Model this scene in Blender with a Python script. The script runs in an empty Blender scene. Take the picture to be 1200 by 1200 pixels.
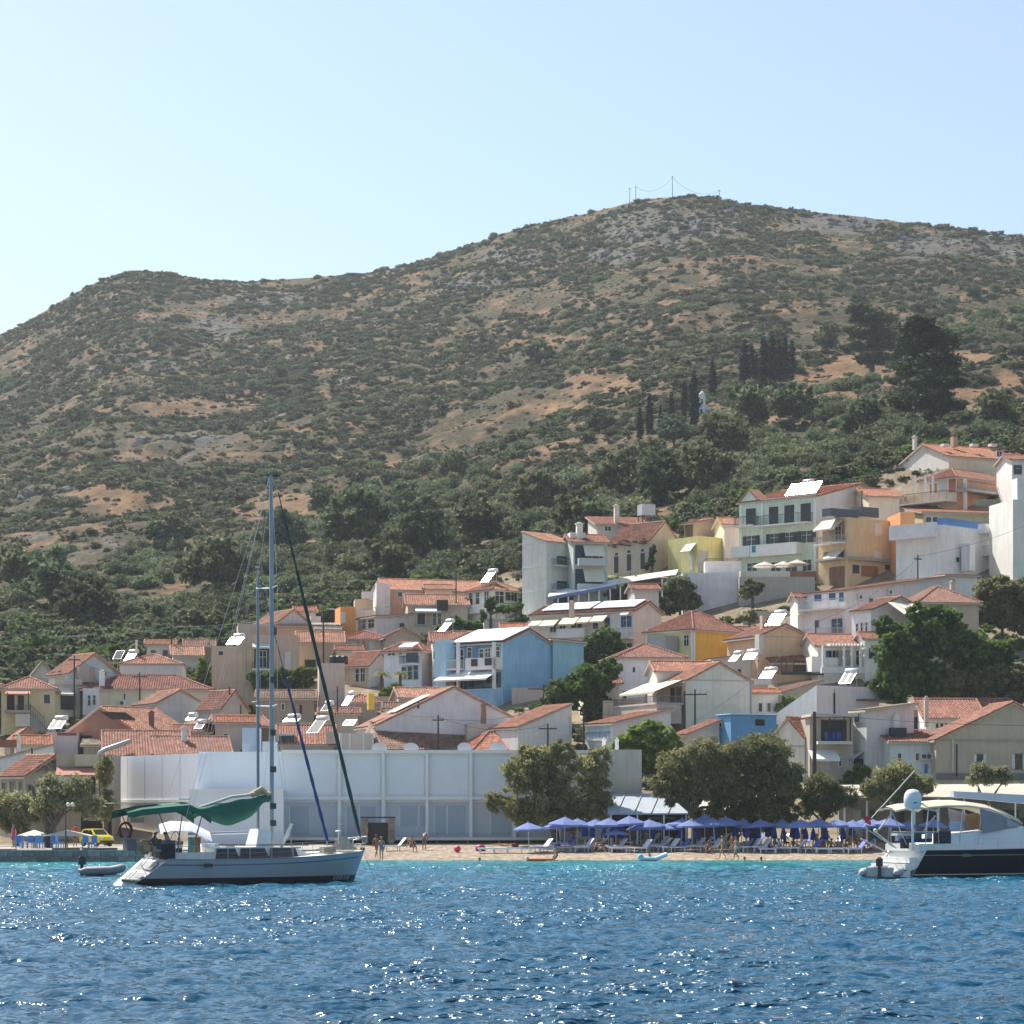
import bpy, math, random
import numpy as np
from mathutils import Vector, Matrix
rnd = random.Random(11)
nr = np.random.RandomState(5)
S = bpy.context.scene
COL = S.collection
R = math.radians
F, VH, CZ = 3000.0, 947.0, 3.8          # focal length and horizon in photo pixels, height of the camera

# ------------------------------------------------------------------ camera, sky, sun, exposure
cd = bpy.data.cameras.new('camera'); cam = bpy.data.objects.new('camera', cd); COL.objects.link(cam)
cam.location = (0, 0, CZ); cam.rotation_euler = (R(90), 0, 0)
cd.sensor_width = 36; cd.lens = 90; cd.shift_y = (VH - 600) / 1200; cd.clip_start = 1; cd.clip_end = 6000
S.camera = cam
SUN_EL, SUN_AZ = R(53), R(-42)           # azimuth measured from the view direction, negative = to the left
wd = bpy.data.worlds.new('World'); S.world = wd; wd.use_nodes = True
wn = wd.node_tree; wn.nodes.clear()
sky = wn.nodes.new('ShaderNodeTexSky'); sky.sky_type = 'NISHITA'; sky.sun_disc = False
sky.sun_elevation = SUN_EL; sky.sun_rotation = SUN_AZ; sky.air_density = 1.0; sky.dust_density = 1.4; sky.ozone_density = 1.0
bg = wn.nodes.new('ShaderNodeBackground'); bg.inputs['Strength'].default_value = 0.105
wo = wn.nodes.new('ShaderNodeOutputWorld')
tint = wn.nodes.new('ShaderNodeMix'); tint.data_type = 'RGBA'; tint.blend_type = 'MULTIPLY'; tint.inputs[0].default_value = 1.0; tint.inputs[7].default_value = (1.0, 1.02, 0.965, 1)
wn.links.new(sky.outputs[0], tint.inputs[6]); wn.links.new(tint.outputs[2], bg.inputs[0]); wn.links.new(bg.outputs[0], wo.inputs[0])
sd = bpy.data.lights.new('sun', 'SUN'); sun = bpy.data.objects.new('sun', sd); COL.objects.link(sun)
sd.energy = 5.0; sd.angle = R(0.53); sd.color = (1.0, 0.93, 0.82)
SUNV = Vector((math.sin(SUN_AZ) * math.cos(SUN_EL), math.cos(SUN_AZ) * math.cos(SUN_EL), math.sin(SUN_EL)))
sun.rotation_euler = SUNV.to_track_quat('Z', 'Y').to_euler(); sun.location = (-200, 100, 300)
vs = S.view_settings; vs.view_transform = 'Standard'; vs.look = 'None'; vs.gamma = 1; vs.exposure = 0.74
vs.use_curve_mapping = False
S.cycles.use_denoising = True; S.cycles.max_bounces = 6; S.cycles.transparent_max_bounces = 8; S.cycles.volume_bounces = 0
S.cycles.sample_clamp_indirect = 6

# ------------------------------------------------------------------ helpers
def link(o, parent=None):
    COL.objects.link(o)
    if parent is not None: o.parent = parent
    return o
def tag(o, label=None, cat=None, group=None, kind=None):
    if label: o['label'] = label
    if cat: o['category'] = cat
    if group: o['group'] = group
    if kind: o['kind'] = kind
    return o
def thing(name, label, cat, loc=(0, 0, 0), rotz=0, group=None):
    o = bpy.data.objects.new(name, None); link(o); o.location = loc; o.rotation_euler = (0, 0, rotz)
    o.empty_display_size = 0.3
    return tag(o, label, cat, group)
def copy_tree(o, parent=None):
    c = o.copy(); link(c)
    if parent is not None: c.parent = parent
    for ch in list(o.children): copy_tree(ch, c)
    return c
def px(u, v, Y):                          # a photo pixel at distance Y
    return Vector(((u - 600) * Y / F, Y, CZ + (VH - v) * Y / F))

class MB:                                  # collects polygons for ONE mesh object
    def __init__(s): s.v = []; s.f = []; s.m = []; s.sm = []
    def face(s, pts, m=0, sm=False):
        n = len(s.v); s.v.extend([tuple(p) for p in pts]); s.f.append(tuple(range(n, n + len(pts)))); s.m.append(m); s.sm.append(sm)
    def grid(s, rows, m=0, sm=True, close=False):
        n = len(s.v); k = len(rows[0])
        for r in rows: s.v.extend([tuple(p) for p in r])
        for i in range(len(rows) - 1):
            for j in range(k if close else k - 1):
                j2 = (j + 1) % k
                s.f.append((n + i * k + j, n + i * k + j2, n + (i + 1) * k + j2, n + (i + 1) * k + j)); s.m.append(m); s.sm.append(sm)
    def box(s, x0, y0, z0, x1, y1, z1, m=0, f=None):
        P = [(x0, y0, z0), (x1, y0, z0), (x1, y1, z0), (x0, y1, z0), (x0, y0, z1), (x1, y0, z1), (x1, y1, z1), (x0, y1, z1)]
        if f: P = [f(*p) for p in P]
        n = len(s.v); s.v.extend(P)
        for q in ((3, 2, 1, 0), (4, 5, 6, 7), (0, 1, 5, 4), (1, 2, 6, 5), (2, 3, 7, 6), (3, 0, 4, 7)):
            s.f.append(tuple(n + i for i in q)); s.m.append(m); s.sm.append(False)
    def hull8(s, P, m=0):
        n = len(s.v); s.v.extend([tuple(p) for p in P])
        for q in ((3, 2, 1, 0), (4, 5, 6, 7), (0, 1, 5, 4), (1, 2, 6, 5), (2, 3, 7, 6), (3, 0, 4, 7)):
            s.f.append(tuple(n + i for i in q)); s.m.append(m); s.sm.append(False)
    def tube(s, pts, r, n=6, m=0, cap=True, r2=None):
        pts = [Vector(p) for p in pts]; k = len(pts); rows = []
        for i, p in enumerate(pts):
            d = (pts[min(i + 1, k - 1)] - pts[max(i - 1, 0)])
            if d.length < 1e-6: d = Vector((0, 0, 1))
            d.normalize(); a = d.orthogonal().normalized(); b = d.cross(a)
            if i and rows:                 # keep the ring from twisting
                pa = pa - d * pa.dot(d)
                if pa.length > 1e-4: a = pa.normalized(); b = d.cross(a)
            pa = a
            rr = r if r2 is None else r + (r2 - r) * i / (k - 1)
            if isinstance(r, (list, tuple)): rr = r[i]
            rows.append([p + a * (rr * math.cos(2 * math.pi * j / n)) + b * (rr * math.sin(2 * math.pi * j / n)) for j in range(n)])
        s.grid(rows, m, True, True)
        if cap:
            s.face(rows[0][::-1], m); s.face(rows[-1], m)
    def lathe(s, prof, n=16, m=0, c=(0, 0, 0)):
        rows = [[(c[0] + r * math.cos(2 * math.pi * j / n), c[1] + r * math.sin(2 * math.pi * j / n), c[2] + z) for j in range(n)] for r, z in prof]
        s.grid(rows, m, True, True)
    def mesh(s, name, mats):
        me = bpy.data.meshes.new(name); me.from_pydata(s.v, [], s.f)
        for m in (mats if isinstance(mats, (list, tuple)) else [mats]): me.materials.append(m)
        me.polygons.foreach_set('material_index', s.m); me.polygons.foreach_set('use_smooth', s.sm); me.update()
        return me
    def build(s, name, mats, parent=None):
        return link(bpy.data.objects.new(name, s.mesh(name, mats)), parent)

def np_mesh(name, V, Q, mat, smooth=False, attrs=None):     # big meshes: V (n,3), Q (m,4)
    me = bpy.data.meshes.new(name); V = np.asarray(V, np.float32); Q = np.asarray(Q, np.int32)
    me.vertices.add(len(V)); me.vertices.foreach_set('co', V.ravel())
    k = Q.shape[1]; me.loops.add(Q.size); me.loops.foreach_set('vertex_index', Q.ravel())
    me.polygons.add(len(Q)); me.polygons.foreach_set('loop_start', np.arange(0, Q.size, k, dtype=np.int32))
    if smooth: me.polygons.foreach_set('use_smooth', np.ones(len(Q), bool))
    me.materials.append(mat)
    for nm, a in (attrs or {}).items():
        at = me.attributes.new(nm, 'FLOAT', 'FACE'); at.data.foreach_set('value', np.asarray(a, np.float32))
    me.update(calc_edges=True)
    return me

_T = nr.rand(4, 256, 256)
def vnoise(x, y, k=0):
    x = np.asarray(x, float); y = np.asarray(y, float)
    xi = np.floor(x).astype(int); yi = np.floor(y).astype(int); fx = x - xi; fy = y - yi
    fx = fx * fx * (3 - 2 * fx); fy = fy * fy * (3 - 2 * fy); t = _T[k % 4]
    g = lambda i, j: t[i & 255, j & 255]
    return (g(xi, yi) * (1 - fx) + g(xi + 1, yi) * fx) * (1 - fy) + (g(xi, yi + 1) * (1 - fx) + g(xi + 1, yi + 1) * fx) * fy
def fbm(x, y, o=4, k=0):
    s = 0; a = 0.5; t = 0
    for i in range(o): s = s + a * vnoise(np.asarray(x) * 2 ** i + 17 * i, np.asarray(y) * 2 ** i + 31 * i, k + i); t += a; a *= 0.5
    return s / t

# ------------------------------------------------------------------ materials
def nmat(name):
    m = bpy.data.materials.new(name); m.use_nodes = True; nt = m.node_tree
    return m, nt, nt.nodes['Principled BSDF']
def N(nt, t, **kw):
    n = nt.nodes.new(t)
    for k, v in kw.items():
        if k.startswith('i_'): n.inputs[k[2:].replace('_', ' ')].default_value = v
        else: setattr(n, k, v)
    return n
def ramp(nt, src, stops):
    r = nt.nodes.new('ShaderNodeValToRGB'); e = r.color_ramp.elements
    while len(e) < len(stops): e.new(0.5)
    for i, (p, c) in enumerate(stops): e[i].position = p; e[i].color = (*c, 1) if len(c) == 3 else c
    nt.links.new(src, r.inputs[0]); return r
def mixc(nt, fac, a, b, mode='MIX'):
    x = nt.nodes.new('ShaderNodeMix'); x.data_type = 'RGBA'; x.blend_type = mode
    for s, v in ((0, fac), (6, a), (7, b)):
        if hasattr(v, 'links'): nt.links.new(v, x.inputs[s])
        elif s == 0: x.inputs[0].default_value = v
        else: x.inputs[s].default_value = (*v, 1)
    return x.outputs[2]
_M = {}
def paint(col, rough=0.6, var=0.12, scale=1.2, metal=0.0, bump=0.0, streak=0.0):
    key = (tuple(col), rough, var, scale, metal, bump, streak)
    if key in _M: return _M[key]
    m, nt, b = nmat('paint_%d' % len(_M)); _M[key] = m
    tc = N(nt, 'ShaderNodeTexCoord'); nz = N(nt, 'ShaderNodeTexNoise', i_Scale=scale, i_Detail=6.0, i_Roughness=0.62)
    nt.links.new(tc.outputs['Object'], nz.inputs['Vector'])
    lo = tuple(c * (1 - var) for c in col); hi = tuple(min(1, c * (1 + var * 0.6)) for c in col)
    c = ramp(nt, nz.outputs[0], [(0.3, lo), (0.7, hi)]).outputs[0]
    if streak:
        mp = N(nt, 'ShaderNodeMapping'); mp.inputs['Scale'].default_value = (2.2, 2.2, 0.22); nt.links.new(tc.outputs['Object'], mp.inputs[0])
        n2 = N(nt, 'ShaderNodeTexNoise', i_Scale=1.3, i_Detail=5.0); nt.links.new(mp.outputs[0], n2.inputs['Vector'])
        f = ramp(nt, n2.outputs[0], [(0.5, (0, 0, 0)), (0.75, (streak, streak, streak))]).outputs[0]
        c = mixc(nt, f, c, tuple(x * y for x, y in zip(col, (0.5, 0.46, 0.4))))
    nt.links.new(c, b.inputs['Base Color'])
    b.inputs['Roughness'].default_value = rough; b.inputs['Metallic'].default_value = metal
    if bump:
        n3 = N(nt, 'ShaderNodeTexNoise', i_Scale=14.0, i_Detail=4.0); nt.links.new(tc.outputs['Object'], n3.inputs['Vector'])
        bp = N(nt, 'ShaderNodeBump', i_Strength=bump, i_Distance=0.05); nt.links.new(n3.outputs[0], bp.inputs['Height']); nt.links.new(bp.outputs[0], b.inputs['Normal'])
    return m
def stucco(col, st=0.3):
    col = tuple(min(.82, c * k) for c, k in zip(col, (1.22, 1.17, 1.09)))
    return paint(col, 0.85, 0.15, 0.5, 0.0, 0.25, st)
def tilemat(col):
    col = (min(.6, col[0] * 0.80), col[1] * 0.69, col[2] * 0.60)
    key = ('tile', tuple(col))
    if key in _M: return _M[key]
    m, nt, b = nmat('roof_tile_%d' % len(_M)); _M[key] = m
    at = N(nt, 'ShaderNodeAttribute', attribute_name='tv')
    c1 = ramp(nt, at.outputs['Fac'], [(0.0, tuple(x * 0.62 for x in col)), (0.5, col), (1.0, tuple(min(1, x * 1.28 + 0.03) for x in col))]).outputs[0]
    tc = N(nt, 'ShaderNodeTexCoord'); nz = N(nt, 'ShaderNodeTexNoise', i_Scale=0.7, i_Detail=6.0); nt.links.new(tc.outputs['Object'], nz.inputs['Vector'])
    f = ramp(nt, nz.outputs[0], [(0.4, (0, 0, 0)), (0.72, (0.75, 0.75, 0.75))]).outputs[0]
    c2 = mixc(nt, f, c1, (col[0] * 0.55, col[1] * 0.66, col[2] * 0.75))
    nt.links.new(c2, b.inputs['Base Color']); b.inputs['Roughness'].default_value = 0.8
    return m
def leafmat(name, dark, light, trans=0.25, hue=0.12):
    m, nt, b = nmat(name)
    at = N(nt, 'ShaderNodeAttribute', attribute_name='lv'); oi = N(nt, 'ShaderNodeObjectInfo')
    c = ramp(nt, at.outputs['Fac'], [(0.0, dark), (1.0, light)]).outputs[0]
    hs = N(nt, 'ShaderNodeHueSaturation'); nt.links.new(c, hs.inputs['Color'])
    mr = N(nt, 'ShaderNodeMapRange', i_To_Min=1 - hue * 2.2, i_To_Max=1 + hue * 2.2); nt.links.new(oi.outputs['Random'], mr.inputs[0]); nt.links.new(mr.outputs[0], hs.inputs['Value'])
    ml = N(nt, 'ShaderNodeMath', operation='MULTIPLY'); ml.inputs[1].default_value = 7.31; nt.links.new(oi.outputs['Random'], ml.inputs[0])
    fr = N(nt, 'ShaderNodeMath', operation='FRACT'); nt.links.new(ml.outputs[0], fr.inputs[0])
    m2 = N(nt, 'ShaderNodeMapRange', i_To_Min=0.5 - hue * 0.25, i_To_Max=0.5 + hue * 0.16); nt.links.new(fr.outputs[0], m2.inputs[0]); nt.links.new(m2.outputs[0], hs.inputs['Hue'])
    nt.links.new(hs.outputs[0], b.inputs['Base Color']); b.inputs['Roughness'].default_value = 0.7; b.inputs['Specular IOR Level'].default_value = 0.25
    tr = N(nt, 'ShaderNodeBsdfTranslucent'); nt.links.new(hs.outputs[0], tr.inputs[0])
    mx = N(nt, 'ShaderNodeMixShader'); mx.inputs[0].default_value = trans
    nt.links.new(b.outputs[0], mx.inputs[1]); nt.links.new(tr.outputs[0], mx.inputs[2])
    nt.links.new(mx.outputs[0], nt.nodes['Material Output'].inputs[0])
    return m
WHITE = paint((0.78, 0.78, 0.76), 0.55, 0.06); GREYM = paint((0.35, 0.36, 0.38), 0.5, 0.1); DARK = paint((0.03, 0.03, 0.035), 0.6, 0.2)
GLASS = paint((0.02, 0.026, 0.032), 0.12, 0.2); WOOD = paint((0.16, 0.10, 0.06), 0.8, 0.3, 2.0); DKWOOD = paint((0.06, 0.045, 0.04), 0.85, 0.3, 2.0)
CONC = paint((0.36, 0.34, 0.31), 0.9, 0.2, 0.8, 0, 0.3, 0.5); IRON = paint((0.05, 0.055, 0.06), 0.5, 0.2); STEEL = paint((0.5, 0.51, 0.53), 0.35, 0.08, 1.2, 0.8)
BARK = paint((0.12, 0.09, 0.065), 0.95, 0.35, 3.0, 0, 0.6)
# ------------------------------------------------------------------ lie of the land
TU = [-800, -400, 0, 200, 420, 560, 612, 700, 800, 860, 1000, 1060, 1200, 1500, 2000]
TV = [770, 760, 745, 738, 700, 690, 660, 640, 622, 592, 560, 535, 528, 500, 480]
SU = [-800, -300, -100, 0, 40, 85, 130, 170, 205, 250, 320, 400, 450, 500, 550, 600, 650, 700, 750, 790, 830, 870, 920, 980, 1040, 1100, 1150, 1200, 1400, 2000]
SV = [640, 520, 440, 393, 375, 347, 323, 317, 322, 328, 327, 323, 316, 304, 287, 270, 258, 246, 235, 230, 232, 237, 243, 251, 259, 265, 269, 277, 320, 420]
YU = [-800, 0, 300, 600, 800, 1200, 2000]; YV = [1000, 1020, 1010, 980, 930, 880, 860]
Y0, Y1 = 208.0, 345.0
_u = np.arange(-900, 2101, 5.0)
def _smooth(U, V, w):
    y = np.interp(_u, U, V); k = np.exp(-0.5 * (np.arange(-60, 61) * 5.0 / w) ** 2); k /= k.sum()
    return np.convolve(np.pad(y, 60, mode='edge'), k, 'valid')
_t = _smooth(TU, TV, 40); _s = _smooth(SU, SV, 12); _y = _smooth(YU, YV, 60)
Tv = lambda u: np.interp(u, _u, _t); Sv = lambda u: np.interp(u, _u, _s); Ysk = lambda u: np.interp(u, _u, _y)
def D(u, v):                               # distance of the ground seen at a photo pixel
    if v >= 985: return float(Y0 + (985 - v) * 21 / 23)
    T = float(Tv(u))
    if v >= T: return float(Y0 + (Y1 - Y0) * (985 - v) / (985 - T))
    s = min(1, (T - v) / (T - float(Sv(u))))
    return float(Y1 + (float(Ysk(u)) - Y1) * s ** 1.1)
def Zg(X, Y):                              # ground height
    X = np.asarray(X, float); Y = np.asarray(Y, float); u = 600 + F * X / Y
    T = Tv(u); Sk = Sv(u); Ye = Ysk(u)
    v1 = 985 + (Y0 - Y) * 23 / 21
    v2 = 985 - (985 - T) * (Y - Y0) / (Y1 - Y0)
    s = np.clip((Y - Y1) / (Ye - Y1), 0, 1)
    v3 = T - (T - Sk) * s ** (1 / 1.1)
    v = np.where(Y < Y0, v1, np.where(Y < Y1, v2, v3))
    Yc = np.minimum(Y, Ye)
    z = CZ + (VH - v) * Yc / F - np.maximum(Y - Ye, 0) * 0.22
    amp = np.clip(s * 8, 0, 1) * (0.35 + 1.0 * np.sin(np.pi * np.clip(s, 0, 1)))
    z = z + amp * ((fbm(X / 46, Y / 46, 4) - 0.5) * 9 + (fbm(X / 9, Y / 9, 3, 2) - 0.5) * 2.4)
    z = np.where(Y < 187, (Y - 187) * 0.09, z)
    return z
def zg(X, Y): return float(Zg(X, Y))

def ground_material():
    m, nt, b = nmat('hillside_ground')
    g = N(nt, 'ShaderNodeNewGeometry'); sp = N(nt, 'ShaderNodeSeparateXYZ'); nt.links.new(g.outputs['Position'], sp.inputs[0])
    def nz(sc, det=6.0, rough=0.6, dist=0.0):
        n = N(nt, 'ShaderNodeTexNoise', i_Scale=sc, i_Detail=det, i_Roughness=rough, i_Distortion=dist); nt.links.new(g.outputs['Position'], n.inputs['Vector']); return n.outputs[0]
    dry = ramp(nt, nz(0.35, 8), [(0.3, (0.115, 0.07, 0.042)), (0.5, (0.205, 0.127, 0.074)), (0.72, (0.30, 0.196, 0.118))]).outputs[0]
    scrub = ramp(nt, nz(0.9, 8), [(0.35, (0.036, 0.038, 0.021)), (0.7, (0.105, 0.088, 0.053))]).outputs[0]
    f1 = ramp(nt, nz(0.07, 10, 0.78), [(0.40, (0, 0, 0)), (0.52, (1, 1, 1))]).outputs[0]
    c = mixc(nt, f1, dry, scrub)
    rock = ramp(nt, nz(0.5, 8), [(0.3, (0.10, 0.095, 0.095)), (0.7, (0.26, 0.24, 0.225))]).outputs[0]
    f2 = ramp(nt, nz(0.03, 8, 0.7, 0.6), [(0.58, (0, 0, 0)), (0.68, (0.8, 0.8, 0.8))]).outputs[0]
    c = mixc(nt, f2, c, rock)
    for nm, cc in (('bare', ramp(nt, nz(0.4, 8), [(0.3, (0.14, 0.085, 0.047)), (0.7, (0.29, 0.18, 0.105))]).outputs[0]), ('crag', ramp(nt, nz(0.35, 9, .75), [(0.3, (0.06, 0.056, 0.05)), (0.7, (0.155, 0.148, 0.14))]).outputs[0])):
        at = N(nt, 'ShaderNodeAttribute', attribute_name=nm); fm = N(nt, 'ShaderNodeMath', operation='MULTIPLY'); nt.links.new(at.outputs['Fac'], fm.inputs[0]); nt.links.new(ramp(nt, nz(0.16, 8, .75), [(0.36, (.15, .15, .15)), (0.52, (1, 1, 1))]).outputs[0], fm.inputs[1]); c = mixc(nt, fm.outputs[0], c, cc)
    # lower ground: pale earth of the town, pebbles and sand of the beach
    town = ramp(nt, nz(0.5, 8), [(0.3, (0.20, 0.16, 0.11)), (0.7, (0.36, 0.30, 0.22))]).outputs[0]
    mr = N(nt, 'ShaderNodeMapRange', i_From_Min=335.0, i_From_Max=365.0); nt.links.new(sp.outputs[1], mr.inputs[0])
    c = mixc(nt, mr.outputs[0], town, c)
    vo = N(nt, 'ShaderNodeTexVoronoi', i_Scale=3.2); nt.links.new(g.outputs['Position'], vo.inputs['Vector'])
    peb = ramp(nt, vo.outputs['Color'], [(0.1, (0.21, 0.165, 0.125)), (0.5, (0.37, 0.295, 0.23)), (0.95, (0.54, 0.47, 0.38))]).outputs[0]
    m3 = N(nt, 'ShaderNodeMapRange', i_From_Min=203.0, i_From_Max=204.0); nt.links.new(sp.outputs[1], m3.inputs[0])
    c = mixc(nt, m3.outputs[0], peb, c)
    nt.links.new(c, b.inputs['Base Color']); b.inputs['Roughness'].default_value = 0.95; b.inputs['Specular IOR Level'].default_value = 0.1
    bp = N(nt, 'ShaderNodeBump', i_Strength=0.7, i_Distance=0.8); nt.links.new(nz(1.3, 8, 0.7), bp.inputs['Height']); nt.links.new(bp.outputs[0], b.inputs['Normal'])
    return m
def make_land():
    us = np.concatenate([np.linspace(-700, -30, 30, endpoint=False), np.linspace(-30, 1230, 330), np.linspace(1235, 2000, 30)])
    k = (us - 600) / F; rows = []
    for j in np.linspace(178, 345, 60): rows.append(np.full_like(us, j))
    for s in np.linspace(0, 1, 300)[1:]: rows.append(345 + (Ysk(us) - 345) * s)
    for d in (6, 20, 60, 140, 250): rows.append(Ysk(us) + d)
    Y = np.array(rows); X = Y * k[None, :]; Z = Zg(X, Y)
    nR, nC = Y.shape; idx = np.arange(nR * nC).reshape(nR, nC)
    Q = np.stack([idx[:-1, :-1], idx[:-1, 1:], idx[1:, 1:], idx[1:, :-1]], -1).reshape(-1, 4)
    me = np_mesh('hill', np.stack([X, Y, Z], -1).reshape(-1, 3), Q, ground_material(), True)
    VV = VH - (Z - CZ) * F / Y; UU = np.repeat(us[None, :], nR, 0); wob = (fbm(X / 12, Y / 12, 3, 1) - .5); jj = (fbm(X / 5, Y / 9, 3, 2) - .5)
    for nm, E, g in (('bare', BARE, 26), ('crag', CRAG, 22)):
        d = np.zeros_like(X); A = UU + wob * g * 1.6; B = VV + jj * g
        for (a, b, ra, rb) in E: d = np.maximum(d, np.clip((1.15 - np.sqrt(((A - a) / ra) ** 2 + ((B - b) / rb) ** 2)) * 3, 0, 1))
        at = me.attributes.new(nm, 'FLOAT', 'POINT'); at.data.foreach_set('value', (d * (Y > 340)).ravel().astype(np.float32))
    o = link(bpy.data.objects.new('hill', me)); tag(o, kind='structure')

# ------------------------------------------------------------------ sea: a wind-wave spectrum, real displaced surface
def wave_tile(n, L, wind, wdir, seed, lo=0.0):
    r = np.random.RandomState(seed); kx = np.fft.fftfreq(n, L / n) * 2 * np.pi
    KX, KY = np.meshgrid(kx, kx, indexing='ij'); K2 = KX ** 2 + KY ** 2; K2[0, 0] = 1e-9; K = np.sqrt(K2)
    Lw = wind ** 2 / 9.81; c = (KX * wdir[0] + KY * wdir[1]) / K
    P = np.exp(-1 / (K2 * Lw ** 2)) / K2 ** 2 * (0.25 + 0.75 * c ** 2) * np.exp(-K2 * 0.03 ** 2); P[K < lo] = 0; P[0, 0] = 0
    h = (r.randn(n, n) + 1j * r.randn(n, n)) * np.sqrt(P)
    z = np.real(np.fft.ifft2(h)); s = z.std()
    dx = np.real(np.fft.ifft2(-1j * KX / K * h)); dy = np.real(np.fft.ifft2(-1j * KY / K * h))
    return z / s, dx / s, dy / s
def samp(t, X, Y, L):
    n = t.shape[0]; x = X / L * n; y = Y / L * n; xi = np.floor(x).astype(int); yi = np.floor(y).astype(int); fx = x - xi; fy = y - yi
    g = lambda i, j: t[i % n, j % n]
    return (g(xi, yi) * (1 - fx) + g(xi + 1, yi) * fx) * (1 - fy) + (g(xi, yi + 1) * (1 - fx) + g(xi + 1, yi + 1) * fx) * fy
def water_material():
    m, nt, b = nmat('sea_water')
    g = N(nt, 'ShaderNodeNewGeometry'); sp = N(nt, 'ShaderNodeSeparateXYZ'); nt.links.new(g.outputs['Position'], sp.inputs[0])
    n0 = N(nt, 'ShaderNodeTexNoise', i_Scale=0.05, i_Detail=4.0); nt.links.new(g.outputs['Position'], n0.inputs['Vector'])
    ad = N(nt, 'ShaderNodeMath', operation='MULTIPLY_ADD'); ad.inputs[1].default_value = 26.0; nt.links.new(n0.outputs[0], ad.inputs[0]); nt.links.new(sp.outputs[1], ad.inputs[2])
    mr = N(nt, 'ShaderNodeMapRange', i_From_Min=40.0, i_From_Max=202.0); nt.links.new(ad.outputs[0], mr.inputs[0])
    c = ramp(nt, mr.outputs[0], [(0.0, (0.001, 0.046, 0.095)), (0.5, (0.002, 0.074, 0.15)), (0.80, (0.004, 0.12, 0.20)), (0.9, (0.02, 0.22, 0.27)), (1.0, (0.06, 0.28, 0.30))]).outputs[0]
    nt.links.new(c, b.inputs['Base Color'])
    rp = N(nt, 'ShaderNodeAttribute', attribute_name='rip')
    ro = N(nt, 'ShaderNodeMapRange', i_To_Min=0.08, i_To_Max=0.28); nt.links.new(rp.outputs['Fac'], ro.inputs[0]); nt.links.new(ro.outputs[0], b.inputs['Roughness'])
    b.inputs['IOR'].default_value = 1.33
    mp = N(nt, 'ShaderNodeMapping'); mp.inputs['Scale'].default_value = (0.75, 0.8, 1.0); nt.links.new(g.outputs['Position'], mp.inputs[0])
    n1 = N(nt, 'ShaderNodeTexNoise', i_Scale=2.7, i_Detail=1.8, i_Roughness=0.6); nt.links.new(mp.outputs[0], n1.inputs['Vector'])
    bp = N(nt, 'ShaderNodeBump', i_Strength=1.0); nt.links.new(n1.outputs[0], bp.inputs['Height'])
    di = N(nt, 'ShaderNodeMapRange', i_To_Min=0.09, i_To_Max=0.62); nt.links.new(rp.outputs['Fac'], di.inputs[0]); nt.links.new(di.outputs[0], bp.inputs['Distance'])
    nt.links.new(bp.outputs[0], b.inputs['Normal'])
    return m
def make_sea():
    ys = [34.0]
    while ys[-1] < 189: ys.append(ys[-1] + 0.10 * (ys[-1] / 45) ** 1.15)
    ys = np.array([-300, -60, 10, 25] + ys)
    ks = np.concatenate([np.linspace(-1.2, -0.33, 14, endpoint=False), np.linspace(-0.33, 0.33, 620), np.linspace(0.34, 1.2, 14)])
    Y = np.repeat(ys[:, None], len(ks), 1); X = np.maximum(np.abs(Y), 40) * ks[None, :]
    z1, dx1, dy1 = wave_tile(512, 61.0, 2.1, (0.35, -0.94), 3); z2, dx2, dy2 = wave_tile(256, 17.3, 1.35, (-0.2, -0.98), 4)
    gust = 0.75 + 0.6 * fbm(X / 14, Y / 22, 3)
    a1 = 0.045 * gust; a2 = 0.024 * gust
    fade = np.clip((Y - 26) / 10, 0, 1) * np.clip((189 - Y) / 25, 0.25, 1) * (np.abs(ks)[None, :] < 0.332)
    Z = (samp(z1, X, Y, 61.0) * a1 + samp(z2, X, Y, 17.3) * a2) * fade
    X2 = X + (samp(dx1, X, Y, 61.0) * a1 + samp(dx2, X, Y, 17.3) * a2) * fade * 1.35
    Y2 = Y + (samp(dy1, X, Y, 61.0) * a1 + samp(dy2, X, Y, 17.3) * a2) * fade * 1.35
    nR, nC = Y.shape; idx = np.arange(nR * nC).reshape(nR, nC)
    Q = np.stack([idx[:-1, :-1], idx[:-1, 1:], idx[1:, 1:], idx[1:, :-1]], -1).reshape(-1, 4)
    hz = samp(z1, X, Y, 61.0) + 0.35 * samp(z2, X, Y, 17.3); patch = fbm(X / 5, Y / 9, 3, 1) + 0.6 * (fbm(X / 30, Y / 40, 2, 2) - 0.5)
    rip = np.clip((hz - 0.3) * 1.7, 0, 1) * np.clip((patch - 0.34 + 0.06 * np.exp(-((Y - 85) / 30) ** 2)) * 6, 0, 1) * fade
    me = np_mesh('water', np.stack([X2, Y2, Z], -1).reshape(-1, 3), Q, water_material(), True)
    at = me.attributes.new('rip', 'FLOAT', 'POINT'); at.data.foreach_set('value', rip.ravel().astype(np.float32))
    o = link(bpy.data.objects.new('water', me)); tag(o, kind='structure')
make_sea()

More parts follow.
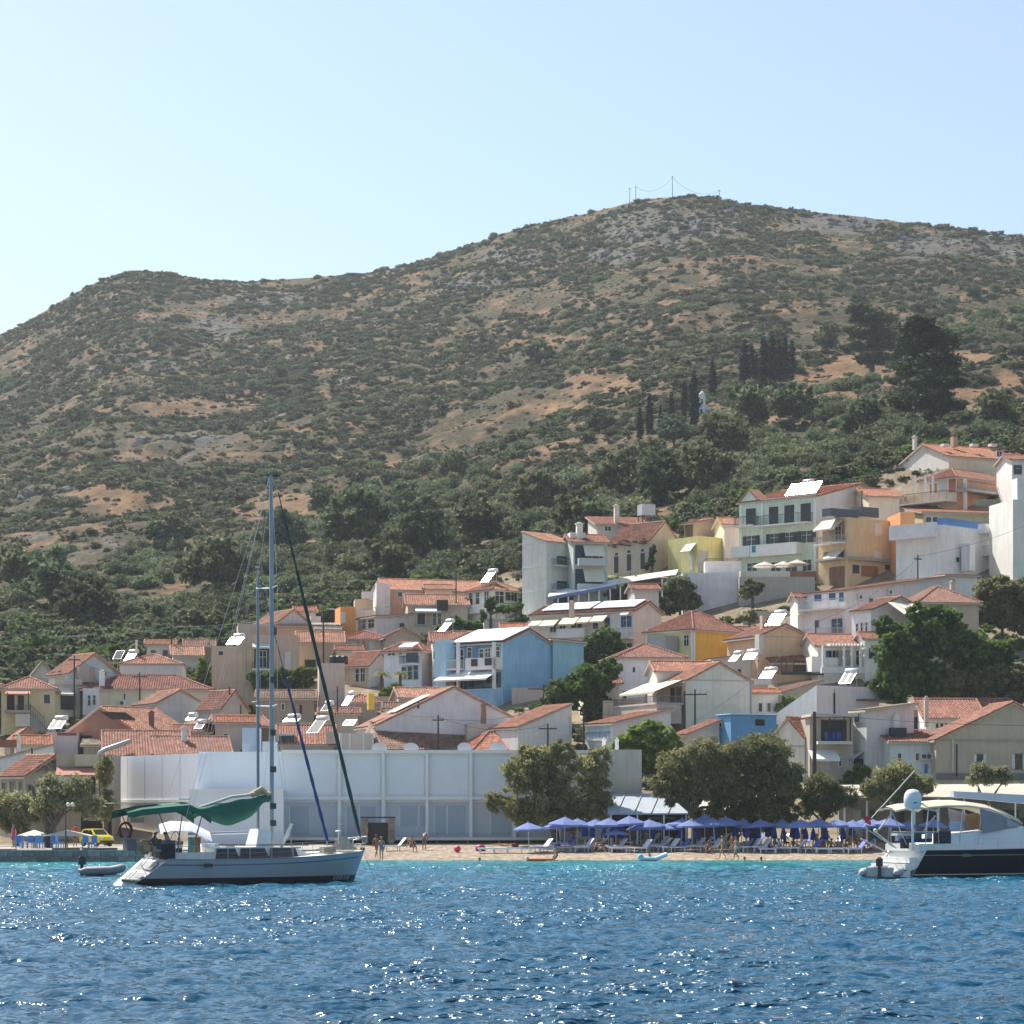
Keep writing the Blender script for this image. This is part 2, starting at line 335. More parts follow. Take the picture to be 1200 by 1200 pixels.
# ------------------------------------------------------------------ foliage
def leaf_mesh(name, C, size, mat, lv, aspect=0.45, up=None, core=None):
    n = len(C); a = nr.randn(n, 3)
    if up is not None: a = a * (1 - up) + np.array([0, 0, 1.0]) * up * 1.6
    a /= np.linalg.norm(a, axis=1)[:, None] + 1e-9
    b = np.cross(a, nr.randn(n, 3)); b /= np.linalg.norm(b, axis=1)[:, None] + 1e-9
    s = (np.asarray(size) * (0.6 + 0.8 * nr.rand(n)))[:, None]
    V = np.stack([C - a * s, C + b * s * aspect, C + a * s, C - b * s * aspect], 1).reshape(-1, 3)
    Q = np.arange(4 * n).reshape(n, 4); lv = np.clip(lv, 0, 1)
    return np_mesh(name, V, Q, mat, False, {'lv': lv})
def blob_points(n, lobes, clump=0.16, per=30, shell=0.55):     # lobes: (cx,cy,cz, rx,ry,rz)
    L = np.array(lobes, float); w = (L[:, 3] * L[:, 4] * L[:, 5]) ** 0.75; w /= w.sum()
    nc = max(4, n // per); li = nr.choice(len(L), nc, p=w)
    d = nr.randn(nc, 3); d /= np.linalg.norm(d, axis=1)[:, None]
    r = (shell + (1 - shell) * nr.rand(nc)) ; r = np.where(nr.rand(nc) < 0.2, r * nr.rand(nc), r)
    cc = L[li, :3] + d * L[li, 3:] * (r * (1 - clump))[:, None]
    cv = nr.rand(nc)
    pick = nr.randint(0, nc, n)
    g = nr.randn(n, 3); g /= np.linalg.norm(g, axis=1)[:, None]; g *= (nr.rand(n) ** 0.45)[:, None]
    spread = (L[li, 3:].mean(1) * clump * (0.7 + 0.9 * nr.rand(nc)))[pick]
    P = cc[pick] + g * spread[:, None] * np.array([1, 1, 0.75])
    return P, np.clip(cv[pick] * 0.6 + nr.rand(n) * 0.4, 0, 1)
LM = dict(
    scrub=leafmat('scrub_leaves', (0.04, 0.054, 0.029), (0.145, 0.152, 0.082), 0.3, 0.16),
    oak=leafmat('oak_leaves', (0.05, 0.076, 0.042), (0.20, 0.235, 0.12), 0.4, 0.16),
    cypress=leafmat('cypress_leaves', (0.008, 0.016, 0.013), (0.022, 0.036, 0.024), 0.08, 0.06),
    pine=leafmat('pine_needles', (0.02, 0.042, 0.018), (0.08, 0.125, 0.045), 0.25, 0.06),
    tamarisk=leafmat('tamarisk_leaves', (0.12, 0.13, 0.06), (0.42, 0.39, 0.18), 0.5, 0.05),
    tamdark=leafmat('tamarisk_leaves_dark', (0.075, 0.09, 0.045), (0.30, 0.29, 0.13), 0.48, 0.04),
    broad=leafmat('broad_leaves', (0.036, 0.075, 0.02), (0.16, 0.25, 0.06), 0.42, 0.06),
    bright=leafmat('bright_leaves', (0.07, 0.12, 0.02), (0.26, 0.33, 0.065), 0.45, 0.06),
    silver=leafmat('silver_leaves', (0.13, 0.14, 0.075), (0.42, 0.41, 0.22), 0.5, 0.04))
def bush_mesh(name, n, mat, rz=0.75, leaf=0.11):
    lobes = [(0, 0, 0.3, 0.75, 0.75, rz * 0.8)]
    for i in range(6):
        t = rnd.random() * 6.28; q = 0.35 + 0.3 * rnd.random(); lobes.append((q * math.cos(t), q * math.sin(t), rz * (0.15 + 0.4 * rnd.random()), 0.5, 0.5, 0.45 * rz + 0.1))
    P, lv = blob_points(n, lobes, 0.3, 14, 0.7)
    return leaf_mesh(name, P, leaf, mat, lv, 0.7)
def instancer(name, pts, rot, sc, idx, coll, kind='stuff'):
    me = bpy.data.meshes.new(name); pts = np.asarray(pts, np.float32); n = len(pts)
    me.vertices.add(n); me.vertices.foreach_set('co', pts.ravel())
    a = me.attributes.new('rot', 'FLOAT', 'POINT'); a.data.foreach_set('value', np.asarray(rot, np.float32))
    a = me.attributes.new('sc', 'FLOAT_VECTOR', 'POINT'); a.data.foreach_set('vector', np.asarray(sc, np.float32).ravel())
    a = me.attributes.new('idx', 'INT', 'POINT'); a.data.foreach_set('value', np.asarray(idx, np.int32))
    o = link(bpy.data.objects.new(name, me)); tag(o, kind=kind)
    g = bpy.data.node_groups.new(name + '_nodes', 'GeometryNodeTree')
    g.interface.new_socket('Geometry', in_out='INPUT', socket_type='NodeSocketGeometry'); g.interface.new_socket('Geometry', in_out='OUTPUT', socket_type='NodeSocketGeometry')
    gi = g.nodes.new('NodeGroupInput'); go = g.nodes.new('NodeGroupOutput')
    ci = g.nodes.new('GeometryNodeCollectionInfo'); ci.inputs['Collection'].default_value = coll; ci.inputs['Separate Children'].default_value = True; ci.inputs['Reset Children'].default_value = True
    ip = g.nodes.new('GeometryNodeInstanceOnPoints'); ip.inputs['Pick Instance'].default_value = True
    def na(nm, t):
        x = g.nodes.new('GeometryNodeInputNamedAttribute'); x.data_type = t; x.inputs['Name'].default_value = nm
        return [s for s in x.outputs if s.enabled][0]
    cx = g.nodes.new('ShaderNodeCombineXYZ'); g.links.new(na('rot', 'FLOAT'), cx.inputs[2])
    er = g.nodes.new('FunctionNodeEulerToRotation'); g.links.new(cx.outputs[0], er.inputs[0])
    g.links.new(gi.outputs[0], ip.inputs['Points']); g.links.new(ci.outputs[0], ip.inputs['Instance']); g.links.new(na('idx', 'INT'), ip.inputs['Instance Index'])
    g.links.new(er.outputs[0], ip.inputs['Rotation']); g.links.new(na('sc', 'FLOAT_VECTOR'), ip.inputs['Scale']); g.links.new(ip.outputs[0], go.inputs[0])
    md = o.modifiers.new('scatter', 'NODES'); md.node_group = g
    return o
def source_collection(name, meshes):
    c = bpy.data.collections.new(name)
    for i, me in enumerate(meshes):
        o = bpy.data.objects.new('%s_%02d' % (name, i), me); c.objects.link(o)
    return c
def in_ell(u, v, E):
    r = np.zeros(len(u), bool)
    for (a, b, ra, rb) in E: r |= ((u - a) / ra) ** 2 + ((v - b) / rb) ** 2 < 1
    return r
# bare slopes, woods and crags as they lie on the hill
BARE = [(945, 466, 60, 18), (700, 572, 30, 18), (770, 560, 34, 14), (815, 515, 26, 14), (1040, 440, 40, 14), (1130, 420, 30, 10), (955, 452, 50, 16), (1000, 425, 30, 12), (985, 440, 40, 14), (790, 535, 45, 14), (740, 545, 22, 12), (690, 565, 18, 22), (1190, 740, 20, 30), (1150, 470, 50, 22), (1185, 440, 25, 20), (800, 545, 60, 16), (330, 592, 50, 14), (380, 595, 30, 14), (470, 540, 26, 10), (210, 478, 60, 12), (640, 400, 40, 10), (20, 738, 16, 6), (710, 450, 50, 12), (660, 475, 40, 8), (830, 505, 24, 8), (120, 580, 40, 10), (150, 592, 50, 9), (260, 655, 40, 10)]
CRAG = [(215, 517, 60, 9), (255, 385, 34, 14), (195, 425, 30, 10), (765, 268, 70, 22), (835, 262, 40, 16), (1090, 288, 50, 14), (1170, 290, 40, 14), (980, 262, 60, 12), (55, 575, 40, 8), (720, 300, 30, 12), (600, 300, 50, 10), (310, 350, 40, 9), (560, 330, 60, 10)]
WOOD_E = [(60, 700, 110, 40), (200, 690, 120, 40), (340, 670, 90, 45), (440, 640, 110, 50), (560, 600, 110, 45), (640, 610, 90, 60), (720, 565, 60, 25), (860, 520, 70, 40), (960, 520, 90, 50), (1060, 500, 80, 30), (740, 600, 120, 40), (1000, 545, 80, 20), (880, 560, 90, 30), (1150, 385, 60, 28), (1170, 505, 40, 16)]
def hill_scatter():
    n = 96000
    Y = np.sqrt(nr.rand(n) * (1015.0 ** 2 - 338.0 ** 2) + 338.0 ** 2); k = nr.uniform(-0.275, 0.275, n); X = k * Y; u = 600 + F * k
    Z = Zg(X, Y); v = VH - (Z - CZ) * F / Y
    dens = fbm(X / 38, Y / 38, 4, 1); fine = fbm(X / 11, Y / 20, 3, 3)
    wood = in_ell(u + (fbm(X / 15, Y / 15, 2, 1) - .5) * 90, v + (fbm(X / 25, Y / 25, 3, 2) - .5) * 90, WOOD_E); bare = in_ell(u, v, BARE); crag = in_ell(u, v, CRAG)
    lower = np.clip((v - 380) / 300, 0, 1)
    p = np.clip((dens - 0.40) * 4 + (fine - 0.5) * 3.0 + 0.33 + 0.3 * lower, 0.06, 0.85)
    p = np.where(wood, np.clip((fbm(X / 14, Y / 22, 3, 2) - .36) * 1.3, .03, .21), p); p = np.where(bare, 0.10, p); p = np.where(crag, p * 0.5, p)
    keep = (nr.rand(n) < p) & (Y < Ysk(u) + 4)
    X, Y, Z, wood, u, v, lower = (q[keep] for q in (X, Y, Z, wood, u, v, lower)); n = len(X)
    s = np.where(wood, 1.0 + 2.6 * nr.rand(n) ** 2, (0.55 + 1.9 * nr.rand(n) ** 2.9) * (1 + 0.25 * lower))
    sc = np.stack([s * nr.uniform(0.9, 1.4, n), s * nr.uniform(0.9, 1.3, n), s * np.where(wood, nr.uniform(0.9, 1.25, n), nr.uniform(0.6, 0.95, n))], 1)
    src = source_collection('scrub_source', [bush_mesh('scrub_bush', 600, LM['scrub'], 0.75, 0.10) for _ in range(4)] + [bush_mesh('wood_bush', 2200, LM['oak'], 0.95, 0.06) for _ in range(4)])
    idx = np.where(wood | (nr.rand(n) < 0.22), 4, 0) + nr.randint(0, 4, n)
    instancer('scrub', np.stack([X, Y, Z - 0.15 * s], 1), nr.rand(n) * 6.28, sc, idx, src)
    q = 38000; Y2 = np.sqrt(nr.rand(q) * (1010.0 ** 2 - 350.0 ** 2) + 350.0 ** 2); k2 = nr.uniform(-0.225, 0.225, q); X2 = k2 * Y2; kp = (nr.rand(q) < np.clip((fbm(X2 / 7, Y2 / 12, 3, 0) - .38) * 4, .05, .9)) & (Y2 < Ysk(600 + F * k2)) & ~in_ell(600 + F * k2, VH - (Zg(X2, Y2) - CZ) * F / Y2, BARE[:26]); X2, Y2 = X2[kp], Y2[kp]; q = len(X2); s2 = nr.uniform(.22, .62, q)
    instancer('low_scrub', np.stack([X2, Y2, Zg(X2, Y2) - .05], 1), nr.rand(q) * 6.28, np.stack([s2 * 1.3, s2 * 1.2, s2], 1), nr.randint(0, 3, q), source_collection('low_scrub_source', [bush_mesh('low_bush', 160, LM['scrub'], .8, .2) for _ in range(3)]))
    # crags and loose stones
    m = 9000; Y = np.sqrt(nr.rand(m) * (1015.0 ** 2 - 400.0 ** 2) + 400.0 ** 2); k = nr.uniform(-0.225, 0.225, m); X = k * Y; u = 600 + F * k
    Z = Zg(X, Y); v = VH - (Z - CZ) * F / Y; crag = in_ell(u, v, CRAG); p = np.where(crag, 0.32, np.clip((fbm(X / 30, Y / 30, 3, 2) - 0.56) * 3, 0.0, 0.4))
    keep = (nr.rand(m) < p) & (Y < Ysk(u)); X, Y, Z, crag = (q[keep] for q in (X, Y, Z, crag)); m = len(X)
    s = np.where(crag, nr.uniform(0.6, 2.3, m), nr.uniform(0.25, 0.7, m))
    rk = paint((0.125, 0.12, 0.12), 0.95, 0.35, 1.2, 0, 0.6); ms = []
    for i in range(5):
        mb = MB(); rows = []
        for a in range(7):
            th = math.pi * a / 6; row = []
            for j in range(9):
                q = 2 * math.pi * j / 9; rr = 0.7 + 0.5 * rnd.random(); row.append((rr * math.sin(th) * math.cos(q), rr * math.sin(th) * math.sin(q) * 0.8, rr * math.cos(th) * 1.1))
            rows.append(row)
        mb.grid(rows, 0, False, True); ms.append(mb.mesh('crag_rock', rk))
    instancer('rocks', np.stack([X, Y, Z - 0.45 * s], 1), nr.rand(m) * 6.28, np.stack([s * 1.4, s, s * nr.uniform(0.6, 1.1, m)], 1), nr.randint(0, 5, m), source_collection('rock_source', ms))
make_land()
hill_scatter()
# ------------------------------------------------------------------ building kit
ORANGE = (0.47, 0.18, 0.09); RED = (0.33, 0.12, 0.075); BROWN = (0.25, 0.14, 0.10); PINK = (0.46, 0.23, 0.14)
SHUT = dict(b=(0.035, 0.09, 0.26), g=(0.02, 0.07, 0.055), w=(0.68, 0.68, 0.66), d=(0.05, 0.03, 0.03), c=(0.03, 0.035, 0.04), t=(0.10, 0.22, 0.22))
def tile_slope(mb, tv, E0, E1, U, ln, x0, x1, tw=0.27, m=0, step=0.36):
    """pan tiles on one roof slope: E0 is the eave point at x0, E1 at x1, U the unit vector up the slope, ln(x) its length"""
    E0 = Vector(E0); E1 = Vector(E1); U = Vector(U).normalized(); a = (E1 - E0); W = a.length
    if W < 0.3: return
    a.normalize(); nv = a.cross(U).normalized()
    n = max(2, int(round(W / tw))); dx = W / n; xs = []; hs = []
    for i in range(n):
        xs += [i * dx, i * dx + dx * 0.3, i * dx + dx * 0.58, i * dx + dx * 0.8]; hs += [0.0, 0.012, 0.085, 0.075]
    xs.append(W); hs.append(0.0)
    L = [max(0.0, ln(x0 + x)) for x in xs]; mx = max(L); k = max(1, int(math.ceil(mx / step)))
    tr = [[nr.rand() for _ in range(k)] for _ in range(n)]
    base = len(mb.v); C = len(xs)
    for j in range(k):
        for (sj, lift) in ((j * step, 0.055), ((j + 1) * step, 0.015)):
            for i in range(C):
                p = E0 + a * xs[i] + U * min(sj, L[i]) + nv * (hs[i] + lift); mb.v.append(tuple(p))
    for j in range(k):
        r0 = base + 2 * j * C; r1 = r0 + C
        for i in range(C - 1):
            if L[i] <= j * step and L[i + 1] <= j * step: continue
            mb.f.append((r0 + i, r0 + i + 1, r1 + i + 1, r1 + i)); mb.m.append(m); mb.sm.append(False); tv.append(tr[min(i // 4, n - 1)][j])
            if j + 1 < k:
                q = r1 + C; mb.f.append((r1 + i, r1 + i + 1, q + i + 1, q + i)); mb.m.append(m); mb.sm.append(False); tv.append(tr[min(i // 4, n - 1)][j])

class Frame:
    def frame(s, X, Y, Z, th):
        s.X, s.Y, s.Z, s.th = X, Y, Z, th; s.d = {'a': (math.cos(th), math.sin(th)), 'b': (-math.sin(th), math.cos(th))}
    def org(s, face, c):
        o = s.d['b'] if face == 'a' else s.d['a']; return s.X + o[0] * c, s.Y + o[1] * c
    def t(s, u, face='a', c=0.0):           # distance along a face at photo column u (c: offset of that plane inwards)
        d = s.d[face]; X, Y = s.org(face, c); k = (u - 600) / F
        return (k * Y - X) / (d[0] - k * d[1])
    def z(s, v, t, face='a', c=0.0):
        X, Y = s.org(face, c); return CZ + (VH - v) * (Y + t * s.d[face][1]) / F - s.Z
    def loc(s, face, t, dep, z): return (t, -dep, z) if face == 'a' else (-dep, t, z)

class House(Frame):
    def __init__(s, name, label, uL, uC, uR, vE, vB, th, roof='flat', rise=0, wall=(0.7, 0.7, 0.68), tile=ORANGE, l=None, colL=None, ov=0.35, cat='house', Y=None, fnd=5.0, par=0.0, w=None):
        Yc = D(uC, vB) if Y is None else Y; p = px(uC, vB, Yc); s.frame(p.x, p.y, p.z, R(th))
        s.root = thing(name, label, cat, p, R(th)); s.name = name
        s.w = s.t(uR, 'a') if w is None else w; s.l = l if l is not None else s.t(uL, 'b')
        s.e = s.z(vE, 0); s.r = rise * Yc / F; s.wallc = wall; s.mw = stucco(wall); w, l, e, r = s.w, s.l, s.e, s.r; s.tile = tile
        mb = MB(); b = -fnd; mats = [s.mw, stucco(colL) if colL else s.mw]  # colL on many houses is the wall colour lightened for sun on it
        zc = dict(C=e, R=e, L=e, B=e)
        if roof == 'mono': zc['R'] = zc['B'] = e + r
        if roof in ('monob', 'slab'): zc['L'] = zc['B'] = e + r
        s.zc = zc; g = 0.03 if roof not in ('flat', 'slab') else 0
        fr = [(0, 0, b), (w, 0, b), (w, 0, zc['R'] - g), (0, 0, zc['C'] - g)]; le = [(0, l, b), (0, 0, b), (0, 0, zc['C'] - g), (0, l, zc['L'] - g)]
        ri = [(w, 0, b), (w, l, b), (w, l, zc['B'] - g), (w, 0, zc['R'] - g)]; ba = [(w, l, b), (0, l, b), (0, l, zc['L'] - g), (w, l, zc['B'] - g)]
        if roof == 'ga': fr.insert(3, (w / 2, 0, e + r - g)); ba.insert(3, (w / 2, l, e + r - g))
        if roof == 'gb': le.insert(3, (0, l / 2, e + r - g)); ri.insert(3, (w, l / 2, e + r - g))
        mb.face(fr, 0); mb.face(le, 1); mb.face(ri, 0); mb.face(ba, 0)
        if roof in ('flat', 'slab'):
            q = 0.22; z4 = zc
            top = [(0, 0, z4['C']), (w, 0, z4['R']), (w, l, z4['B']), (0, l, z4['L'])]; inn = [(q, q, z4['C']), (w - q, q, z4['R']), (w - q, l - q, z4['B']), (q, l - q, z4['L'])]
            for i in range(4):
                j = (i + 1) % 4; mb.face([top[i], top[j], inn[j], inn[i]], 0)
                lo = lambda pt: (pt[0], pt[1], pt[2] - max(par, 0.05))
                mb.face([inn[i], inn[j], lo(inn[j]), lo(inn[i])], 0)
            mb.face([lo(pt) for pt in inn], 0)
        s.walls = mb.build('wall', mats, s.root)
        if roof not in ('flat', 'slab'): s.make_roof(roof, ov)
    def make_roof(s, roof, ov):
        w, l, e, r = s.w, s.l, s.e, s.r; mb = MB(); tv = []; edges = []
        x0, x1, y0, y1 = -ov, w + ov, -ov, l + ov; Wx = x1 - x0; Ly = y1 - y0
        def add(E0, E1, U, ln, poly):
            tile_slope(mb, tv, E0, E1, U, ln, 0, 1)
            P = [Vector(q) for q in poly]; dn = Vector((0, 0, 0.16))
            mb.face([q - dn for q in P][::-1], 1); tv.append(0)
            for i in range(len(P)):
                j = (i + 1) % len(P); mb.face([P[i] - dn, P[j] - dn, P[j] + Vector((0, 0, 0.012)), P[i] + Vector((0, 0, 0.012))], 1); tv.append(0)
        if roof == 'mono':
            k = r / w; q = math.sqrt(1 + k * k); z0 = e - k * ov; z1 = e + r + k * ov
            add((x0, y1, z0), (x0, y0, z0), (1, 0, k), lambda x: Wx * q, [(x0, y0, z0), (x1, y0, z1), (x1, y1, z1), (x0, y1, z0)])
        if roof == 'monob':
            k = r / l; q = math.sqrt(1 + k * k); z0 = e - k * ov; z1 = e + r + k * ov
            add((x0, y0, z0), (x1, y0, z0), (0, 1, k), lambda x: Ly * q, [(x0, y0, z0), (x1, y0, z0), (x1, y1, z1), (x0, y1, z1)])
        if roof == 'ga':
            k = r / (w / 2); q = math.sqrt(1 + k * k); z0 = e - k * ov; z1 = e + r; c = w / 2
            add((x0, y1, z0), (x0, y0, z0), (1, 0, k), lambda x: (c - x0) * q, [(x0, y0, z0), (c, y0, z1), (c, y1, z1), (x0, y1, z0)])
            add((x1, y0, z0), (x1, y1, z0), (-1, 0, k), lambda x: (c - x0) * q, [(c, y0, z1), (x1, y0, z0), (x1, y1, z0), (c, y1, z1)])
            edges = [((c, y0, z1), (c, y1, z1)), ((x0 + .1, y0 + .06, z0), (c, y0 + .06, z1)), ((x1 - .1, y0 + .06, z0), (c, y0 + .06, z1))]
        if roof == 'gb':
            k = r / (l / 2); q = math.sqrt(1 + k * k); z0 = e - k * ov; z1 = e + r; c = l / 2
            add((x0, y0, z0), (x1, y0, z0), (0, 1, k), lambda x: (c - y0) * q, [(x0, y0, z0), (x1, y0, z0), (x1, c, z1), (x0, c, z1)])
            add((x1, y1, z0), (x0, y1, z0), (0, -1, k), lambda x: (c - y0) * q, [(x0, c, z1), (x1, c, z1), (x1, y1, z0), (x0, y1, z0)])
            edges = [((x0, c, z1), (x1, c, z1)), ((x0 + .06, y0 + .1, z0), (x0 + .06, c, z1)), ((x1 - .06, y0 + .1, z0), (x1 - .06, c, z1))]
        if roof == 'hip':
            h = min(Wx, Ly) / 2; k = r / (min(w, l) / 2); q = math.sqrt(1 + k * k); z0 = e - k * ov; z1 = z0 + k * h
            fx = lambda x: min(x, h, Wx - x) * q; fy = lambda x: min(x, h, Ly - x) * q
            c = [(x0, y0, z0), (x1, y0, z0), (x1, y1, z0), (x0, y1, z0)]
            if Wx >= Ly: t0, t1 = (x0 + h, y0 + h, z1), (x1 - h, y0 + h, z1); p = [[c[0], c[1], t1, t0], [c[1], c[2], t1], [c[2], c[3], t0, t1], [c[3], c[0], t0]]; rid = [(c[0], t0), (c[3], t0), (c[1], t1), (c[2], t1)]
            else: t0, t1 = (x0 + h, y0 + h, z1), (x0 + h, y1 - h, z1); p = [[c[0], c[1], t0], [c[1], c[2], t1, t0], [c[2], c[3], t1], [c[3], c[0], t0, t1]]; rid = [(c[0], t0), (c[1], t0), (c[2], t1), (c[3], t1)]
            add(c[0], c[1], (0, 1, k), fx, p[0]); add(c[1], c[2], (-1, 0, k), fy, p[1]); add(c[2], c[3], (0, -1, k), fx, p[2]); add(c[3], c[0], (1, 0, k), fy, p[3])
            edges = rid + [(t0, t1)]
        me = mb.mesh('roof', [tilemat(s.tile), paint((0.5, 0.44, 0.38), 0.8)])
        at = me.attributes.new('tv', 'FLOAT', 'FACE'); at.data.foreach_set('value', np.array(tv, np.float32))
        s.roof = link(bpy.data.objects.new('roof', me), s.root)
        rc = MB()
        for A, B in edges:
            A = Vector(A); B = Vector(B); n = max(1, int((B - A).length / 0.42)); 
            for i in range(n):
                p = A + (B - A) * (i / n) + Vector((0, 0, 0.07)); q = A + (B - A) * ((i + 1.08) / n) + Vector((0, 0, 0.05)); rc.tube([p, q], 0.14, 6, 0, True, 0.11)
        if rc.v:
            me = rc.mesh('ridge_cap', tilemat(tuple(min(1, c * 1.15) for c in s.tile)))
            at = me.attributes.new('tv', 'FLOAT', 'FACE'); at.data.foreach_set('value', nr.rand(len(rc.f)).astype(np.float32))
            link(bpy.data.objects.new('ridge_cap', me), s.roof)
    # pieces on a face, given by photo pixels; depth grows outwards from the wall
    def bx(s, name, face, u0, v0, u1, v1, d0, d1, mat, parent=None, c=0.0, label=None):
        t0, t1 = sorted((s.t(u0, face, c), s.t(u1, face, c))); tm = (t0 + t1) / 2; z0, z1 = s.z(v1, tm, face, c), s.z(v0, tm, face, c)
        mb = MB(); mb.box(t0, d0 - c, z0, t1, d1 - c, z1, 0, lambda x, y, z: s.loc(face, x, y, z))
        o = mb.build(name, mat, parent or s.root)
        if label: o['label'] = label
        return o
    def win(s, face, u0, v0, u1, v1, st='p', c=0.0, name='window', fr=(0.7, 0.7, 0.68)):
        t0, t1 = sorted((s.t(u0, face, c), s.t(u1, face, c))); tm = (t0 + t1) / 2; z0, z1 = s.z(v1, tm, face, c), s.z(v0, tm, face, c)
        L = lambda x, y, z: s.loc(face, x, y - c, z); b = 0.07
        mb = MB()
        mb.box(t0 - b, 0.004, z0 - b, t0, 0.07, z1 + b, 0, L); mb.box(t1, 0.004, z0 - b, t1 + b, 0.07, z1 + b, 0, L)
        mb.box(t0, 0.004, z1, t1, 0.065, z1 + b, 0, L); mb.box(t0, 0.004, z0 - b, t1, 0.10, z0, 0, L)
        if t1 - t0 > 0.7: mb.box(tm - 0.03, 0.02, z0, tm + 0.03, 0.05, z1, 0, L)
        if z1 - z0 > 1.0: mb.box(t0, 0.022, z0 + (z1 - z0) * .62, t1, 0.046, z0 + (z1 - z0) * .62 + .05, 0, L)
        w = mb.build(name, paint(fr, 0.6), s.root)
        mb = MB(); mb.box(t0, 0.002, z0, t1, 0.03, z1, 0, L); mb.build('pane', GLASS, w)
        if st != 'p':
            sc = paint(SHUT[st.lower()], 0.55, 0.15); hw = (t1 - t0) / 2; op = st.islower()
            for sg in (-1, 1):
                a = (tm + sg * hw * (1.02 if op else 0.01), tm + sg * hw * (1.85 if op else 0.98)); a0, a1 = min(a), max(a); mb = MB()
                mb.box(a0, 0.075, z0, a1, 0.105, z1, 0, L); n = max(2, int((z1 - z0) / 0.16))
                for i in range(n):
                    zz = z0 + (z1 - z0) * (i + 0.2) / n; mb.box(a0 + 0.05, 0.105, zz, a1 - 0.05, 0.122, zz + (z1 - z0) / n * 0.55, 0, L)
                mb.build('shutter', sc, w)
        return w
    def wins(s, face, lst, st='p', **k):
        for q in lst: s.win(face, *q[:4], q[4] if len(q) > 4 else st, **k)
    def door(s, face, u0, v0, u1, v1, col=(0.05, 0.035, 0.03), c=0.0):
        o = s.bx('door', face, u0, v0, u1, v1, 0.004, 0.06, paint(col, 0.6, 0.2), None, c); return o
    def recess(s, face, u0, v0, u1, v1, col=(0.10, 0.09, 0.085), d=0.03, name='opening'):      # flat panel on the wall; dark ones hold a hollow's shade in colour
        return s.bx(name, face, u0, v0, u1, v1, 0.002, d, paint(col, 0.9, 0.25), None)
    def balcony(s, face, u0, u1, vS, vR, dep=1.2, st='rail', slab=(0.72, 0.72, 0.7), rail=(0.08, 0.09, 0.1), c=0.0):
        t0, t1 = sorted((s.t(u0, face, c), s.t(u1, face, c))); tm = (t0 + t1) / 2; z0, z1 = s.z(vS, tm, face, c), s.z(vR, tm, face, c); L = lambda x, y, z: s.loc(face, x, y - c, z)
        mb = MB(); mb.box(t0, 0.0, z0 - 0.18, t1, dep, z0, 0, L); b = mb.build('balcony', paint(slab, 0.8), s.root); mb = MB()
        if st == 'solid':
            mb.box(t0, dep - 0.12, z0 + .002, t1, dep, z1, 0, L); mb.box(t0, 0, z0 + .002, t0 + 0.12, dep - .122, z1, 0, L); mb.box(t1 - 0.12, 0, z0 + .002, t1, dep - .122, z1, 0, L)
            mb.build('parapet', paint(slab, 0.8, 0.08), b)
        else:
            mb.box(t0, dep - 0.06, z1 - 0.06, t1, dep, z1, 0, L); mb.box(t0, 0, z1 - 0.06, t0 + .06, dep - .06, z1, 0, L); mb.box(t1 - .06, 0, z1 - 0.06, t1, dep - .06, z1, 0, L)
            n = max(3, int((t1 - t0) / 0.16))
            for i in range(n + 1):
                x = t0 + .02 + (t1 - t0 - .07) * i / n; q = 0.014 if i % 8 else 0.03; mb.box(x, dep - 0.045, z0, x + 2 * q, dep - 0.02, z1 - .06, 0, L)
            for yy in np.arange(0.1, dep - .1, 0.16):
                mb.box(t0 + .02, yy, z0, t0 + .045, yy + .025, z1 - .06, 0, L); mb.box(t1 - .045, yy, z0, t1 - .02, yy + .025, z1 - .06, 0, L)
            mb.build('railing', paint(rail, 0.5), b)
        return b
    def awning(s, face, u0, u1, vT, vB, dep=1.5, col=(0.68, 0.60, 0.42), c=0.0, val=0.16, stripe=None, name='awning'):
        t0, t1 = sorted((s.t(u0, face, c), s.t(u1, face, c))); tm = (t0 + t1) / 2; z1 = s.z(vT, tm, face, c)
        X, Y = s.org(face, c - dep); z0 = CZ + (VH - vB) * (Y + tm * s.d[face][1]) / F - s.Z; L = lambda x, y, z: s.loc(face, x, y - c, z)
        mb = MB(); n = 10 if stripe else 1
        for i in range(n):
            a, b = t0 + (t1 - t0) * i / n, t0 + (t1 - t0) * (i + 1) / n; m = i % 2 if stripe else 0
            P = [(a, 0.02, z1 - .03), (b, 0.02, z1 - .03), (b, dep, z0 - .03), (a, dep, z0 - .03), (a, 0.02, z1), (b, 0.02, z1), (b, dep, z0), (a, dep, z0)]
            mb.hull8([L(*q) for q in P], m)
            if val: mb.box(a, dep - .02, z0 - .032 - val, b, dep, z0 - .032, m, L)
        o = mb.build(name, [paint(col, 0.8, 0.08)] + ([paint(stripe, 0.8)] if stripe else []), s.root)
        return o
    def chimney(s, u, vT, vB, wp, c=2.0, col=(0.66, 0.62, 0.56), cap=True):
        t = s.t(u, 'a', c); X, Y = s.org('a', c); m = (Y + t * s.d['a'][1]) / F; zt = s.z(vT, t, 'a', c); zb = s.z(vB, t, 'a', c) - 0.8; h = wp * m / 2
        mb = MB(); mb.box(t - h, c - h, zb, t + h, c + h, zt - 0.15)
        if cap: mb.box(t - h * 1.3, c - h * 1.3, zt - 0.15, t + h * 1.3, c + h * 1.3, zt - 0.05); mb.box(t - h * .6, c - h * .6, zt - .05, t + h * .6, c + h * .6, zt + 0.12)
        o = mb.build('chimney', stucco(col), s.root); return o
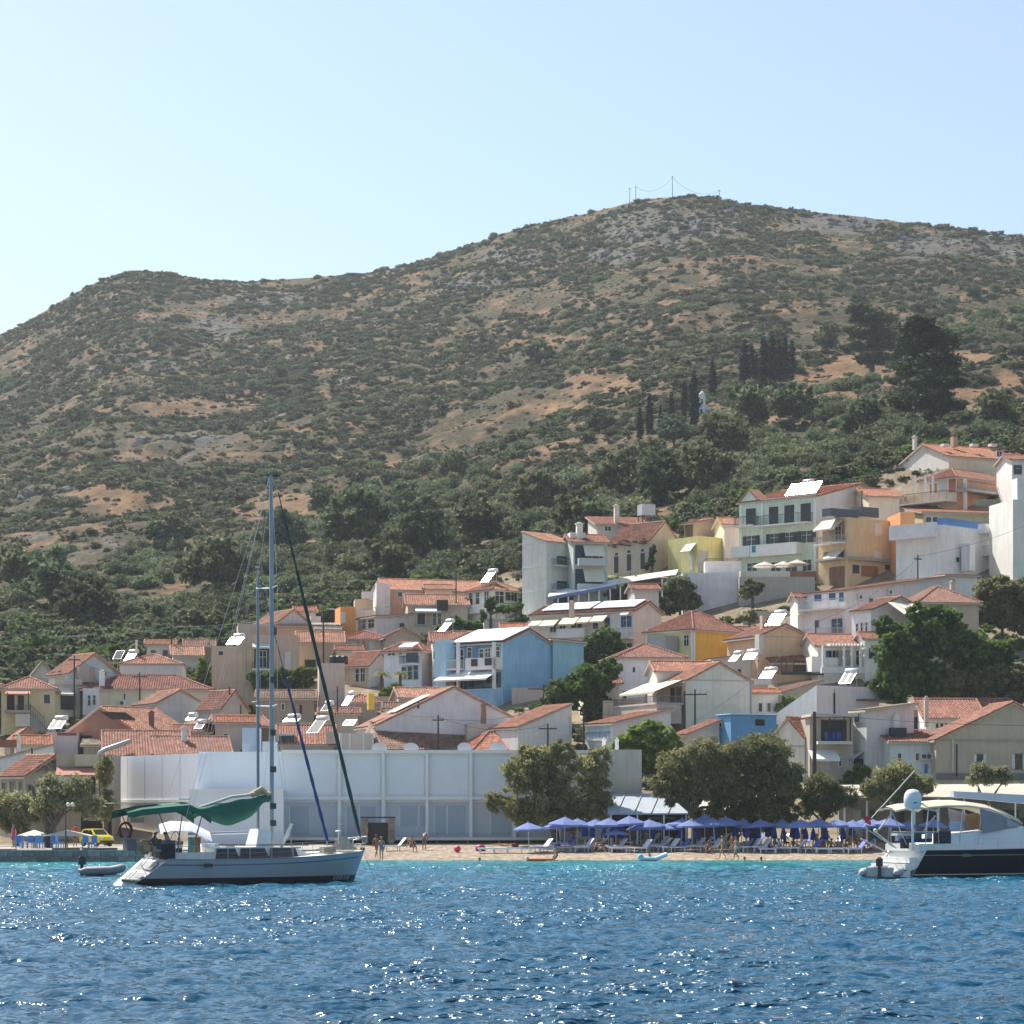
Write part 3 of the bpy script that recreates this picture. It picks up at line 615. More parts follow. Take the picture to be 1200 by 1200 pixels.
    def ac(s, face, u, v, c=0.0):
        t = s.t(u, face, c); z = s.z(v, t, face, c); L = lambda x, y, zz: s.loc(face, x, y - c, zz)
        mb = MB(); mb.box(t - .42, 0.03, z - .3, t + .42, .33, z + .3, 0, L); o = mb.build('air_conditioner', paint((0.62, 0.62, 0.6), 0.5), s.root)
        mb = MB(); k = 10; mb.face([L(t - .1 + .22 * math.cos(6.283 * i / k), .334, z + .22 * math.sin(6.283 * i / k)) for i in range(k)]); mb.build('fan_grille', IRON, o)
    def pipe(s, face, u, v0, v1, r=0.05, col=(0.3, 0.3, 0.3), c=0.0):
        t = s.t(u, face, c); L = lambda x, y, z: s.loc(face, x, y - c, z); mb = MB(); mb.tube([L(t, r + .01, s.z(v1, t, face, c)), L(t, r + .01, s.z(v0, t, face, c))], r, 6); return mb.build('drain_pipe', paint(col), s.root)
    def band(s, face, u0, u1, v, hpx=1.2, d=0.05, col=None):
        return s.bx('moulding', face, u0, v - hpx / 2, u1, v + hpx / 2, 0.0, d, paint(col or tuple(c * .8 for c in s.wallc), .8))

# ------------------------------------------------------------------ things on roofs, poles, trees
PANEL = paint((0.055, 0.065, 0.08), 0.20, 0.1); PANELG = paint((0.05, 0.055, 0.07), 0.15, 0.05)
def heater(u, v, Y, wp, label, panels=2, tank=True, name='solar_heater', lp=None):
    """solar water heater: tilted collectors, frame and a lying tank; u,v is the middle of its lower edge"""
    p = px(u, v, Y); hv = SUNV + (Vector((0, 0, CZ)) - p).normalized(); j = 0 if 'glaring' in label else R(10)   # most stand a little off the angle that mirrors the sun
    rot = math.atan2(hv.x, -hv.y) + rnd.uniform(-j, j); tilt = math.atan2(math.hypot(hv.x, hv.y), hv.z) + rnd.uniform(-j, j)
    o = thing(name, label, 'solar water heater', p, rot, 'solar water heaters on the roofs'); w = wp * Y / F; ln = (lp * Y / F if lp else 2.0)
    pw = w / panels; c, sn = math.cos(tilt), math.sin(tilt)
    for i in range(panels):
        x0 = -w / 2 + i * pw + .03; x1 = x0 + pw - .06; mb = MB(); f = lambda x, y, z: (x, y * c - z * sn, y * sn + z * c + 0.15)
        mb.box(x0, 0, 0, x1, ln, 0.07, 1, f); mb.box(x0 + .05, 0.05, 0.071, x1 - .05, ln - .05, 0.085, 0, f); mb.build('collector', [PANELG, STEEL], o)
    mb = MB(); zt = ln * sn; yt = ln * c
    for x in (-w / 2 + .1, w / 2 - .1):
        mb.tube([(x, yt + .1, -1.2), (x, yt + .1, zt + .2)], .03, 5); mb.tube([(x, 0.05, -.8), (x, 0.05, .2)], .03, 5); mb.tube([(x, 0.05, .1), (x, yt + .1, .1)], .025, 5)
    mb.build('stand', STEEL, o)
    if tank:
        tw = min(w * .5, .75); mb = MB(); mb.tube([(-tw, yt + .2, zt + .38), (-tw + .06, yt + .2, zt + .38), (tw - .06, yt + .2, zt + .38), (tw, yt + .2, zt + .38)], [.18, .27, .27, .18], 14); mb.build('tank', paint((0.75, 0.75, 0.74), 0.25, 0.04, 1, 0.3), o)
    return o
def pole(u, vT, vB, label, Y=None, r=0.13, arm=None, wood=True, name='utility_pole', cat='utility pole', lamp=False, mat=None):
    Yp = D(u, vB) - 7 if Y is None else Y; p = px(u, vB, Yp); h = (vB - vT) * Yp / F; p.z = min(p.z, zg(p.x, p.y) + 0.0) if Y is None else p.z
    o = thing(name, label, cat, p, rnd.uniform(-.5, .5)); top = CZ + (VH - vT) * Yp / F - p.z
    mb = MB(); mb.tube([(0, 0, -1), (0, 0, top)], r, 8, 0, True, r * .7); mb.build('post', mat or (DKWOOD if wood else CONC), o)
    if arm:
        mb = MB(); w = arm
        mb.box(-w / 2, -.06, top - .55, w / 2, .06, top - .43); mb.build('crossarm', DKWOOD, o)
        for x in (-w * .45, -w * .2, w * .2, w * .45):
            mb = MB(); mb.tube([(x, 0, top - .43), (x, 0, top - .25)], .045, 6); mb.build('insulator', paint((0.4, 0.4, 0.38), .3), o)
    if lamp:
        mb = MB(); mb.tube([(0, 0, top - .3), (.5, 0, top + .05), (1.0, 0, top + .05)], .035, 5); a = mb.build('lamp_arm', IRON, o)
        mb = MB(); mb.box(.8, -.12, top - .03, 1.35, .12, top + .1); mb.build('lamp_head', paint((0.6, 0.6, 0.6)), a)
    return o
def wire(pts, label, sag=0.6, r=0.022, col=(0.05, 0.05, 0.05)):
    mb = MB(); P = []
    for i in range(len(pts) - 1):
        A, B = Vector(pts[i]), Vector(pts[i + 1])
        for j in range(9):
            t = j / 8
            if i and j == 0: continue
            q = A.lerp(B, t); q.z -= sag * 4 * t * (1 - t); P.append(q)
    mb.tube(P, r, 4); o = mb.build('overhead_wire', paint(col, .6)); return tag(o, label, 'wire')
def tree(name, label, lobes, Y, kind, n, leaf, base=None, cat='tree', group=None, aspect=0.45, up=None, clump=0.17, per=26, shell=0.5, trunk=0.16, deep=0.9, limbs=5, tint=None):
    """lobes: (u, v, ru, rv) in photo pixels; the crown is leaf clumps filling ellipsoids of that size"""
    k = Y / F; ub, vb = base if base else (lobes[0][0], lobes[0][1] + lobes[0][3]); p = px(ub, vb, Y); gz = zg(p.x, p.y)
    if base is None or vb is None: p.z = gz
    o = thing(name, label, cat, p, 0, group); Ls = []
    for q in lobes:
        c = px(q[0], q[1], Y + (q[4] if len(q) > 4 else 0)) - p; Ls.append((c.x, c.y, c.z, q[2] * k, (q[2] * .5 + q[3] * .5) * k * deep, q[3] * k))
    P, lv = blob_points(n, Ls, clump, per, shell); link(bpy.data.objects.new('crown', leaf_mesh('crown', P, leaf, LM[kind], lv, aspect, up)), o)
    mb = MB(); top = Vector(Ls[0][:3]); r0 = trunk; fork = top * 0.42
    mb.tube([(0, 0, -1.5), (fork.x * .3, fork.y * .3, fork.z * .5), tuple(fork)], [r0 * 1.25, r0, r0 * .8], 8)
    for i, q in enumerate(Ls):
        for j in range(max(1, limbs // len(Ls))):
            e = Vector(q[:3]) + Vector((rnd.uniform(-.6, .6) * q[3], rnd.uniform(-.6, .6) * q[4], rnd.uniform(-.2, .6) * q[5])); m = fork.lerp(e, .5) + Vector((rnd.uniform(-.3, .3), rnd.uniform(-.3, .3), .2)); mb.tube([tuple(fork), tuple(m), tuple(e)], [r0 * .6, r0 * .35, r0 * .1], 6)
    mb.build('trunk', BARK, o); return o
# ------------------------------------------------------------------ the town, house by house
WHT = (0.70, 0.70, 0.70); LAV = (0.60, 0.60, 0.64); TAN = (0.46, 0.38, 0.28); GRY = (0.46, 0.47, 0.49)
def town_upper():
    # hotel
    h = House('hotel', 'pale mint three storey hotel with rows of dark shutters and big solar panels', 866, 957, 1056, 581, 674, 50, 'ga', 23, (0.52, 0.60, 0.56), ORANGE, colL=(0.50, 0.62, 0.56), cat='hotel', ov=.3)
    h.walls.data.materials[0] = stucco((0.66, 0.66, 0.69))
    for a, b, c, d in ((874.5, 596, 886, 617), (901.5, 594, 912.5, 616), (919.5, 592, 931, 615), (938.5, 590, 950.5, 614)): h.win('b', a, b, c, d, 'C')
    for a, b, c, d in ((875.5, 628, 886, 640), (902.5, 625.5, 912.5, 638), (920.5, 624, 930, 637), (939.5, 622, 951.5, 636)): h.win('b', a, b, c, d, 'c')
    for a, b, c, d in ((876, 660, 887, 672), (904, 659, 915, 671), (921, 658, 934, 670), (941, 656, 951, 669)): h.win('b', a, b, c, d, 'p')
    h.balcony('b', 889, 953, 614.5, 603.5, 1.3, 'rail', rail=(0.05, 0.07, 0.07)); h.balcony('b', 864, 887, 616, 606, 1.0, 'rail', rail=(0.05, 0.07, 0.07))
    h.balcony('b', 886.5, 941, 650, 638, 1.4, 'solid'); h.balcony('b', 862, 884, 652, 641, 1.1, 'solid')
    h.bx('pilaster', 'b', 892.5, 588, 894.5, 655, 0.002, .12, WHITE); h.bx('pilaster', 'b', 868, 590, 869.5, 672, 0.002, .1, WHITE); h.bx('pilaster', 'b', 954, 584, 956.5, 672, 0.002, .1, WHITE)
    h.band('b', 866, 957, 584.8, 2.5, .2, (0.7, 0.7, 0.68))
    mb = MB(); t0, t1 = h.t(889, 'b'), h.t(870, 'b'); z0 = h.e + .12; tm = (t0 + t1) / 2
    mb.face([(-.35, t0, z0), (-.35, t1, z0), (-.35, tm, z0 + 1.25)], 0); mb.hull8([(-.5, t0 - .3, z0 - .1), (-.5, tm, z0 + 1.3), (2.0, tm, z0 + 1.3), (2.0, t0 - .3, z0 - .1), (-.5, t0 - .3, z0 + .05), (-.5, tm, z0 + 1.5), (2.0, tm, z0 + 1.5), (2.0, t0 - .3, z0 + .05)], 1)
    mb.hull8([(-.5, t1 + .3, z0 - .1), (-.5, tm, z0 + 1.31), (2.0, tm, z0 + 1.31), (2.0, t1 + .3, z0 - .1), (-.5, t1 + .3, z0 + .05), (-.5, tm, z0 + 1.49), (2.0, tm, z0 + 1.49), (2.0, t1 + .3, z0 + .05)], 1)
    mb.build('pediment', [stucco((0.5, 0.62, 0.56)), paint((0.42, 0.2, 0.12), .8)], h.root)
    tw = MB(); q = [(-1.55, h.t(893, 'b'), h.z(643, h.t(893, 'b'), 'b')), (-1.56, h.t(889, 'b'), h.z(646, h.t(889, 'b'), 'b'))]; tw.box(-1.48, q[0][1], q[0][2] - .55, -1.42, q[1][1], q[0][2] + .25); tg = tw.build('towel', paint((0.02, 0.25, 0.28), .9), h.root)
    # tan house beside the hotel
    h = House('house', 'tan flat roofed house with awnings directly right of the hotel', 959, 993, 1062, 606, 690, 35, 'flat', 0, (0.58, 0.45, 0.29), par=.5)
    h.awning('b', 964, 990, 609, 620, 1.6, (0.62, 0.56, 0.44)); h.awning('b', 974, 990, 644, 654, 1.4, (0.55, 0.52, 0.46))
    h.balcony('b', 962, 992, 637, 629, 1.2, 'rail', rail=(0.3, 0.3, 0.32)); h.balcony('b', 962, 992, 656, 655, 1.3, 'solid', (0.4, 0.37, 0.33))
    h.recess('b', 964, 612, 990, 634, (0.30, 0.22, 0.15)); h.win('b', 979, 617, 986, 632); h.recess('b', 965, 646, 989, 655, (0.2, 0.17, 0.14))
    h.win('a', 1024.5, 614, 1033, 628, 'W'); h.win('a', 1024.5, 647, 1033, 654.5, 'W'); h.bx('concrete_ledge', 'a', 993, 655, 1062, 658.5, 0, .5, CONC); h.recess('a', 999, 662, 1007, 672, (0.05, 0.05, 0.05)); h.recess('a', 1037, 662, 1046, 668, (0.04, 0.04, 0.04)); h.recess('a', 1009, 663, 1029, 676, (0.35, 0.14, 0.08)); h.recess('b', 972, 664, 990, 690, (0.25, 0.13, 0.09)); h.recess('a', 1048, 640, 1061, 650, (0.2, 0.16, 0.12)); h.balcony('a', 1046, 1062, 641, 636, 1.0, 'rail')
    h.bx('roof_shed', 'a', 978, 596, 1010, 605.4, -2.2, -.6, paint((0.05, 0.06, 0.10), .4)); h.bx('roof_shed', 'a', 1014, 594, 1034, 605.4, -2.4, -.6, paint((0.06, 0.07, 0.10), .4)); h.pipe('a', 1009, 575, 606, .12, (0.2, 0.17, 0.14), 1.5)
    # behind the hotel
    House('house', 'low roof showing orange tiles behind the white hotel gable', None, 1018, 1054, 581, 660, 12, 'gb', 12, (0.62, 0.55, 0.48), ORANGE, l=7, Y=D(1000, 690) + 10)
    House('house', 'orange walled house between hotel and brick house', None, 1055, 1072, 600, 655, 6, 'flat', 0, (0.62, 0.30, 0.13), l=6, Y=D(1062, 690) + 3)
    # yellow house left of the hotel
    h = House('house', 'bright yellow house on the terrace left of the hotel', 803, 817.5, 869, 628, 674, 35, 'flat', 0, (0.72, 0.60, 0.24), colL=(0.75, 0.63, 0.3), l=6); h.door('b', 808, 640, 812, 668, (0.7, 0.7, 0.66)); h.awning('b', 804, 816, 637, 646, 1.0, (0.6, 0.55, 0.42)); h.recess('a', 818, 645, 830, 672, (0.55, 0.5, 0.42)); h.win('a', 857, 633, 866, 640, 'p'); h.bx('orange_awning', 'a', 850, 629, 868, 637, .05, 1.0, paint((0.75, 0.42, 0.06), .8))
    h = House('house', 'beige house with two squat chimneys above the yellow house', 802, 815.5, 851, 612, 640, 40, 'ga', 5, (0.50, 0.40, 0.34), (0.46, 0.30, 0.24), Y=D(817, 674) + 7); h.chimney(813, 607, 612, 9, 2, (0.4, 0.2, 0.14), False); h.chimney(829, 605, 610, 10, 3, (0.4, 0.2, 0.14), False)
    h.recess('b', 803, 615, 812, 632, (0.17, 0.11, 0.08))
    House('house', 'small pinkish house tucked against the hotel left end', None, 849, 872, 614, 640, 8, 'gb', 10, (0.56, 0.50, 0.46), PINK, l=6, Y=D(866, 674) + 6)
    # top right cluster
    h = House('house', 'large pale grey house with bare gable at the top right of town', 1052, 1112, 1212, 534, 572, 24, 'gb', 20, (0.62, 0.56, 0.44), ORANGE, colL=(0.56, 0.56, 0.57), ov=.25, fnd=12); h.chimney(1072, 511, 520, 4, 6, (0.6, 0.58, 0.55)); h.chimney(1118, 511, 517, 6, 4, (0.45, 0.3, 0.22), False); h.win('a', 1168, 529, 1174, 535); h.band('b', 1052, 1112, 555, 1.2)
    for uu in (1114, 1148, 1170): h.bx('skylight', 'a', uu, 518, uu + 7, 521, -2.4, -1.6, WHITE)
    h = House('house', 'brick orange hip roofed house with columned balcony at upper right', 1077, 1121, 1192, 558, 600, 42, 'hip', 13, (0.56, 0.29, 0.18), (0.42, 0.21, 0.14), colL=(0.6, 0.5, 0.42)); h.door('b', 1101, 563, 1109, 577, (0.45, 0.5, 0.56)); h.recess('b', 1112, 561, 1120, 577, (0.33, 0.14, 0.09)); h.recess('b', 1090, 567, 1098, 578, (0.42, 0.2, 0.12)); h.ac('b', 1093, 564)
    for uu in (1078, 1090, 1099): h.bx('column', 'b', uu, 558, uu + 1.6, 579, 1.0, 1.25, WHITE)
    h.balcony('b', 1062, 1122, 590, 579, 2.2, 'rail', rail=(0.06, 0.05, 0.05)); h.bx('terrace_slab', 'a', 1121, 579.5, 1215, 583, 0, 1.6, CONC); h.balcony('a', 1122, 1212, 580, 574, 1.6, 'rail', rail=(0.35, 0.36, 0.38)); h.chimney(1131, 562, 590, 3.5, -1.0, (0.62, 0.62, 0.6)); h.wins('b', [(1087, 593, 1092, 600), (1094, 593, 1099, 600)])
    h = House('house', 'olive beige house below the brick orange house balcony', None, 1082, 1186, 600, 628, 10, 'monob', 8, (0.48, 0.43, 0.27), ORANGE, l=5); h.wins('a', [(1085, 606, 1091, 612), (1093, 606, 1099, 612)]); h.recess('a', 1142, 585, 1170, 593, (0.3, 0.27, 0.18))
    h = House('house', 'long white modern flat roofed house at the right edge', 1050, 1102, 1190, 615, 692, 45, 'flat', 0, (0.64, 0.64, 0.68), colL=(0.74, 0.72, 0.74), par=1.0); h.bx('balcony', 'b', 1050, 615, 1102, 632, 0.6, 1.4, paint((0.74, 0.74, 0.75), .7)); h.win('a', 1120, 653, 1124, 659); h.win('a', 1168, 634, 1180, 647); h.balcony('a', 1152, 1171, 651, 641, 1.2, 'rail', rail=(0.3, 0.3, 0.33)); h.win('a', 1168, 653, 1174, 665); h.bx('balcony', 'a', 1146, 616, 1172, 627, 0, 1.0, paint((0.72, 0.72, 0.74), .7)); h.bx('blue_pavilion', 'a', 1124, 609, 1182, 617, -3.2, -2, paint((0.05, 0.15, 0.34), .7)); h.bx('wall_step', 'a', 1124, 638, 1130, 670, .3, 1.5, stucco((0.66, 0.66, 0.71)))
    h = House('house', 'tall white house wing cut by the right edge of the view', None, 1187, 1250, 585, 692, 12, 'flat', 0, (0.68, 0.68, 0.68), l=7, Y=D(1187, 692) - 1); h.chimney(1197, 560, 585, 18, 1, (0.72, 0.72, 0.72), False)
    # houses left of the terrace
    h = House('apartment_house', 'tall pale grey four storey house with green balcony doors', 612, 640, 673.5, 634, 728, 42, 'monob', 14, (0.52, 0.56, 0.55), (0.50, 0.24, 0.15), colL=(0.60, 0.63, 0.62), ov=.15)
    for v0, v1 in ((652, 663), (681, 692)): h.balcony('a', 646, 671, v1, v1 - 7, .9, 'rail', (0.55, 0.58, 0.58), (0.15, 0.2, 0.2)); h.win('a', 652, v0, 664, v1, 'G')
    for vv in (637, 665, 694): h.band('b', 612, 640, vv, 1.2, .05, (0.66, 0.68, 0.67))
    h = House('house', 'blue green recessed balcony house with two cream awnings', None, 672, 712, 635, 725, 10, 'gb', 12, (0.40, 0.47, 0.47), RED, l=8)
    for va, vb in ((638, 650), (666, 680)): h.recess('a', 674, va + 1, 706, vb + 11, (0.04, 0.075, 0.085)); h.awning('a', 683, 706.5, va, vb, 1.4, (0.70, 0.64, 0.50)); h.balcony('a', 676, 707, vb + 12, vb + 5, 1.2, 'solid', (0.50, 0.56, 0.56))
    h.win('a', 694, 651, 702, 661, 'G'); h.chimney(679, 613, 626, 7, 2, (0.7, 0.68, 0.64)); h.bx('roof_terrace', 'a', 672, 622, 690, 633, -4, -2, stucco((0.66, 0.66, 0.66)))
    h = House('ruined_house', 'derelict cream house with ragged tiled roof and three shuttered doors', 711, 760, 798, 634, 676, 48, 'ga', 25, (0.52, 0.45, 0.37), (0.36, 0.17, 0.12), ov=.1); h.wins('b', [(720, 652, 725, 672, 'D'), (735, 649.5, 740, 669, 'D'), (751, 648, 756, 667, 'D')])
    for uu, vv in ((722, 650), (736.5, 647), (752.5, 645.5)): h.bx('fanlight', 'b', uu - 1, vv - 2, uu + 2, vv + 1, .002, .04, DARK)
    mb = MB()
    for i in range(26):
        t = rnd.random() * h.l; zz = h.e + rnd.uniform(-.5, .25); a = rnd.uniform(.2, .5); mb.box(-.35 - rnd.random() * .3, t, zz, -.1, t + a, zz + .12)
    mb.build('broken_tiles', tilemat((0.30, 0.14, 0.10)), h.root)
    h = House('house', 'grey house with tall chimney and roof tank behind the derelict house', None, 700, 760, 614, 648, 10, 'monob', 14, (0.52, 0.50, 0.47), RED, l=6, Y=D(760, 676) + 7); h.win('a', 708.5, 617, 716, 622); h.chimney(722.5, 592, 625, 5.5, .8, (0.6, 0.56, 0.48))
    o = thing('roof_tank', 'grey metal water tank standing on the roof behind the ruin', 'water tank', px(757.5, 609, D(760, 676) + 10), R(20)); mb = MB(); mb.box(-.95, -.8, .55, .95, .8, 1.95); mb.build('tank', paint((0.5, 0.52, 0.54), .4, .1, 1, .4), o); mb = MB(); [mb.box(x - .06, y - .06, -2.2, x + .06, y + .06, .54) for x in (-.85, .85) for y in (-.7, .7)]; mb.build('stand', IRON, o)
    # restaurant pergola
    o = thing('pergola', 'long pergola with pale blue awning roof above the white row house', 'pergola', px(645, 712, D(700, 722)), 0); Yp = D(700, 722) - 1
    def lp(u, v, dy=0): return px(u, v, Yp + dy) - o.location
    mb = MB()
    for (a, va, b, vb, m) in ((642, 700, 722, 685, 0), (722, 685, 792, 674, 1), (740, 684, 800, 684, 2)):
        A, B = lp(a, va), lp(b, vb); A2, B2 = lp(a + 3, va - 7, 5), lp(b + 3, vb - 6, 5); dn = Vector((0, 0, .1)); mb.hull8([A, B, B2, A2, A + dn, B + dn, B2 + dn, A2 + dn], m)
        if m == 0: mb.hull8([A - Vector((0, 0, .35)), B - Vector((0, 0, .35)), B - Vector((0, -.05, .35)), A - Vector((0, -.05, .35)), A, B, B - Vector((0, -.05, 0)), A - Vector((0, -.05, 0))], 3)
    mb.build('awning', [paint((0.72, 0.74, 0.78), .7), paint((0.66, 0.60, 0.5), .8), paint((0.35, 0.22, 0.2), .8), paint((0.20, 0.25, 0.48), .8)], o)
    for i, uu in enumerate((654, 666, 678, 690, 702, 715, 727, 739, 752, 776)):
        f = (uu - 642) / 150; mb = MB(); a = lp(uu, 712, 0.1); b = lp(uu, 700 - 27 * f + 3, 0.1); mb.box(a.x - .09, a.y, a.z - 3, a.x + .09, a.y + .18, b.z); mb.build('post', WHITE, o)
    mb = MB(); a, b = lp(640, 713, .3), lp(800, 702, .3); mb.hull8([a - Vector((0, 0, 5)), b - Vector((0, 0, 5)), b + Vector((0, 8, -5)), a + Vector((0, 8, -5)), a, b, b + Vector((0, 8, 0)), a + Vector((0, 8, 0))]); mb.build('terrace_base', stucco((0.5, 0.5, 0.5)), o)
    mb = MB(); a, b = lp(650, 711, 5.5), lp(792, 690, 5.5); mb.hull8([a - Vector((0, 0, 2)), b - Vector((0, 0, 2)), b + Vector((0, .3, -2)), a + Vector((0, .3, -2)), a + Vector((0, 0, 1.2)), b + Vector((0, 0, 1.0)), b + Vector((0, .3, 1.0)), a + Vector((0, .3, 1.2))]); mb.build('back_wall', paint((0.10, 0.085, 0.075), .9, .3), o)
    h = House('row_house', 'long white row house with five cream awnings and blue doors', 622, 743, 775, 715, 775, 58, 'ga', 12, (0.58, 0.56, 0.56), RED, colL=(0.66, 0.66, 0.68), cat='house', ov=.3)
    for a, b, v1, v2 in ((626, 638, 725, 733), (639, 657, 724, 733), (662, 681, 721, 731), (683, 696, 721, 729), (698, 714, 719, 728)): h.awning('b', a, b, v1, v2, 1.5, (0.70, 0.62, 0.44))
    h.wins('b', [(645, 731, 652, 741), (656, 730, 663, 740), (670, 728, 675, 738), (677, 728, 682, 738), (695, 727.5, 701, 737), (709, 724, 715, 738, 'B'), (731, 722, 737.5, 735, 'b')]); h.balcony('b', 719, 743, 747.5, 737, 1.2, 'rail', rail=(0.4, 0.42, 0.48)); h.balcony('b', 657, 690, 746, 737, 1.0, 'solid'); h.win('b', 731, 754, 738, 768, 'b'); h.awning('b', 730, 739, 716.5, 720, .8, (.7, .7, .7))
    for a, b in ((632, 688), (692, 741)):
        mb = MB(); t0, t1 = h.t(b, 'b'), h.t(a, 'b'); k = h.r / (h.w / 2); mb.hull8([(x, y, h.e + k * x + zz) for zz in (.25, .34) for x, y in ((.5, t0), (h.w * .49, t0), (h.w * .49, t1), (.5, t1))]); mb.build('white_roof_sheet', paint((0.72, 0.76, 0.74), .5), h.root)
    h.chimney(670, 705, 716, 5, 5, (0.6, 0.5, 0.44))
    # terrace walls
    h = House('retaining_wall', 'smooth white retaining wall below the yellow house terrace', None, 800, 866, 671, 722, 0, 'flat', 0, (0.62, 0.62, 0.68), l=5, cat='wall', par=.02); h = House('retaining_wall', 'long grey stained retaining wall below the hotel terrace', None, 866.5, 955, 676, 722, 0, 'flat', 0, (0.33, 0.32, 0.31), l=6, cat='wall', par=.02, Y=D(830, 722) + .6); h.recess('a', 864, 690, 866, 714, (0.05, 0.05, 0.05)) if False else None  # second wall's dark grey stands for the shadow lying on it
    h = House('terrace_wall', 'low brick and plaster parapet in front of the hotel parasols', None, 868, 958, 669, 681, 4, 'flat', 0, (0.42, 0.41, 0.40), l=1.2, cat='wall', par=.02, Y=D(880, 700)); h.recess('a', 926, 669.4, 957, 681, (0.24, 0.10, 0.07), .06); h.pipe('a', 868, 667, 668, .05)
    h = House('terrace_wall', 'white railing parapet between yellow house and hotel', None, 826, 868, 659, 673, 4, 'flat', 0, (0.62, 0.62, 0.62), l=1.0, cat='wall', par=.02, Y=D(830, 705)); h.balcony('a', 826, 868, 658, 655, .4, 'rail')
    # orange hip house
    h = House('house', 'square house with one pale yellow and one deep orange wall', 757, 812.5, 872, 736, 792, 43, 'hip', 23, (0.74, 0.42, 0.08), (0.38, 0.165, 0.12), colL=(0.58, 0.58, 0.33), ov=.35); h.wins('b', [(766, 746, 771, 757.5), (802, 744, 807.5, 757)]); h.bx('pilaster', 'b', 810, 737, 812, 792, .002, .08, WHITE); h.bx('pilaster', 'b', 757.5, 738, 759.5, 792, .002, .08, WHITE); h.bx('outbuilding', 'b', 776, 746, 797, 768, .4, 2.4, paint((0.35, 0.36, 0.36), .8)); h.bx('pilaster', 'a', 812.6, 737, 814.5, 792, .002, .06, WHITE)
    # peach gable
    h = House('house', 'peach gabled house with a glaring solar heater on its roof', 852, 888, 950, 745, 800, 24, 'ga', 14, (0.60, 0.43, 0.29), (0.36, 0.17, 0.13)); h.chimney(894.5, 720, 742, 6, 3, (0.55, 0.42, 0.33), False); h.band('a', 888, 950, 746.5, 1.4, .05, (0.55, 0.44, 0.36)); h.bx('stone_pier', 'a', 884, 744, 890, 768, .1, 1.0, stucco((0.5, 0.48, 0.46)))
    h = House('house', 'small tan house with dark square window beside the orange wall', None, 843, 887, 748, 775, 8, 'gb', 15, (0.55, 0.43, 0.35), (0.34, 0.16, 0.12), l=5); h.win('a', 855.5, 751.5, 865, 760); h.bx('porch_wall', 'a', 871, 742, 885, 766, .3, 1.2, stucco((0.5, 0.40, 0.28)))
    # blue shutter house
    h = House('house', 'white house with blue shutters and two balconies facing left', 943, 991, 1110, 692, 770, 40, 'mono', 27, (0.56, 0.57, 0.60), (0.45, 0.22, 0.14), colL=(0.66, 0.67, 0.71), ov=.25)
    h.wins('b', [(955, 694.5, 963, 704.5, 'B'), (972, 693, 979.5, 703, 'B'), (984, 692.5, 989, 705, 'B')]); h.wins('b', [(955.5, 727, 960, 735.5, 'B'), (978, 725, 984.5, 742, 'b')]); h.balcony('b', 944, 991, 713.5, 703, 1.2, 'rail', rail=(0.45, 0.46, 0.5)); h.balcony('b', 944, 991, 747, 737, 1.2, 'rail', rail=(0.45, 0.46, 0.5)); h.ac('a', 1007, 700); h.win('a', 1018, 701, 1023, 706); h.ac('a', 1042, 694); h.pipe('a', 1006, 703, 716, .06, (.7, .7, .7))
    h = House('house', 'narrow white annex with small tiled roof left of blue shutters', None, 935, 947, 700, 740, 6, 'gb', 6, (0.68, 0.68, 0.69), RED, l=4, Y=D(970, 765) + 2); h.balcony('a', 935, 947, 719, 706, .4, 'rail', rail=(.5, .5, .5))
    h = House('house', 'white gabled house with three slit windows in bright side wall', 998, 1020.5, 1088, 714, 792, 32, 'ga', 16, (0.60, 0.58, 0.60), (0.40, 0.20, 0.14), colL=(0.75, 0.75, 0.75), ov=.25); h.wins('b', [(1003.5, 731, 1006, 744), (1009, 730, 1011.5, 742), (1014.5, 729.5, 1017, 741)], fr=(.72, .72, .72))  # left wall whiter than the front: its sunlight is put into the colour
    h.awning('a', 1040, 1096, 707, 724, 3.2, (0.70, 0.66, 0.58), c=-.5, stripe=(0.62, 0.54, 0.44)); 
    h = House('house', 'tan house with broad hip roof behind the dark trees', None, 1078, 1147, 704, 735, 12, 'hip', 20, (0.48, 0.38, 0.30), (0.38, 0.20, 0.15), l=8, Y=D(1060, 780)); h.chimney(1116, 681, 690, 5, 5, (.5, .45, .4)); h.bx('orange_wall', 'a', 1072, 713, 1085, 728, .3, .8, stucco((0.45, 0.2, 0.12)))
    h = House('house', 'small white annex below the modern house with reddish canopy', None, 1110, 1145, 674, 690, 8, 'monob', 3, (0.66, 0.66, 0.68), RED, l=4, Y=D(1060, 725)); h.win('a', 1113, 679, 1119, 684)
    # pergola house
    h = House('house', 'white house with toothed pergola beams and blue window', None, 958, 1029, 756, 803, 8, 'gb', 15, (0.70, 0.70, 0.70), (0.42, 0.19, 0.13), l=7); h.win('a', 971, 762.5, 979, 770.5, 'b'); h.recess('a', 982, 762, 1000, 780, (0.36, 0.34, 0.30)); h.win('a', 1003, 763, 1008, 779); h.win('a', 1015, 762, 1024, 774, 'D')
    for uu in (959.5, 984, 993, 1003, 1012): h.bx('column', 'a', uu, 757, uu + 2.2, 784, 1.2, 1.5, WHITE)
    h.bx('terrace_parapet', 'a', 958, 783, 1022, 790, 1.2, 1.7, paint((0.72, 0.72, 0.73), .8)); h.bx('pergola_beam', 'a', 968, 756.4, 1029, 758.4, 1.2, 1.4, WHITE)
    mb = MB(); t0, t1 = h.t(968), h.t(1029); n = 17; z = h.z(755.6, t0)
    for i in range(n): x = t0 + (t1 - t0) * i / n; mb.box(x, -1.9, z - .18, x + .16, -.05, z + .04)
    mb.build('pergola_rafters', WHITE, h.root)
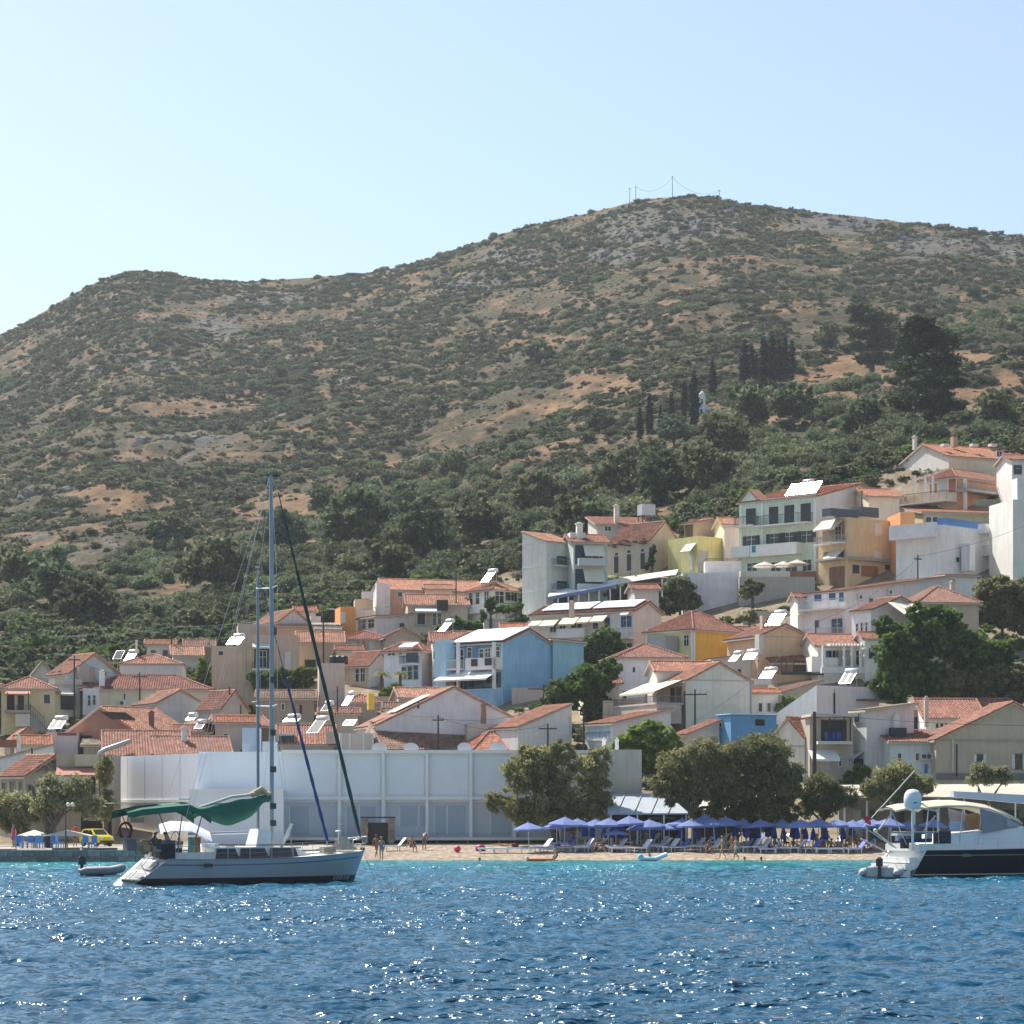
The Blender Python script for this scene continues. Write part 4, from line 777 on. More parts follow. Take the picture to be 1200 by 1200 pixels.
    h = House('veranda', 'tiled lean to veranda with posts beside the white pergola house', None, 905, 962, 776, 802, 6, 'monob', 14, (0.5, 0.36, 0.25), (0.44, 0.21, 0.13), l=4.5, cat='veranda'); h.recess('a', 907, 777, 944, 790, (0.25, 0.17, 0.12)); h.recess('a', 929, 774, 944, 788, (0.09, 0.05, 0.045), .05); h.bx('side_wall', 'a', 944, 771, 958, 791, .2, 3, stucco((0.70, 0.69, 0.69)))
    for uu in (909, 915, 923): h.bx('post', 'a', uu, 775, uu + 1, 792, 2.6, 2.7, DKWOOD)
    h.bx('planter', 'a', 908, 789, 958, 792.5, 2.4, 3, paint((0.05, 0.06, 0.05), .8)); 
    h = House('house', 'low long brown roof in front of the veranda', 893, 905, 961, 815, 830, 25, 'mono', 18, (0.50, 0.44, 0.37), (0.34, 0.22, 0.17), l=5); h.bx('white_parapet', 'a', 907, 793, 931, 800, -5, -4.6, WHITE)
    h = House('house', 'wedge shaped white house with brilliant slanted side wall', 908, 957, 1030, 803, 862, 36, 'slab', 0, (0.60, 0.58, 0.61), colL=(0.78, 0.78, 0.78), w=None); h.bx('lean_to_roof', 'a', 1003, 820, 1038, 822, 0, 1.5, paint((0.1, 0.1, 0.11), .6)); h.pipe('a', 978, 808, 832, .04)  # side wall painted near white as the sunlit face, front greyer as shaded
    # slanting top of the bright wall
    me = h.walls.data
    for vtx in me.vertices:
        if vtx.co.y > h.l - .4 and vtx.co.z > 0: vtx.co.z -= 32 * h.Y / F
    h = House('house', 'grey lavender house with slanted roof behind the thick pole', 1000, 1015.5, 1071, 832, 918, 22, 'mono', 8, (0.58, 0.55, 0.56), (0.5, 0.46, 0.40), colL=(0.60, 0.66, 0.72)); h.win('b', 1002, 837, 1007.5, 846, 'p'); h.awning('b', 1000, 1013, 880, 889, 1.1, (0.7, 0.72, 0.76), stripe=(0.06, 0.13, 0.32)); h.recess('b', 1001, 889, 1012, 902, (0.05, 0.05, 0.06)); h.chimney(1050, 838, 850, 6, -.3, (.66, .64, .64))  # narrow left wall painted paler blue for the light it catches
    h = House('house', 'stone house with open balcony holding blue barrels', None, 949, 1000, 842, 920, 6, 'slab', 0, (0.38, 0.35, 0.31), l=6); h.recess('a', 962, 844, 992, 868, (0.06, 0.055, 0.05), .04, 'loggia'); h.bx('balcony', 'a', 955, 869, 995, 872.5, 0, 1.3, paint((.6, .59, .56), .8)); h.awning('a', 947, 980, 879, 889.5, 1.6, (0.74, 0.73, 0.7)); h.bx('roof_sheet', 'a', 945, 837.5, 1000, 840.5, -2, 1.8, paint((0.56, 0.52, 0.46), .7)); h.recess('a', 962, 892, 972, 906, (0.5, 0.5, 0.5)); h.win('a', 983, 888, 986, 898)  # the balcony's dark inside is put into the loggia panel colour
    for uu in (968, 985, 992): h.bx('post', 'a', uu, 841, uu + 1.3, 869, 1.15, 1.28, DKWOOD)
    for i, uu in enumerate((968, 974, 980)):
        t = h.t(uu); mb = MB(); mb.lathe([(0, 0), (.27, 0), (.3, .3), (.3, .6), (.27, .9), (0, .9)], 12, 0, (t, -.7, h.z(869, t) + .01)); tag(mb.build('barrel', paint((0.03, 0.06, 0.22), .45), None), ['leftmost blue barrel on the stone house balcony', 'middle blue barrel on the stone house balcony', 'right blue barrel on the stone house balcony'][i], 'barrel', None, 'thing').matrix_world = h.root.matrix_basis
    h = House('house', 'little white gabled house with orange tiles behind the tamarisk', 905, 943, 985, 863, 915, 50, 'gb', 22, (0.46, 0.42, 0.36), (0.46, 0.21, 0.13), colL=(0.62, 0.61, 0.57), ov=.25); h.band('b', 905, 943, 874.5, 1.4, .06)
    # right foreground
    h = House('house', 'broad tan gabled house with pale shutters at right waterfront', None, 1097, 1275, 866, 925, 8, 'ga', 43, (0.42, 0.37, 0.30), (0.44, 0.22, 0.16), l=6, ov=.3); h.win('a', 1144, 884, 1152, 893, 'w', fr=(.3, .25, .2)); h.win('a', 1189, 884, 1198, 901, 'w', fr=(.2, .1, .08)); h.band('a', 1097, 1240, 867.5, 2, .08, (0.36, .32, .27)); h.pipe('a', 1116, 866, 904, .11, (0.55, 0.53, 0.5)); h.pipe('a', 1121, 872, 910, .06, (0.05, 0.05, 0.05)); h.bx('skirting', 'a', 1097, 906, 1240, 914, 0, .06, paint((0.2, 0.19, 0.19), .9))
    h = House('house', 'pale blue annex with red tiled roof under the tan gable', None, 1044, 1098, 869, 925, 6, 'monob', 15, (0.52, 0.58, 0.62), (0.38, 0.17, 0.13), l=5, Y=D(1097, 925) + 1.0); h.wins('a', [(1052, 883, 1056, 892), (1073, 883, 1076.5, 891)]); h.ac('a', 1083, 886.5); h.ac('a', 1089, 886.5); h.door('a', 1083, 895, 1087, 906, (.1, .2, .4)); h.bx('round_vent', 'a', 1051, 852, 1068, 863, -3, -1.6, DARK)
    h = House('house', 'white house with twin red roofs behind the tan gable', None, 1085, 1153, 840, 872, 5, 'gb', 22, (0.64, 0.65, 0.69), (0.40, 0.18, 0.14), l=7.5, Y=D(1097, 905) + 4); h.wins('a', [(1096.5, 848, 1099.5, 853), (1102, 848, 1105, 853), (1107.5, 848, 1110, 853)]); h.chimney(1085.5, 817, 842, 4.5, -.8, (0.45, 0.42, 0.4)); 
    h = House('house', 'small higher wing with red roof above twin roofs', None, 1097, 1190, 829, 860, 4, 'gb', 11, (0.64, 0.65, 0.69), (0.42, 0.19, 0.15), l=6, Y=D(1097, 880) + 6)
    h = House('shed', 'rusty tin shed with white tank between lavender house and chimney', None, 1068, 1086, 832, 870, 5, 'slab', 0, (0.28, 0.23, 0.19), l=4, cat='shed', Y=D(1097, 895) + 4); h.recess('a', 1071, 840, 1080, 856, (0.05, 0.04, 0.04)); h.bx('roof_tank', 'a', 1069, 822, 1082, 828, -1.5, -.5, WHITE)
    # blue shed, middle
    h = House('shed', 'bright blue corrugated shed above the tamarisk tree', 841, 856.5, 910, 838, 885, 22, 'slab', 0, (0.09, 0.26, 0.50), l=None, colL=(0.13, 0.36, 0.64), cat='shed'); h.recess('a', 885, 843, 896, 850.5, (0.02, 0.02, 0.03)); h.win('b', 843, 846, 846, 852)
    mb = MB(); n = 34
    for i in range(n): x = -.1 + (h.w + .2) * i / n; mb.tube([(x, -.2, h.e + .06), (x, h.l + .1, h.e + .06)], .085, 5)
    mb.build('corrugated_roof', paint((0.12, 0.3, 0.52), .5), h.root)
    h = House('house', 'small lean to with orange roof left of the blue shed', 792, 805, 843, 860, 890, 30, 'mono', 16, (0.52, 0.50, 0.52), (0.50, 0.26, 0.18))
    # big grey gable and neighbours
    h = House('house', 'large plain grey gabled house with cream awning on terrace', 772, 804, 881, 797, 866, 22, 'ga', 21, (0.60, 0.58, 0.53), (0.50, 0.25, 0.17), colL=(0.55, 0.48, 0.42), ov=.2); h.band('a', 804, 881, 797.5, 1.6, .06, (0.5, 0.49, 0.46)); h.bx('corner_pipe', 'a', 879.3, 797, 880.8, 862, 0, .1, GREYM)
    h.awning('b', 757, 799, 799, 812, 3.0, (0.70, 0.64, 0.46), c=-.2); h.door('b', 786, 806, 791, 824); h.door('b', 793, 805, 799, 823, (0.12, .1, .1)); h.balcony('b', 752, 803, 826, 818, 3.2, 'rail', (0.52, .5, .48), (.16, .14, .14)); h.bx('lower_wall', 'b', 752, 827, 803, 850, .4, 3.1, stucco((0.42, 0.39, 0.37)))
    h = House('house', 'bluish white house with dark hip roof and green window', None, 724.5, 802, 769, 838, 9, 'hip', 17, (0.64, 0.67, 0.74), (0.33, 0.145, 0.11), l=8.5); h.win('a', 762, 783, 769, 794.5, 'G'); h.win('a', 741.5, 782, 744, 788); h.win('a', 730, 810, 734, 820); h.pipe('a', 757, 800, 826, .05, (.05, .05, .05))
    h = House('house', 'strip of orange tiled roof between dark hip roof and gable', None, 770, 838, 786, 830, 8, 'gb', 12, (0.6, 0.6, 0.62), (0.50, 0.24, 0.16), l=5, Y=D(804, 862) + 3.5); h = None
    h = House('house', 'low white house with orange lean roof and blue veranda rails', 686, 718, 786, 847, 885, 30, 'mono', 17, (0.58, 0.57, 0.60), (0.52, 0.27, 0.18), colL=(0.60, 0.68, 0.74)); h.recess('b', 689, 852, 714, 864, (0.45, 0.55, 0.62)); h.balcony('b', 688, 716, 866, 858, .5, 'rail', rail=(.08, .12, .2))
    h = House('wall', 'low beige yard wall with curved end below the white house', None, 707, 748, 821, 840, 4, 'flat', 0, (0.50, 0.42, 0.34), l=1.5, cat='wall', par=.02, Y=D(730, 850))
def town_middle():
    # sky-blue house
    h = House('house', 'sky blue house with white balconies and large blank gable', 520, 589, 648.5, 752, 826, 50, 'ga', 17, (0.22, 0.44, 0.68), RED, colL=(0.36, 0.58, 0.78), ov=.3)  # left wall a lighter blue to show it lit, gable deeper as shaded
    h.recess('b', 533, 756, 587, 782, (0.10, 0.24, 0.40), .02, 'loggia'); h.recess('b', 533, 789, 587, 808, (0.05, 0.10, 0.13), .02, 'loggia')  # loggias are flat panels, their shade painted as dark blue
    h.bx('fin_wall', 'b', 520, 751, 533, 808, 0.02, 1.5, stucco((0.34, 0.58, 0.78))); h.bx('column', 'b', 544.5, 753, 547, 808, 1.1, 1.4, WHITE); h.bx('column', 'b', 586.5, 753, 589, 808, 1.1, 1.4, WHITE)  # fin painted lighter for the grazing sun on it
    h.wins('b', [(536, 761, 543.5, 783), (548, 759, 553, 771), (562, 761, 567, 772), (569, 760, 575, 771), (577, 758, 586, 771)]); h.wins('b', [(536, 790, 543, 808), (549, 792, 565, 805), (568, 790, 585, 804)], fr=(.2, .35, .45))
    h.balcony('b', 555, 589, 783.5, 771.5, 1.4, 'solid'); h.bx('dark_panel', 'b', 562, 773, 569.5, 781.5, 1.41, 1.44, DARK); h.bx('dark_panel', 'b', 578, 772, 586, 780.5, 1.41, 1.44, DARK); h.balcony('b', 532, 545, 784, 774, 1.4, 'rail', rail=(.7, .7, .7))
    h.awning('b', 526, 588, 785, 796, 2.6, (0.70, 0.72, 0.74)); h.bx('base_wall', 'b', 533, 808, 588, 830, 0, 1.4, stucco((0.30, 0.52, 0.74))); h.ac('b', 584, 809); h.ac('a', 607, 811)
    mb = MB(); k = h.r / (h.w / 2); mb.hull8([(x, y, h.e + k * x + zz) for zz in (.22, .32) for x, y in ((-.3, -.25), (h.w * .5 - .1, -.25), (h.w * .5 - .1, h.l * .85), (-.3, h.l * .85))]); mb.build('white_roof_sheet', paint((0.72, 0.76, 0.76), .45), h.root)
    h = House('house_wing', 'blue green rear wing joined to the sky blue house', None, 648, 684, 749, 830, 12, 'mono', -3, (0.26, 0.47, 0.60), RED, l=6, cat='house wing', Y=D(589, 826) + 6)
    # big lavender gable and roofs in front
    h = House('house', 'long white gable wall house with white roof panel and orange tiles', 408, 440, 622, 850, 890, 16, 'ga', 46, (0.62, 0.60, 0.66), (0.50, 0.27, 0.19), ov=.15, l=9)
    mb = MB(); k = h.r / (h.w / 2); x0, x1 = h.w * .14, h.w * .36; mb.hull8([(x, y, h.e + k * x + zz) for zz in (.3, .38) for x, y in ((x0, .6), (x1, .6), (x1, 4.5), (x0, 4.5))]); mb.build('white_roof_panel', paint((0.76, 0.76, 0.72), .5), h.root); h.pipe('a', 490, 823, 830, .1, (.03, .03, .03)); h.bx('yellow_chimney', 'a', 440.5, 811, 447.5, 830, -4, -3.3, paint((0.68, 0.48, 0.06), .8))
    h = House('annex', 'pinkish flat annex with pilasters at the left of long gable', None, 398, 438, 859, 895, 6, 'flat', 0, (0.60, 0.52, 0.50), l=5, par=.4)
    for uu in (399, 409, 425, 436): h.bx('pilaster', 'a', uu, 859, uu + 2, 884, .002, .12, WHITE)
    h = House('house', 'brown weathered roof sloping below the long white gable', None, 452, 553, 876, 895, 20, 'gb', 30, (0.46, 0.44, 0.44), (0.33, 0.21, 0.16), l=8.5); 
    h = House('house', 'bright orange tiled roof in front of white wall building', 522, 553, 632, 880, 896, 25, 'hip', 23, (0.5, 0.48, 0.48), (0.52, 0.23, 0.15)); h = House('house', 'grey flat block with brick chimney between the tiled roofs', None, 548, 606, 848, 885, 8, 'flat', 0, (0.44, 0.42, 0.41), l=4); h.chimney(566.5, 825, 848, 6, 1, (0.26, 0.16, 0.12))
    h = House('house', 'white wedge house whose orange roof climbs to the right', 574, 607, 670, 852, 890, 28, 'mono', 28, (0.60, 0.59, 0.61), (0.50, 0.25, 0.17), ov=.15); h.pipe('a', 668, 840, 880, .1, (.55, .55, .55))
    # upper middle
    h = House('house', 'long house with wide orange roof and white end walls', 436, 455, 572, 691, 728, 18, 'gb', 16, (0.48, 0.31, 0.22), (0.55, 0.26, 0.165), colL=(0.76, 0.75, 0.74), l=9.5, ov=.1); h.bx('white_end_wall', 'a', 440, 684, 456, 721, .02, .5, stucco((0.64, 0.63, 0.66))); h.wins('a', [(466, 694, 471, 699), (475, 695, 487, 708, 'W'), (501, 694, 504, 703), (512, 693, 522, 702, 'W')])  # end wall white on the sunlit left, greyer copy on its shaded front
    h = House('house', 'cream house with blue grey awnings under the wide orange roof', None, 478, 548, 708, 745, 6, 'gb', 13, (0.52, 0.47, 0.40), (0.46, 0.23, 0.15), l=6); h.awning('a', 486, 516, 711, 716, 1.4, (0.68, 0.70, 0.70)); h.wins('a', [(489, 719, 498, 732, 'C'), (507, 719, 511, 733), (513, 719, 517, 733)]); h.recess('a', 486, 717, 505, 735, (.5, .42, .28)); h.bx('dark_vine_shade', 'a', 511, 704, 524, 716, .4, 1.4, paint((.05, .045, .04), .9))
    h = House('house', 'white hip roofed house with tall balcony posts', 546, 577, 614, 690, 732, 40, 'hip', 11, (0.60, 0.58, 0.54), (0.44, 0.22, 0.15), colL=(0.70, 0.70, 0.70)); h.wins('b', [(550, 695, 554, 712), (558, 694, 562, 711), (568, 693, 573, 709)]); h.balcony('b', 547, 572, 718, 709, .9, 'solid'); h.win('a', 580, 693, 590, 706, 'p'); h.win('a', 595, 692, 602, 704, 'c'); h.balcony('a', 579, 604, 714, 707, .6, 'rail')
    h = House('terrace', 'white railed garden terrace below the hip roofed house', None, 567, 616, 725, 748, 5, 'flat', 0, (0.60, 0.59, 0.63), l=4, cat='terrace', par=.3, Y=D(590, 742)); h.balcony('a', 569, 588, 724.5, 717, .3, 'rail', rail=(.08, .08, .1)); h.bx('post', 'a', 588, 715, 592, 726, 0, .4, WHITE); h.balcony('a', 592, 606, 724.5, 717, .3, 'rail')
    h = House('house', 'narrow orange tower like house with pale side window', None, 399, 417, 711, 750, 14, 'flat', 0, (0.64, 0.30, 0.10), l=4); h.win('b', 395, 717, 399, 730) if False else None; h.bx('pale_panel', 'a', 399.5, 717, 405, 730, .01, .06, paint((.55, .62, .58), .8))
    House('house', 'beige block with balcony slabs left of white end wall', None, 416, 437, 702, 735, 6, 'flat', 0, (0.50, 0.40, 0.30), l=4).balcony('a', 424, 437, 700, 694, 1, 'solid'); h = House('house', 'pale white terrace block beside the orange tower house', None, 416, 438, 715, 740, 6, 'flat', 0, (0.66, 0.64, 0.60), l=3)
    h = House('house', 'lavender walled low house with dark openings and thin tiles', 420, 441, 484, 722, 752, 28, 'mono', 4, (0.58, 0.56, 0.59), (0.4, 0.2, 0.15)); h.wins('b', [(425, 727, 429, 737), (432, 726, 439, 736)]); h.chimney(471, 729, 735, 4, -.2, (.05, .05, .05), False)
    h = House('house', 'house with brick red hip roof and pink columns', None, 402, 456, 748, 778, 5, 'hip', 10, (0.58, 0.53, 0.48), (0.36, 0.12, 0.09), l=7); h.ac('a', 404, 754); h.ac('a', 448, 751); h.wins('a', [(412, 752, 418, 762, 'W'), (432, 751, 437, 761, 'W')]); 
    for uu in (421, 428): h.bx('column', 'a', uu, 749, uu + 3, 772, .1, .4, stucco((.5, .3, .24)))
    House('house', 'taupe gabled house right of the brick red hip roof', None, 452, 493, 746, 778, 14, 'ga', 10, (0.42, 0.36, 0.31), (0.38, 0.2, 0.15), l=6)
    h = House('house', 'house with orange roof and pale lavender gable above palms', 403, 432, 458, 778, 806, 45, 'ga', 15, (0.64, 0.64, 0.69), (0.48, 0.23, 0.16), colL=(0.45, 0.36, 0.26)); h.wins('b', [(417, 784, 421, 799), (423, 783, 428, 799)])
    h = House('house', 'white blue house with lilac canopy and glazed porch', 450, 494, 509, 761, 808, 62, 'hip', 9, (0.48, 0.43, 0.40), (0.46, 0.23, 0.16), colL=(0.62, 0.68, 0.76)); h.wins('b', [(455, 763, 463, 768), (468, 762, 471, 767)]); h.awning('b', 474, 491, 753, 758, 1.5, (.62, .62, .74)); h.balcony('b', 474, 492, 778, 769, 1.2, 'rail', rail=(.04, .04, .06)); h.recess('b', 476, 760, 490, 776, (.12, .12, .15)); h.wins('b', [(471, 782, 476, 796), (478, 781, 483, 796), (485, 780, 490, 796)], fr=(.5, .6, .7))
    h = House('house', 'narrow lilac white house with two iron balconies beside blue house', None, 507.5, 530, 752, 810, 5, 'gb', 12, (0.62, 0.60, 0.63), (0.38, 0.17, 0.12), l=6); h.balcony('a', 508, 520, 773, 764, .8, 'rail'); h.balcony('a', 508, 520, 803, 794, .8, 'rail'); h.win('a', 510, 758, 517, 772); h.win('a', 509, 778, 518, 800, 'W')
    House('house', 'red roofed low house behind the sky blue house', None, 515, 562, 748, 790, 6, 'gb', 9, (0.5, 0.46, 0.42), (0.4, 0.2, 0.15), l=5, Y=D(550, 806) + 9)
    # left middle
    h = House('house', 'large blank tan cube house with glaring heater on its flat roof', None, 248, 288, 757, 822, 5, 'flat', 0, (0.50, 0.40, 0.30), l=8, par=.6); h.win('a', 256, 763, 261.5, 768); h.pipe('a', 286.5, 757, 815, .1, (.55, .5, .45)); h.bx('side_strip', 'a', 288, 752, 296, 800, -1.2, -.1, stucco((.48, .37, .27)))
    h = House('house', 'tan pink house with white door behind the boat mast', None, 296, 350, 744, 795, 4, 'flat', 0, (0.48, 0.36, 0.29), l=7, par=.3, Y=D(268, 822) + 1.5); h.recess('a', 298, 756, 318, 783, (.08, .06, .055)); h.win('a', 304, 763, 312, 782); h.door('a', 334, 764, 341, 784, (.6, .58, .58)); h.balcony('a', 296, 321, 784, 776, 1, 'rail'); h.awning('a', 296, 318, 754, 758, .9, (.6, .58, .55))
    h = House('house', 'grey beige stepped block behind the tan cube house', None, 279, 320, 731, 770, 8, 'flat', 0, (0.44, 0.38, 0.34), l=6); h.bx('pink_wall', 'a', 303, 735, 320, 765, .05, .6, stucco((.5, .33, .24)))
    House('house', 'lavender gabled house above the tan pink house', 296, 324, 364, 729, 760, 32, 'ga', 15, (0.56, 0.53, 0.57), (0.46, 0.24, 0.17), ov=.2); h = House('house', 'low salmon house with cream flat roof strips', None, 325, 400, 733, 765, 5, 'monob', 5, (0.55, 0.36, 0.26), (0.52, 0.40, 0.30), l=5)
    h = House('house', 'white chimney house beside the bright roof sheet', None, 364, 376, 722, 750, 10, 'flat', 0, (0.62, 0.59, 0.62), l=2.5); h = House('shed', 'white roofed shed glowing in sun left of orange tower', None, 371, 398, 737, 760, 8, 'monob', 9, (0.5, 0.45, 0.4), (0.74, 0.76, 0.76), l=4, cat='shed')
    h = House('house', 'tan house with orange striped roofs behind the green forestay', None, 350, 402, 752, 792, 6, 'gb', 13, (0.52, 0.42, 0.30), (0.50, 0.25, 0.16), l=6); h.recess('a', 357, 773, 370, 782, (.06, .05, .05)); h = House('house', 'grey tan cube with black water tanks on its roof', None, 374, 404, 777, 845, 6, 'flat', 0, (0.48, 0.42, 0.38), l=6, par=.05)
    for i, uu in enumerate((390, 397, 403.5)):
        Yk = h.Y + 1.5; p = px(uu, 777, Yk); p.z = h.Z + h.e - .05; mb = MB(); mb.lathe([(0, 0), (.36, 0), (.4, .15), (.4, .75), (.3, .9), (0, .95)], 12); o = mb.build('water_tank', paint((.02, .02, .022), .5)); o.location = p; tag(o, ['left black water tank on the grey tan cube house', 'middle black water tank on the grey tan cube house', 'right black water tank on the grey tan cube house'][i], 'water tank', 'black roof tanks')
    h = House('house', 'brown grey old house with crumbling roof below vine terrace', None, 302, 368, 818, 856, 4, 'gb', 10, (0.33, 0.28, 0.22), (0.30, 0.21, 0.16), l=6); h.door('a', 351, 826, 354, 838); h.win('a', 330, 825, 333, 832); h = House('wall', 'stone terrace wall under the hanging vine', None, 285, 378, 800, 850, 3, 'flat', 0, (0.34, 0.31, 0.27), l=3, cat='wall', Y=D(300, 850) + 9)
    h = House('house', 'small house with doubled red roof edge and grey gable', 231, 258, 291, 830, 858, 42, 'ga', 21, (0.48, 0.47, 0.47), (0.46, 0.22, 0.16), ov=.2); h = House('house', 'brown walled house with red roof and beige sheet', 240, 262, 317, 850, 880, 20, 'gb', 13, (0.22, 0.17, 0.14), (0.38, 0.18, 0.13)); h.bx('beige_roof_sheet', 'b', 240, 845, 262, 849, .2, 2.2, paint((.55, .45, .34), .8))
    h = House('house', 'low house with thin dark orange tile lines left of masts', None, 190, 246, 857, 885, 5, 'gb', 8, (0.40, 0.36, 0.33), (0.42, 0.18, 0.12), l=5)
    h = House('house', 'grey block with paired louvred windows behind the main mast', None, 322, 346, 860, 895, 6, 'flat', 0, (0.46, 0.44, 0.42), l=4); h.win('a', 327, 862, 333, 879, 'C'); h.win('a', 335, 862, 342, 870, 'c')
    h = House('house', 'red roofed house with long white collector in front of tan cube', None, 328, 392, 871, 895, 6, 'gb', 22, (0.44, 0.41, 0.38), (0.42, 0.20, 0.145), l=8); h.bx('parapet_block', 'a', 381, 858, 397, 872, .2, 1, stucco((.5, .44, .4)))
    h = House('house', 'orange sheet roof low house with grey walls left of annex', None, 376, 420, 806 + 30, 862, 5, 'gb', 6, (0.42, 0.40, 0.37), (0.44, 0.24, 0.17), l=5); h = House('house', 'orange roofed cottage behind the yellow chimney', None, 406, 442, 822, 850, 8, 'hip', 9, (0.42, 0.36, 0.3), (0.46, 0.22, 0.15), l=6)
    h = House('house', 'orange roofed house in front of the glazed porch house', 462, 470, 534, 817, 850, 12, 'gb', 12, (0.5, 0.46, 0.42), (0.50, 0.27, 0.19), l=6)
def town_left():
    h = House('house', 'pale yellow house with tiled porch at the far left', None, 1.5, 64, 806, 864, 8, 'hip', 14, (0.58, 0.52, 0.34), (0.42, 0.21, 0.16), l=8); h.win('a', 51.5, 814, 58.5, 824.5); h.recess('a', 8, 812, 17, 832, (.05, .03, .03)); h.door('a', 21, 815, 28, 832, (.04, .03, .035)); h.awning('a', 7, 36, 808.5, 813, 1.8, (.38, .17, .12), val=.1)
    for uu in (9, 33.5): h.bx('post', 'a', uu, 812, uu + 1.2, 833, 1.6, 1.75, DKWOOD)
    h.bx('porch_floor', 'a', 6, 833, 36, 836, 0, 2, CONC); h.balcony('a', 20, 36, 833, 827, 1.9, 'rail'); h.bx('lower_wall', 'a', 19, 837, 36, 852, .2, 1.8, stucco((.5, .5, .46)))
    mb = MB(); t0, t1 = h.t(34), h.t(53); za, zb = h.z(834, t0), h.z(852, t1)
    for i in range(9): f = i / 9; mb.box(t0 + (t1 - t0) * f, -1.5, zb - 2, t0 + (t1 - t0) * (f + .111), -.3, za + (zb - za) * f)
    st = mb.build('stairs', CONC, h.root); mb = MB(); mb.tube([(t0, -1.5, za + .9), (t1, -1.5, zb + .9)], .03, 5); [mb.tube([(t0 + (t1 - t0) * f, -1.5, za + (zb - za) * f - .3), (t0 + (t1 - t0) * f, -1.5, za + (zb - za) * f + .9)], .02, 4) for f in np.linspace(0, 1, 8)]; mb.build('handrail', IRON, st)
    House('house', 'edge of a tiled roof just left of the yellow house', None, -60, -1, 802, 860, 5, 'hip', 11, (.5, .48, .42), (.42, .2, .15), l=7, Y=D(30, 864) + 5)
    h = House('house', 'pale blue grey gabled house with long orange roof', 57, 80, 140, 788, 840, 36, 'ga', 23, (0.50, 0.59, 0.60), (0.50, 0.25, 0.17)); h.recess('b', 60, 787, 66, 793, (.06, .06, .06)); h.recess('b', 68, 786, 72, 792, (.06, .06, .06)); h.bx('porch_wing', 'a', 60, 803, 88, 842, .1, 1.2, stucco((.40, .46, .46))); h.bx('porch_roof', 'a', 58, 796, 90, 803, .1, 1.4, stucco((.45, .42, .4))); h.awning('a', 64, 80, 806, 813, 1.6, (.66, .6, .46), c=-1.3); h.bx('dark_trellis', 'a', 65, 814, 82, 832, 1.3, 1.4, paint((.03, .05, .05), .8)); h.win('a', 106, 793, 109, 800) if False else None
    h.bx('dormer_wing', 'a', 88, 782, 107, 800, .3, 1.0, stucco((.35, .31, .3)))
    h = House('house', 'pale blue flat fronted house with orange hip roof and two collectors', None, 140, 214, 778, 806, 4, 'hip', 13, (0.56, 0.66, 0.69), (0.50, 0.26, 0.18), l=7, ov=.1, Y=D(170, 830) + 5); h.bx('white_pillar', 'a', 156.5, 748, 159, 764, -3, -2.6, WHITE)
    h = House('house', 'cream house with dark red hip roof and white end bay', None, 97, 247, 806.5, 842, 4, 'hip', 17, (0.60, 0.56, 0.46), (0.33, 0.13, 0.10), l=8); h.bx('white_bay', 'a', 97.5, 807, 117, 838, .02, .5, stucco((.64, .66, .72))); h.win('a', 103, 815, 106, 827, 'p', c=-.5); h.win('a', 109, 815, 112, 826, 'p', c=-.5); h.win('a', 145, 813, 147, 820); h.chimney(119.5, 786, 806, 6.5, .7, (.74, .73, .72)); h.bx('chimney_arch', 'a', 114.5, 785, 123.5, 791, -1.4, -1.1, paint((.2, .07, .05), .8)); h.ac('a', 144, 824)
    h = House('house', 'grey blue plain gabled house at the left', 156, 182, 240, 824, 858, 30, 'ga', 16, (0.48, 0.51, 0.54), (0.44, 0.25, 0.18), ov=.2)
    h = House('house', 'house with dark brick gable and glowing orange roof', 78, 160, 222, 856, 892, 50, 'gb', 29, (0.26, 0.17, 0.14), (0.52, 0.26, 0.17), colL=(0.29, 0.145, 0.11), ov=.2); h.chimney(177.5, 834, 856, 4.5, 1.0, (.16, .10, .10)); h.recess('b', 82, 862, 96, 870, (.45, .42, .38)); h.recess('b', 90, 862, 108, 867, (.05, .05, .05), .04)
    mb = MB(); k = h.r / (h.l / 2); a, b = h.t(148), h.t(176)
    for i in range(9): y = h.l * .5 * (.42 + .30 * i / 9); mb.box(a, y, h.e + k * y + .1, b, y + .13, h.e + k * y + .26)
    mb.build('slatted_skylight', paint((.09, .05, .045), .7), h.root)
    h = House('house', 'big faded red roof rising behind the left end of white building', None, 122, 224, 886, 905, 10, 'gb', 31, (.42, .38, .35), (0.38, 0.19, 0.15), l=10.5, ov=.2); h = House('house', 'second faded red roof with white chimney and pale gable', None, 180, 272, 884, 904, 13, 'gb', 22, (.55, .51, .52), (0.40, 0.20, 0.155), l=8, ov=.2); h.chimney(216, 852, 870, 6, 3, (.66, .62, .66))
    mb = MB(); Yd = D(122, 905) - .6; mb.tube([px(152, 868.5, Yd + 2), px(122, 879, Yd), px(117.5, 882, Yd), px(115.5, 887, Yd), px(115.5, 955, Yd)], .24, 10); tag(mb.build('ventilation_duct', paint((.42, .44, .47), .4, .1, 1, .5)), 'fat grey ventilation duct bending down beside the red roof', 'duct')
    h = House('house', 'white parapet wall house with roof climbing to the right', None, -15, 63, 892, 928, 10, 'mono', 20, (0.66, 0.65, 0.68), (.4, .2, .15), l=5, ov=.05); h.chimney(22, 862, 895, 4.5, 1.5, (.72, .7, .72)); h.bx('roof_corner', 'a', -10, 866, 20, 875, -3, -2.4, tilemat((.48, .25, .17)))
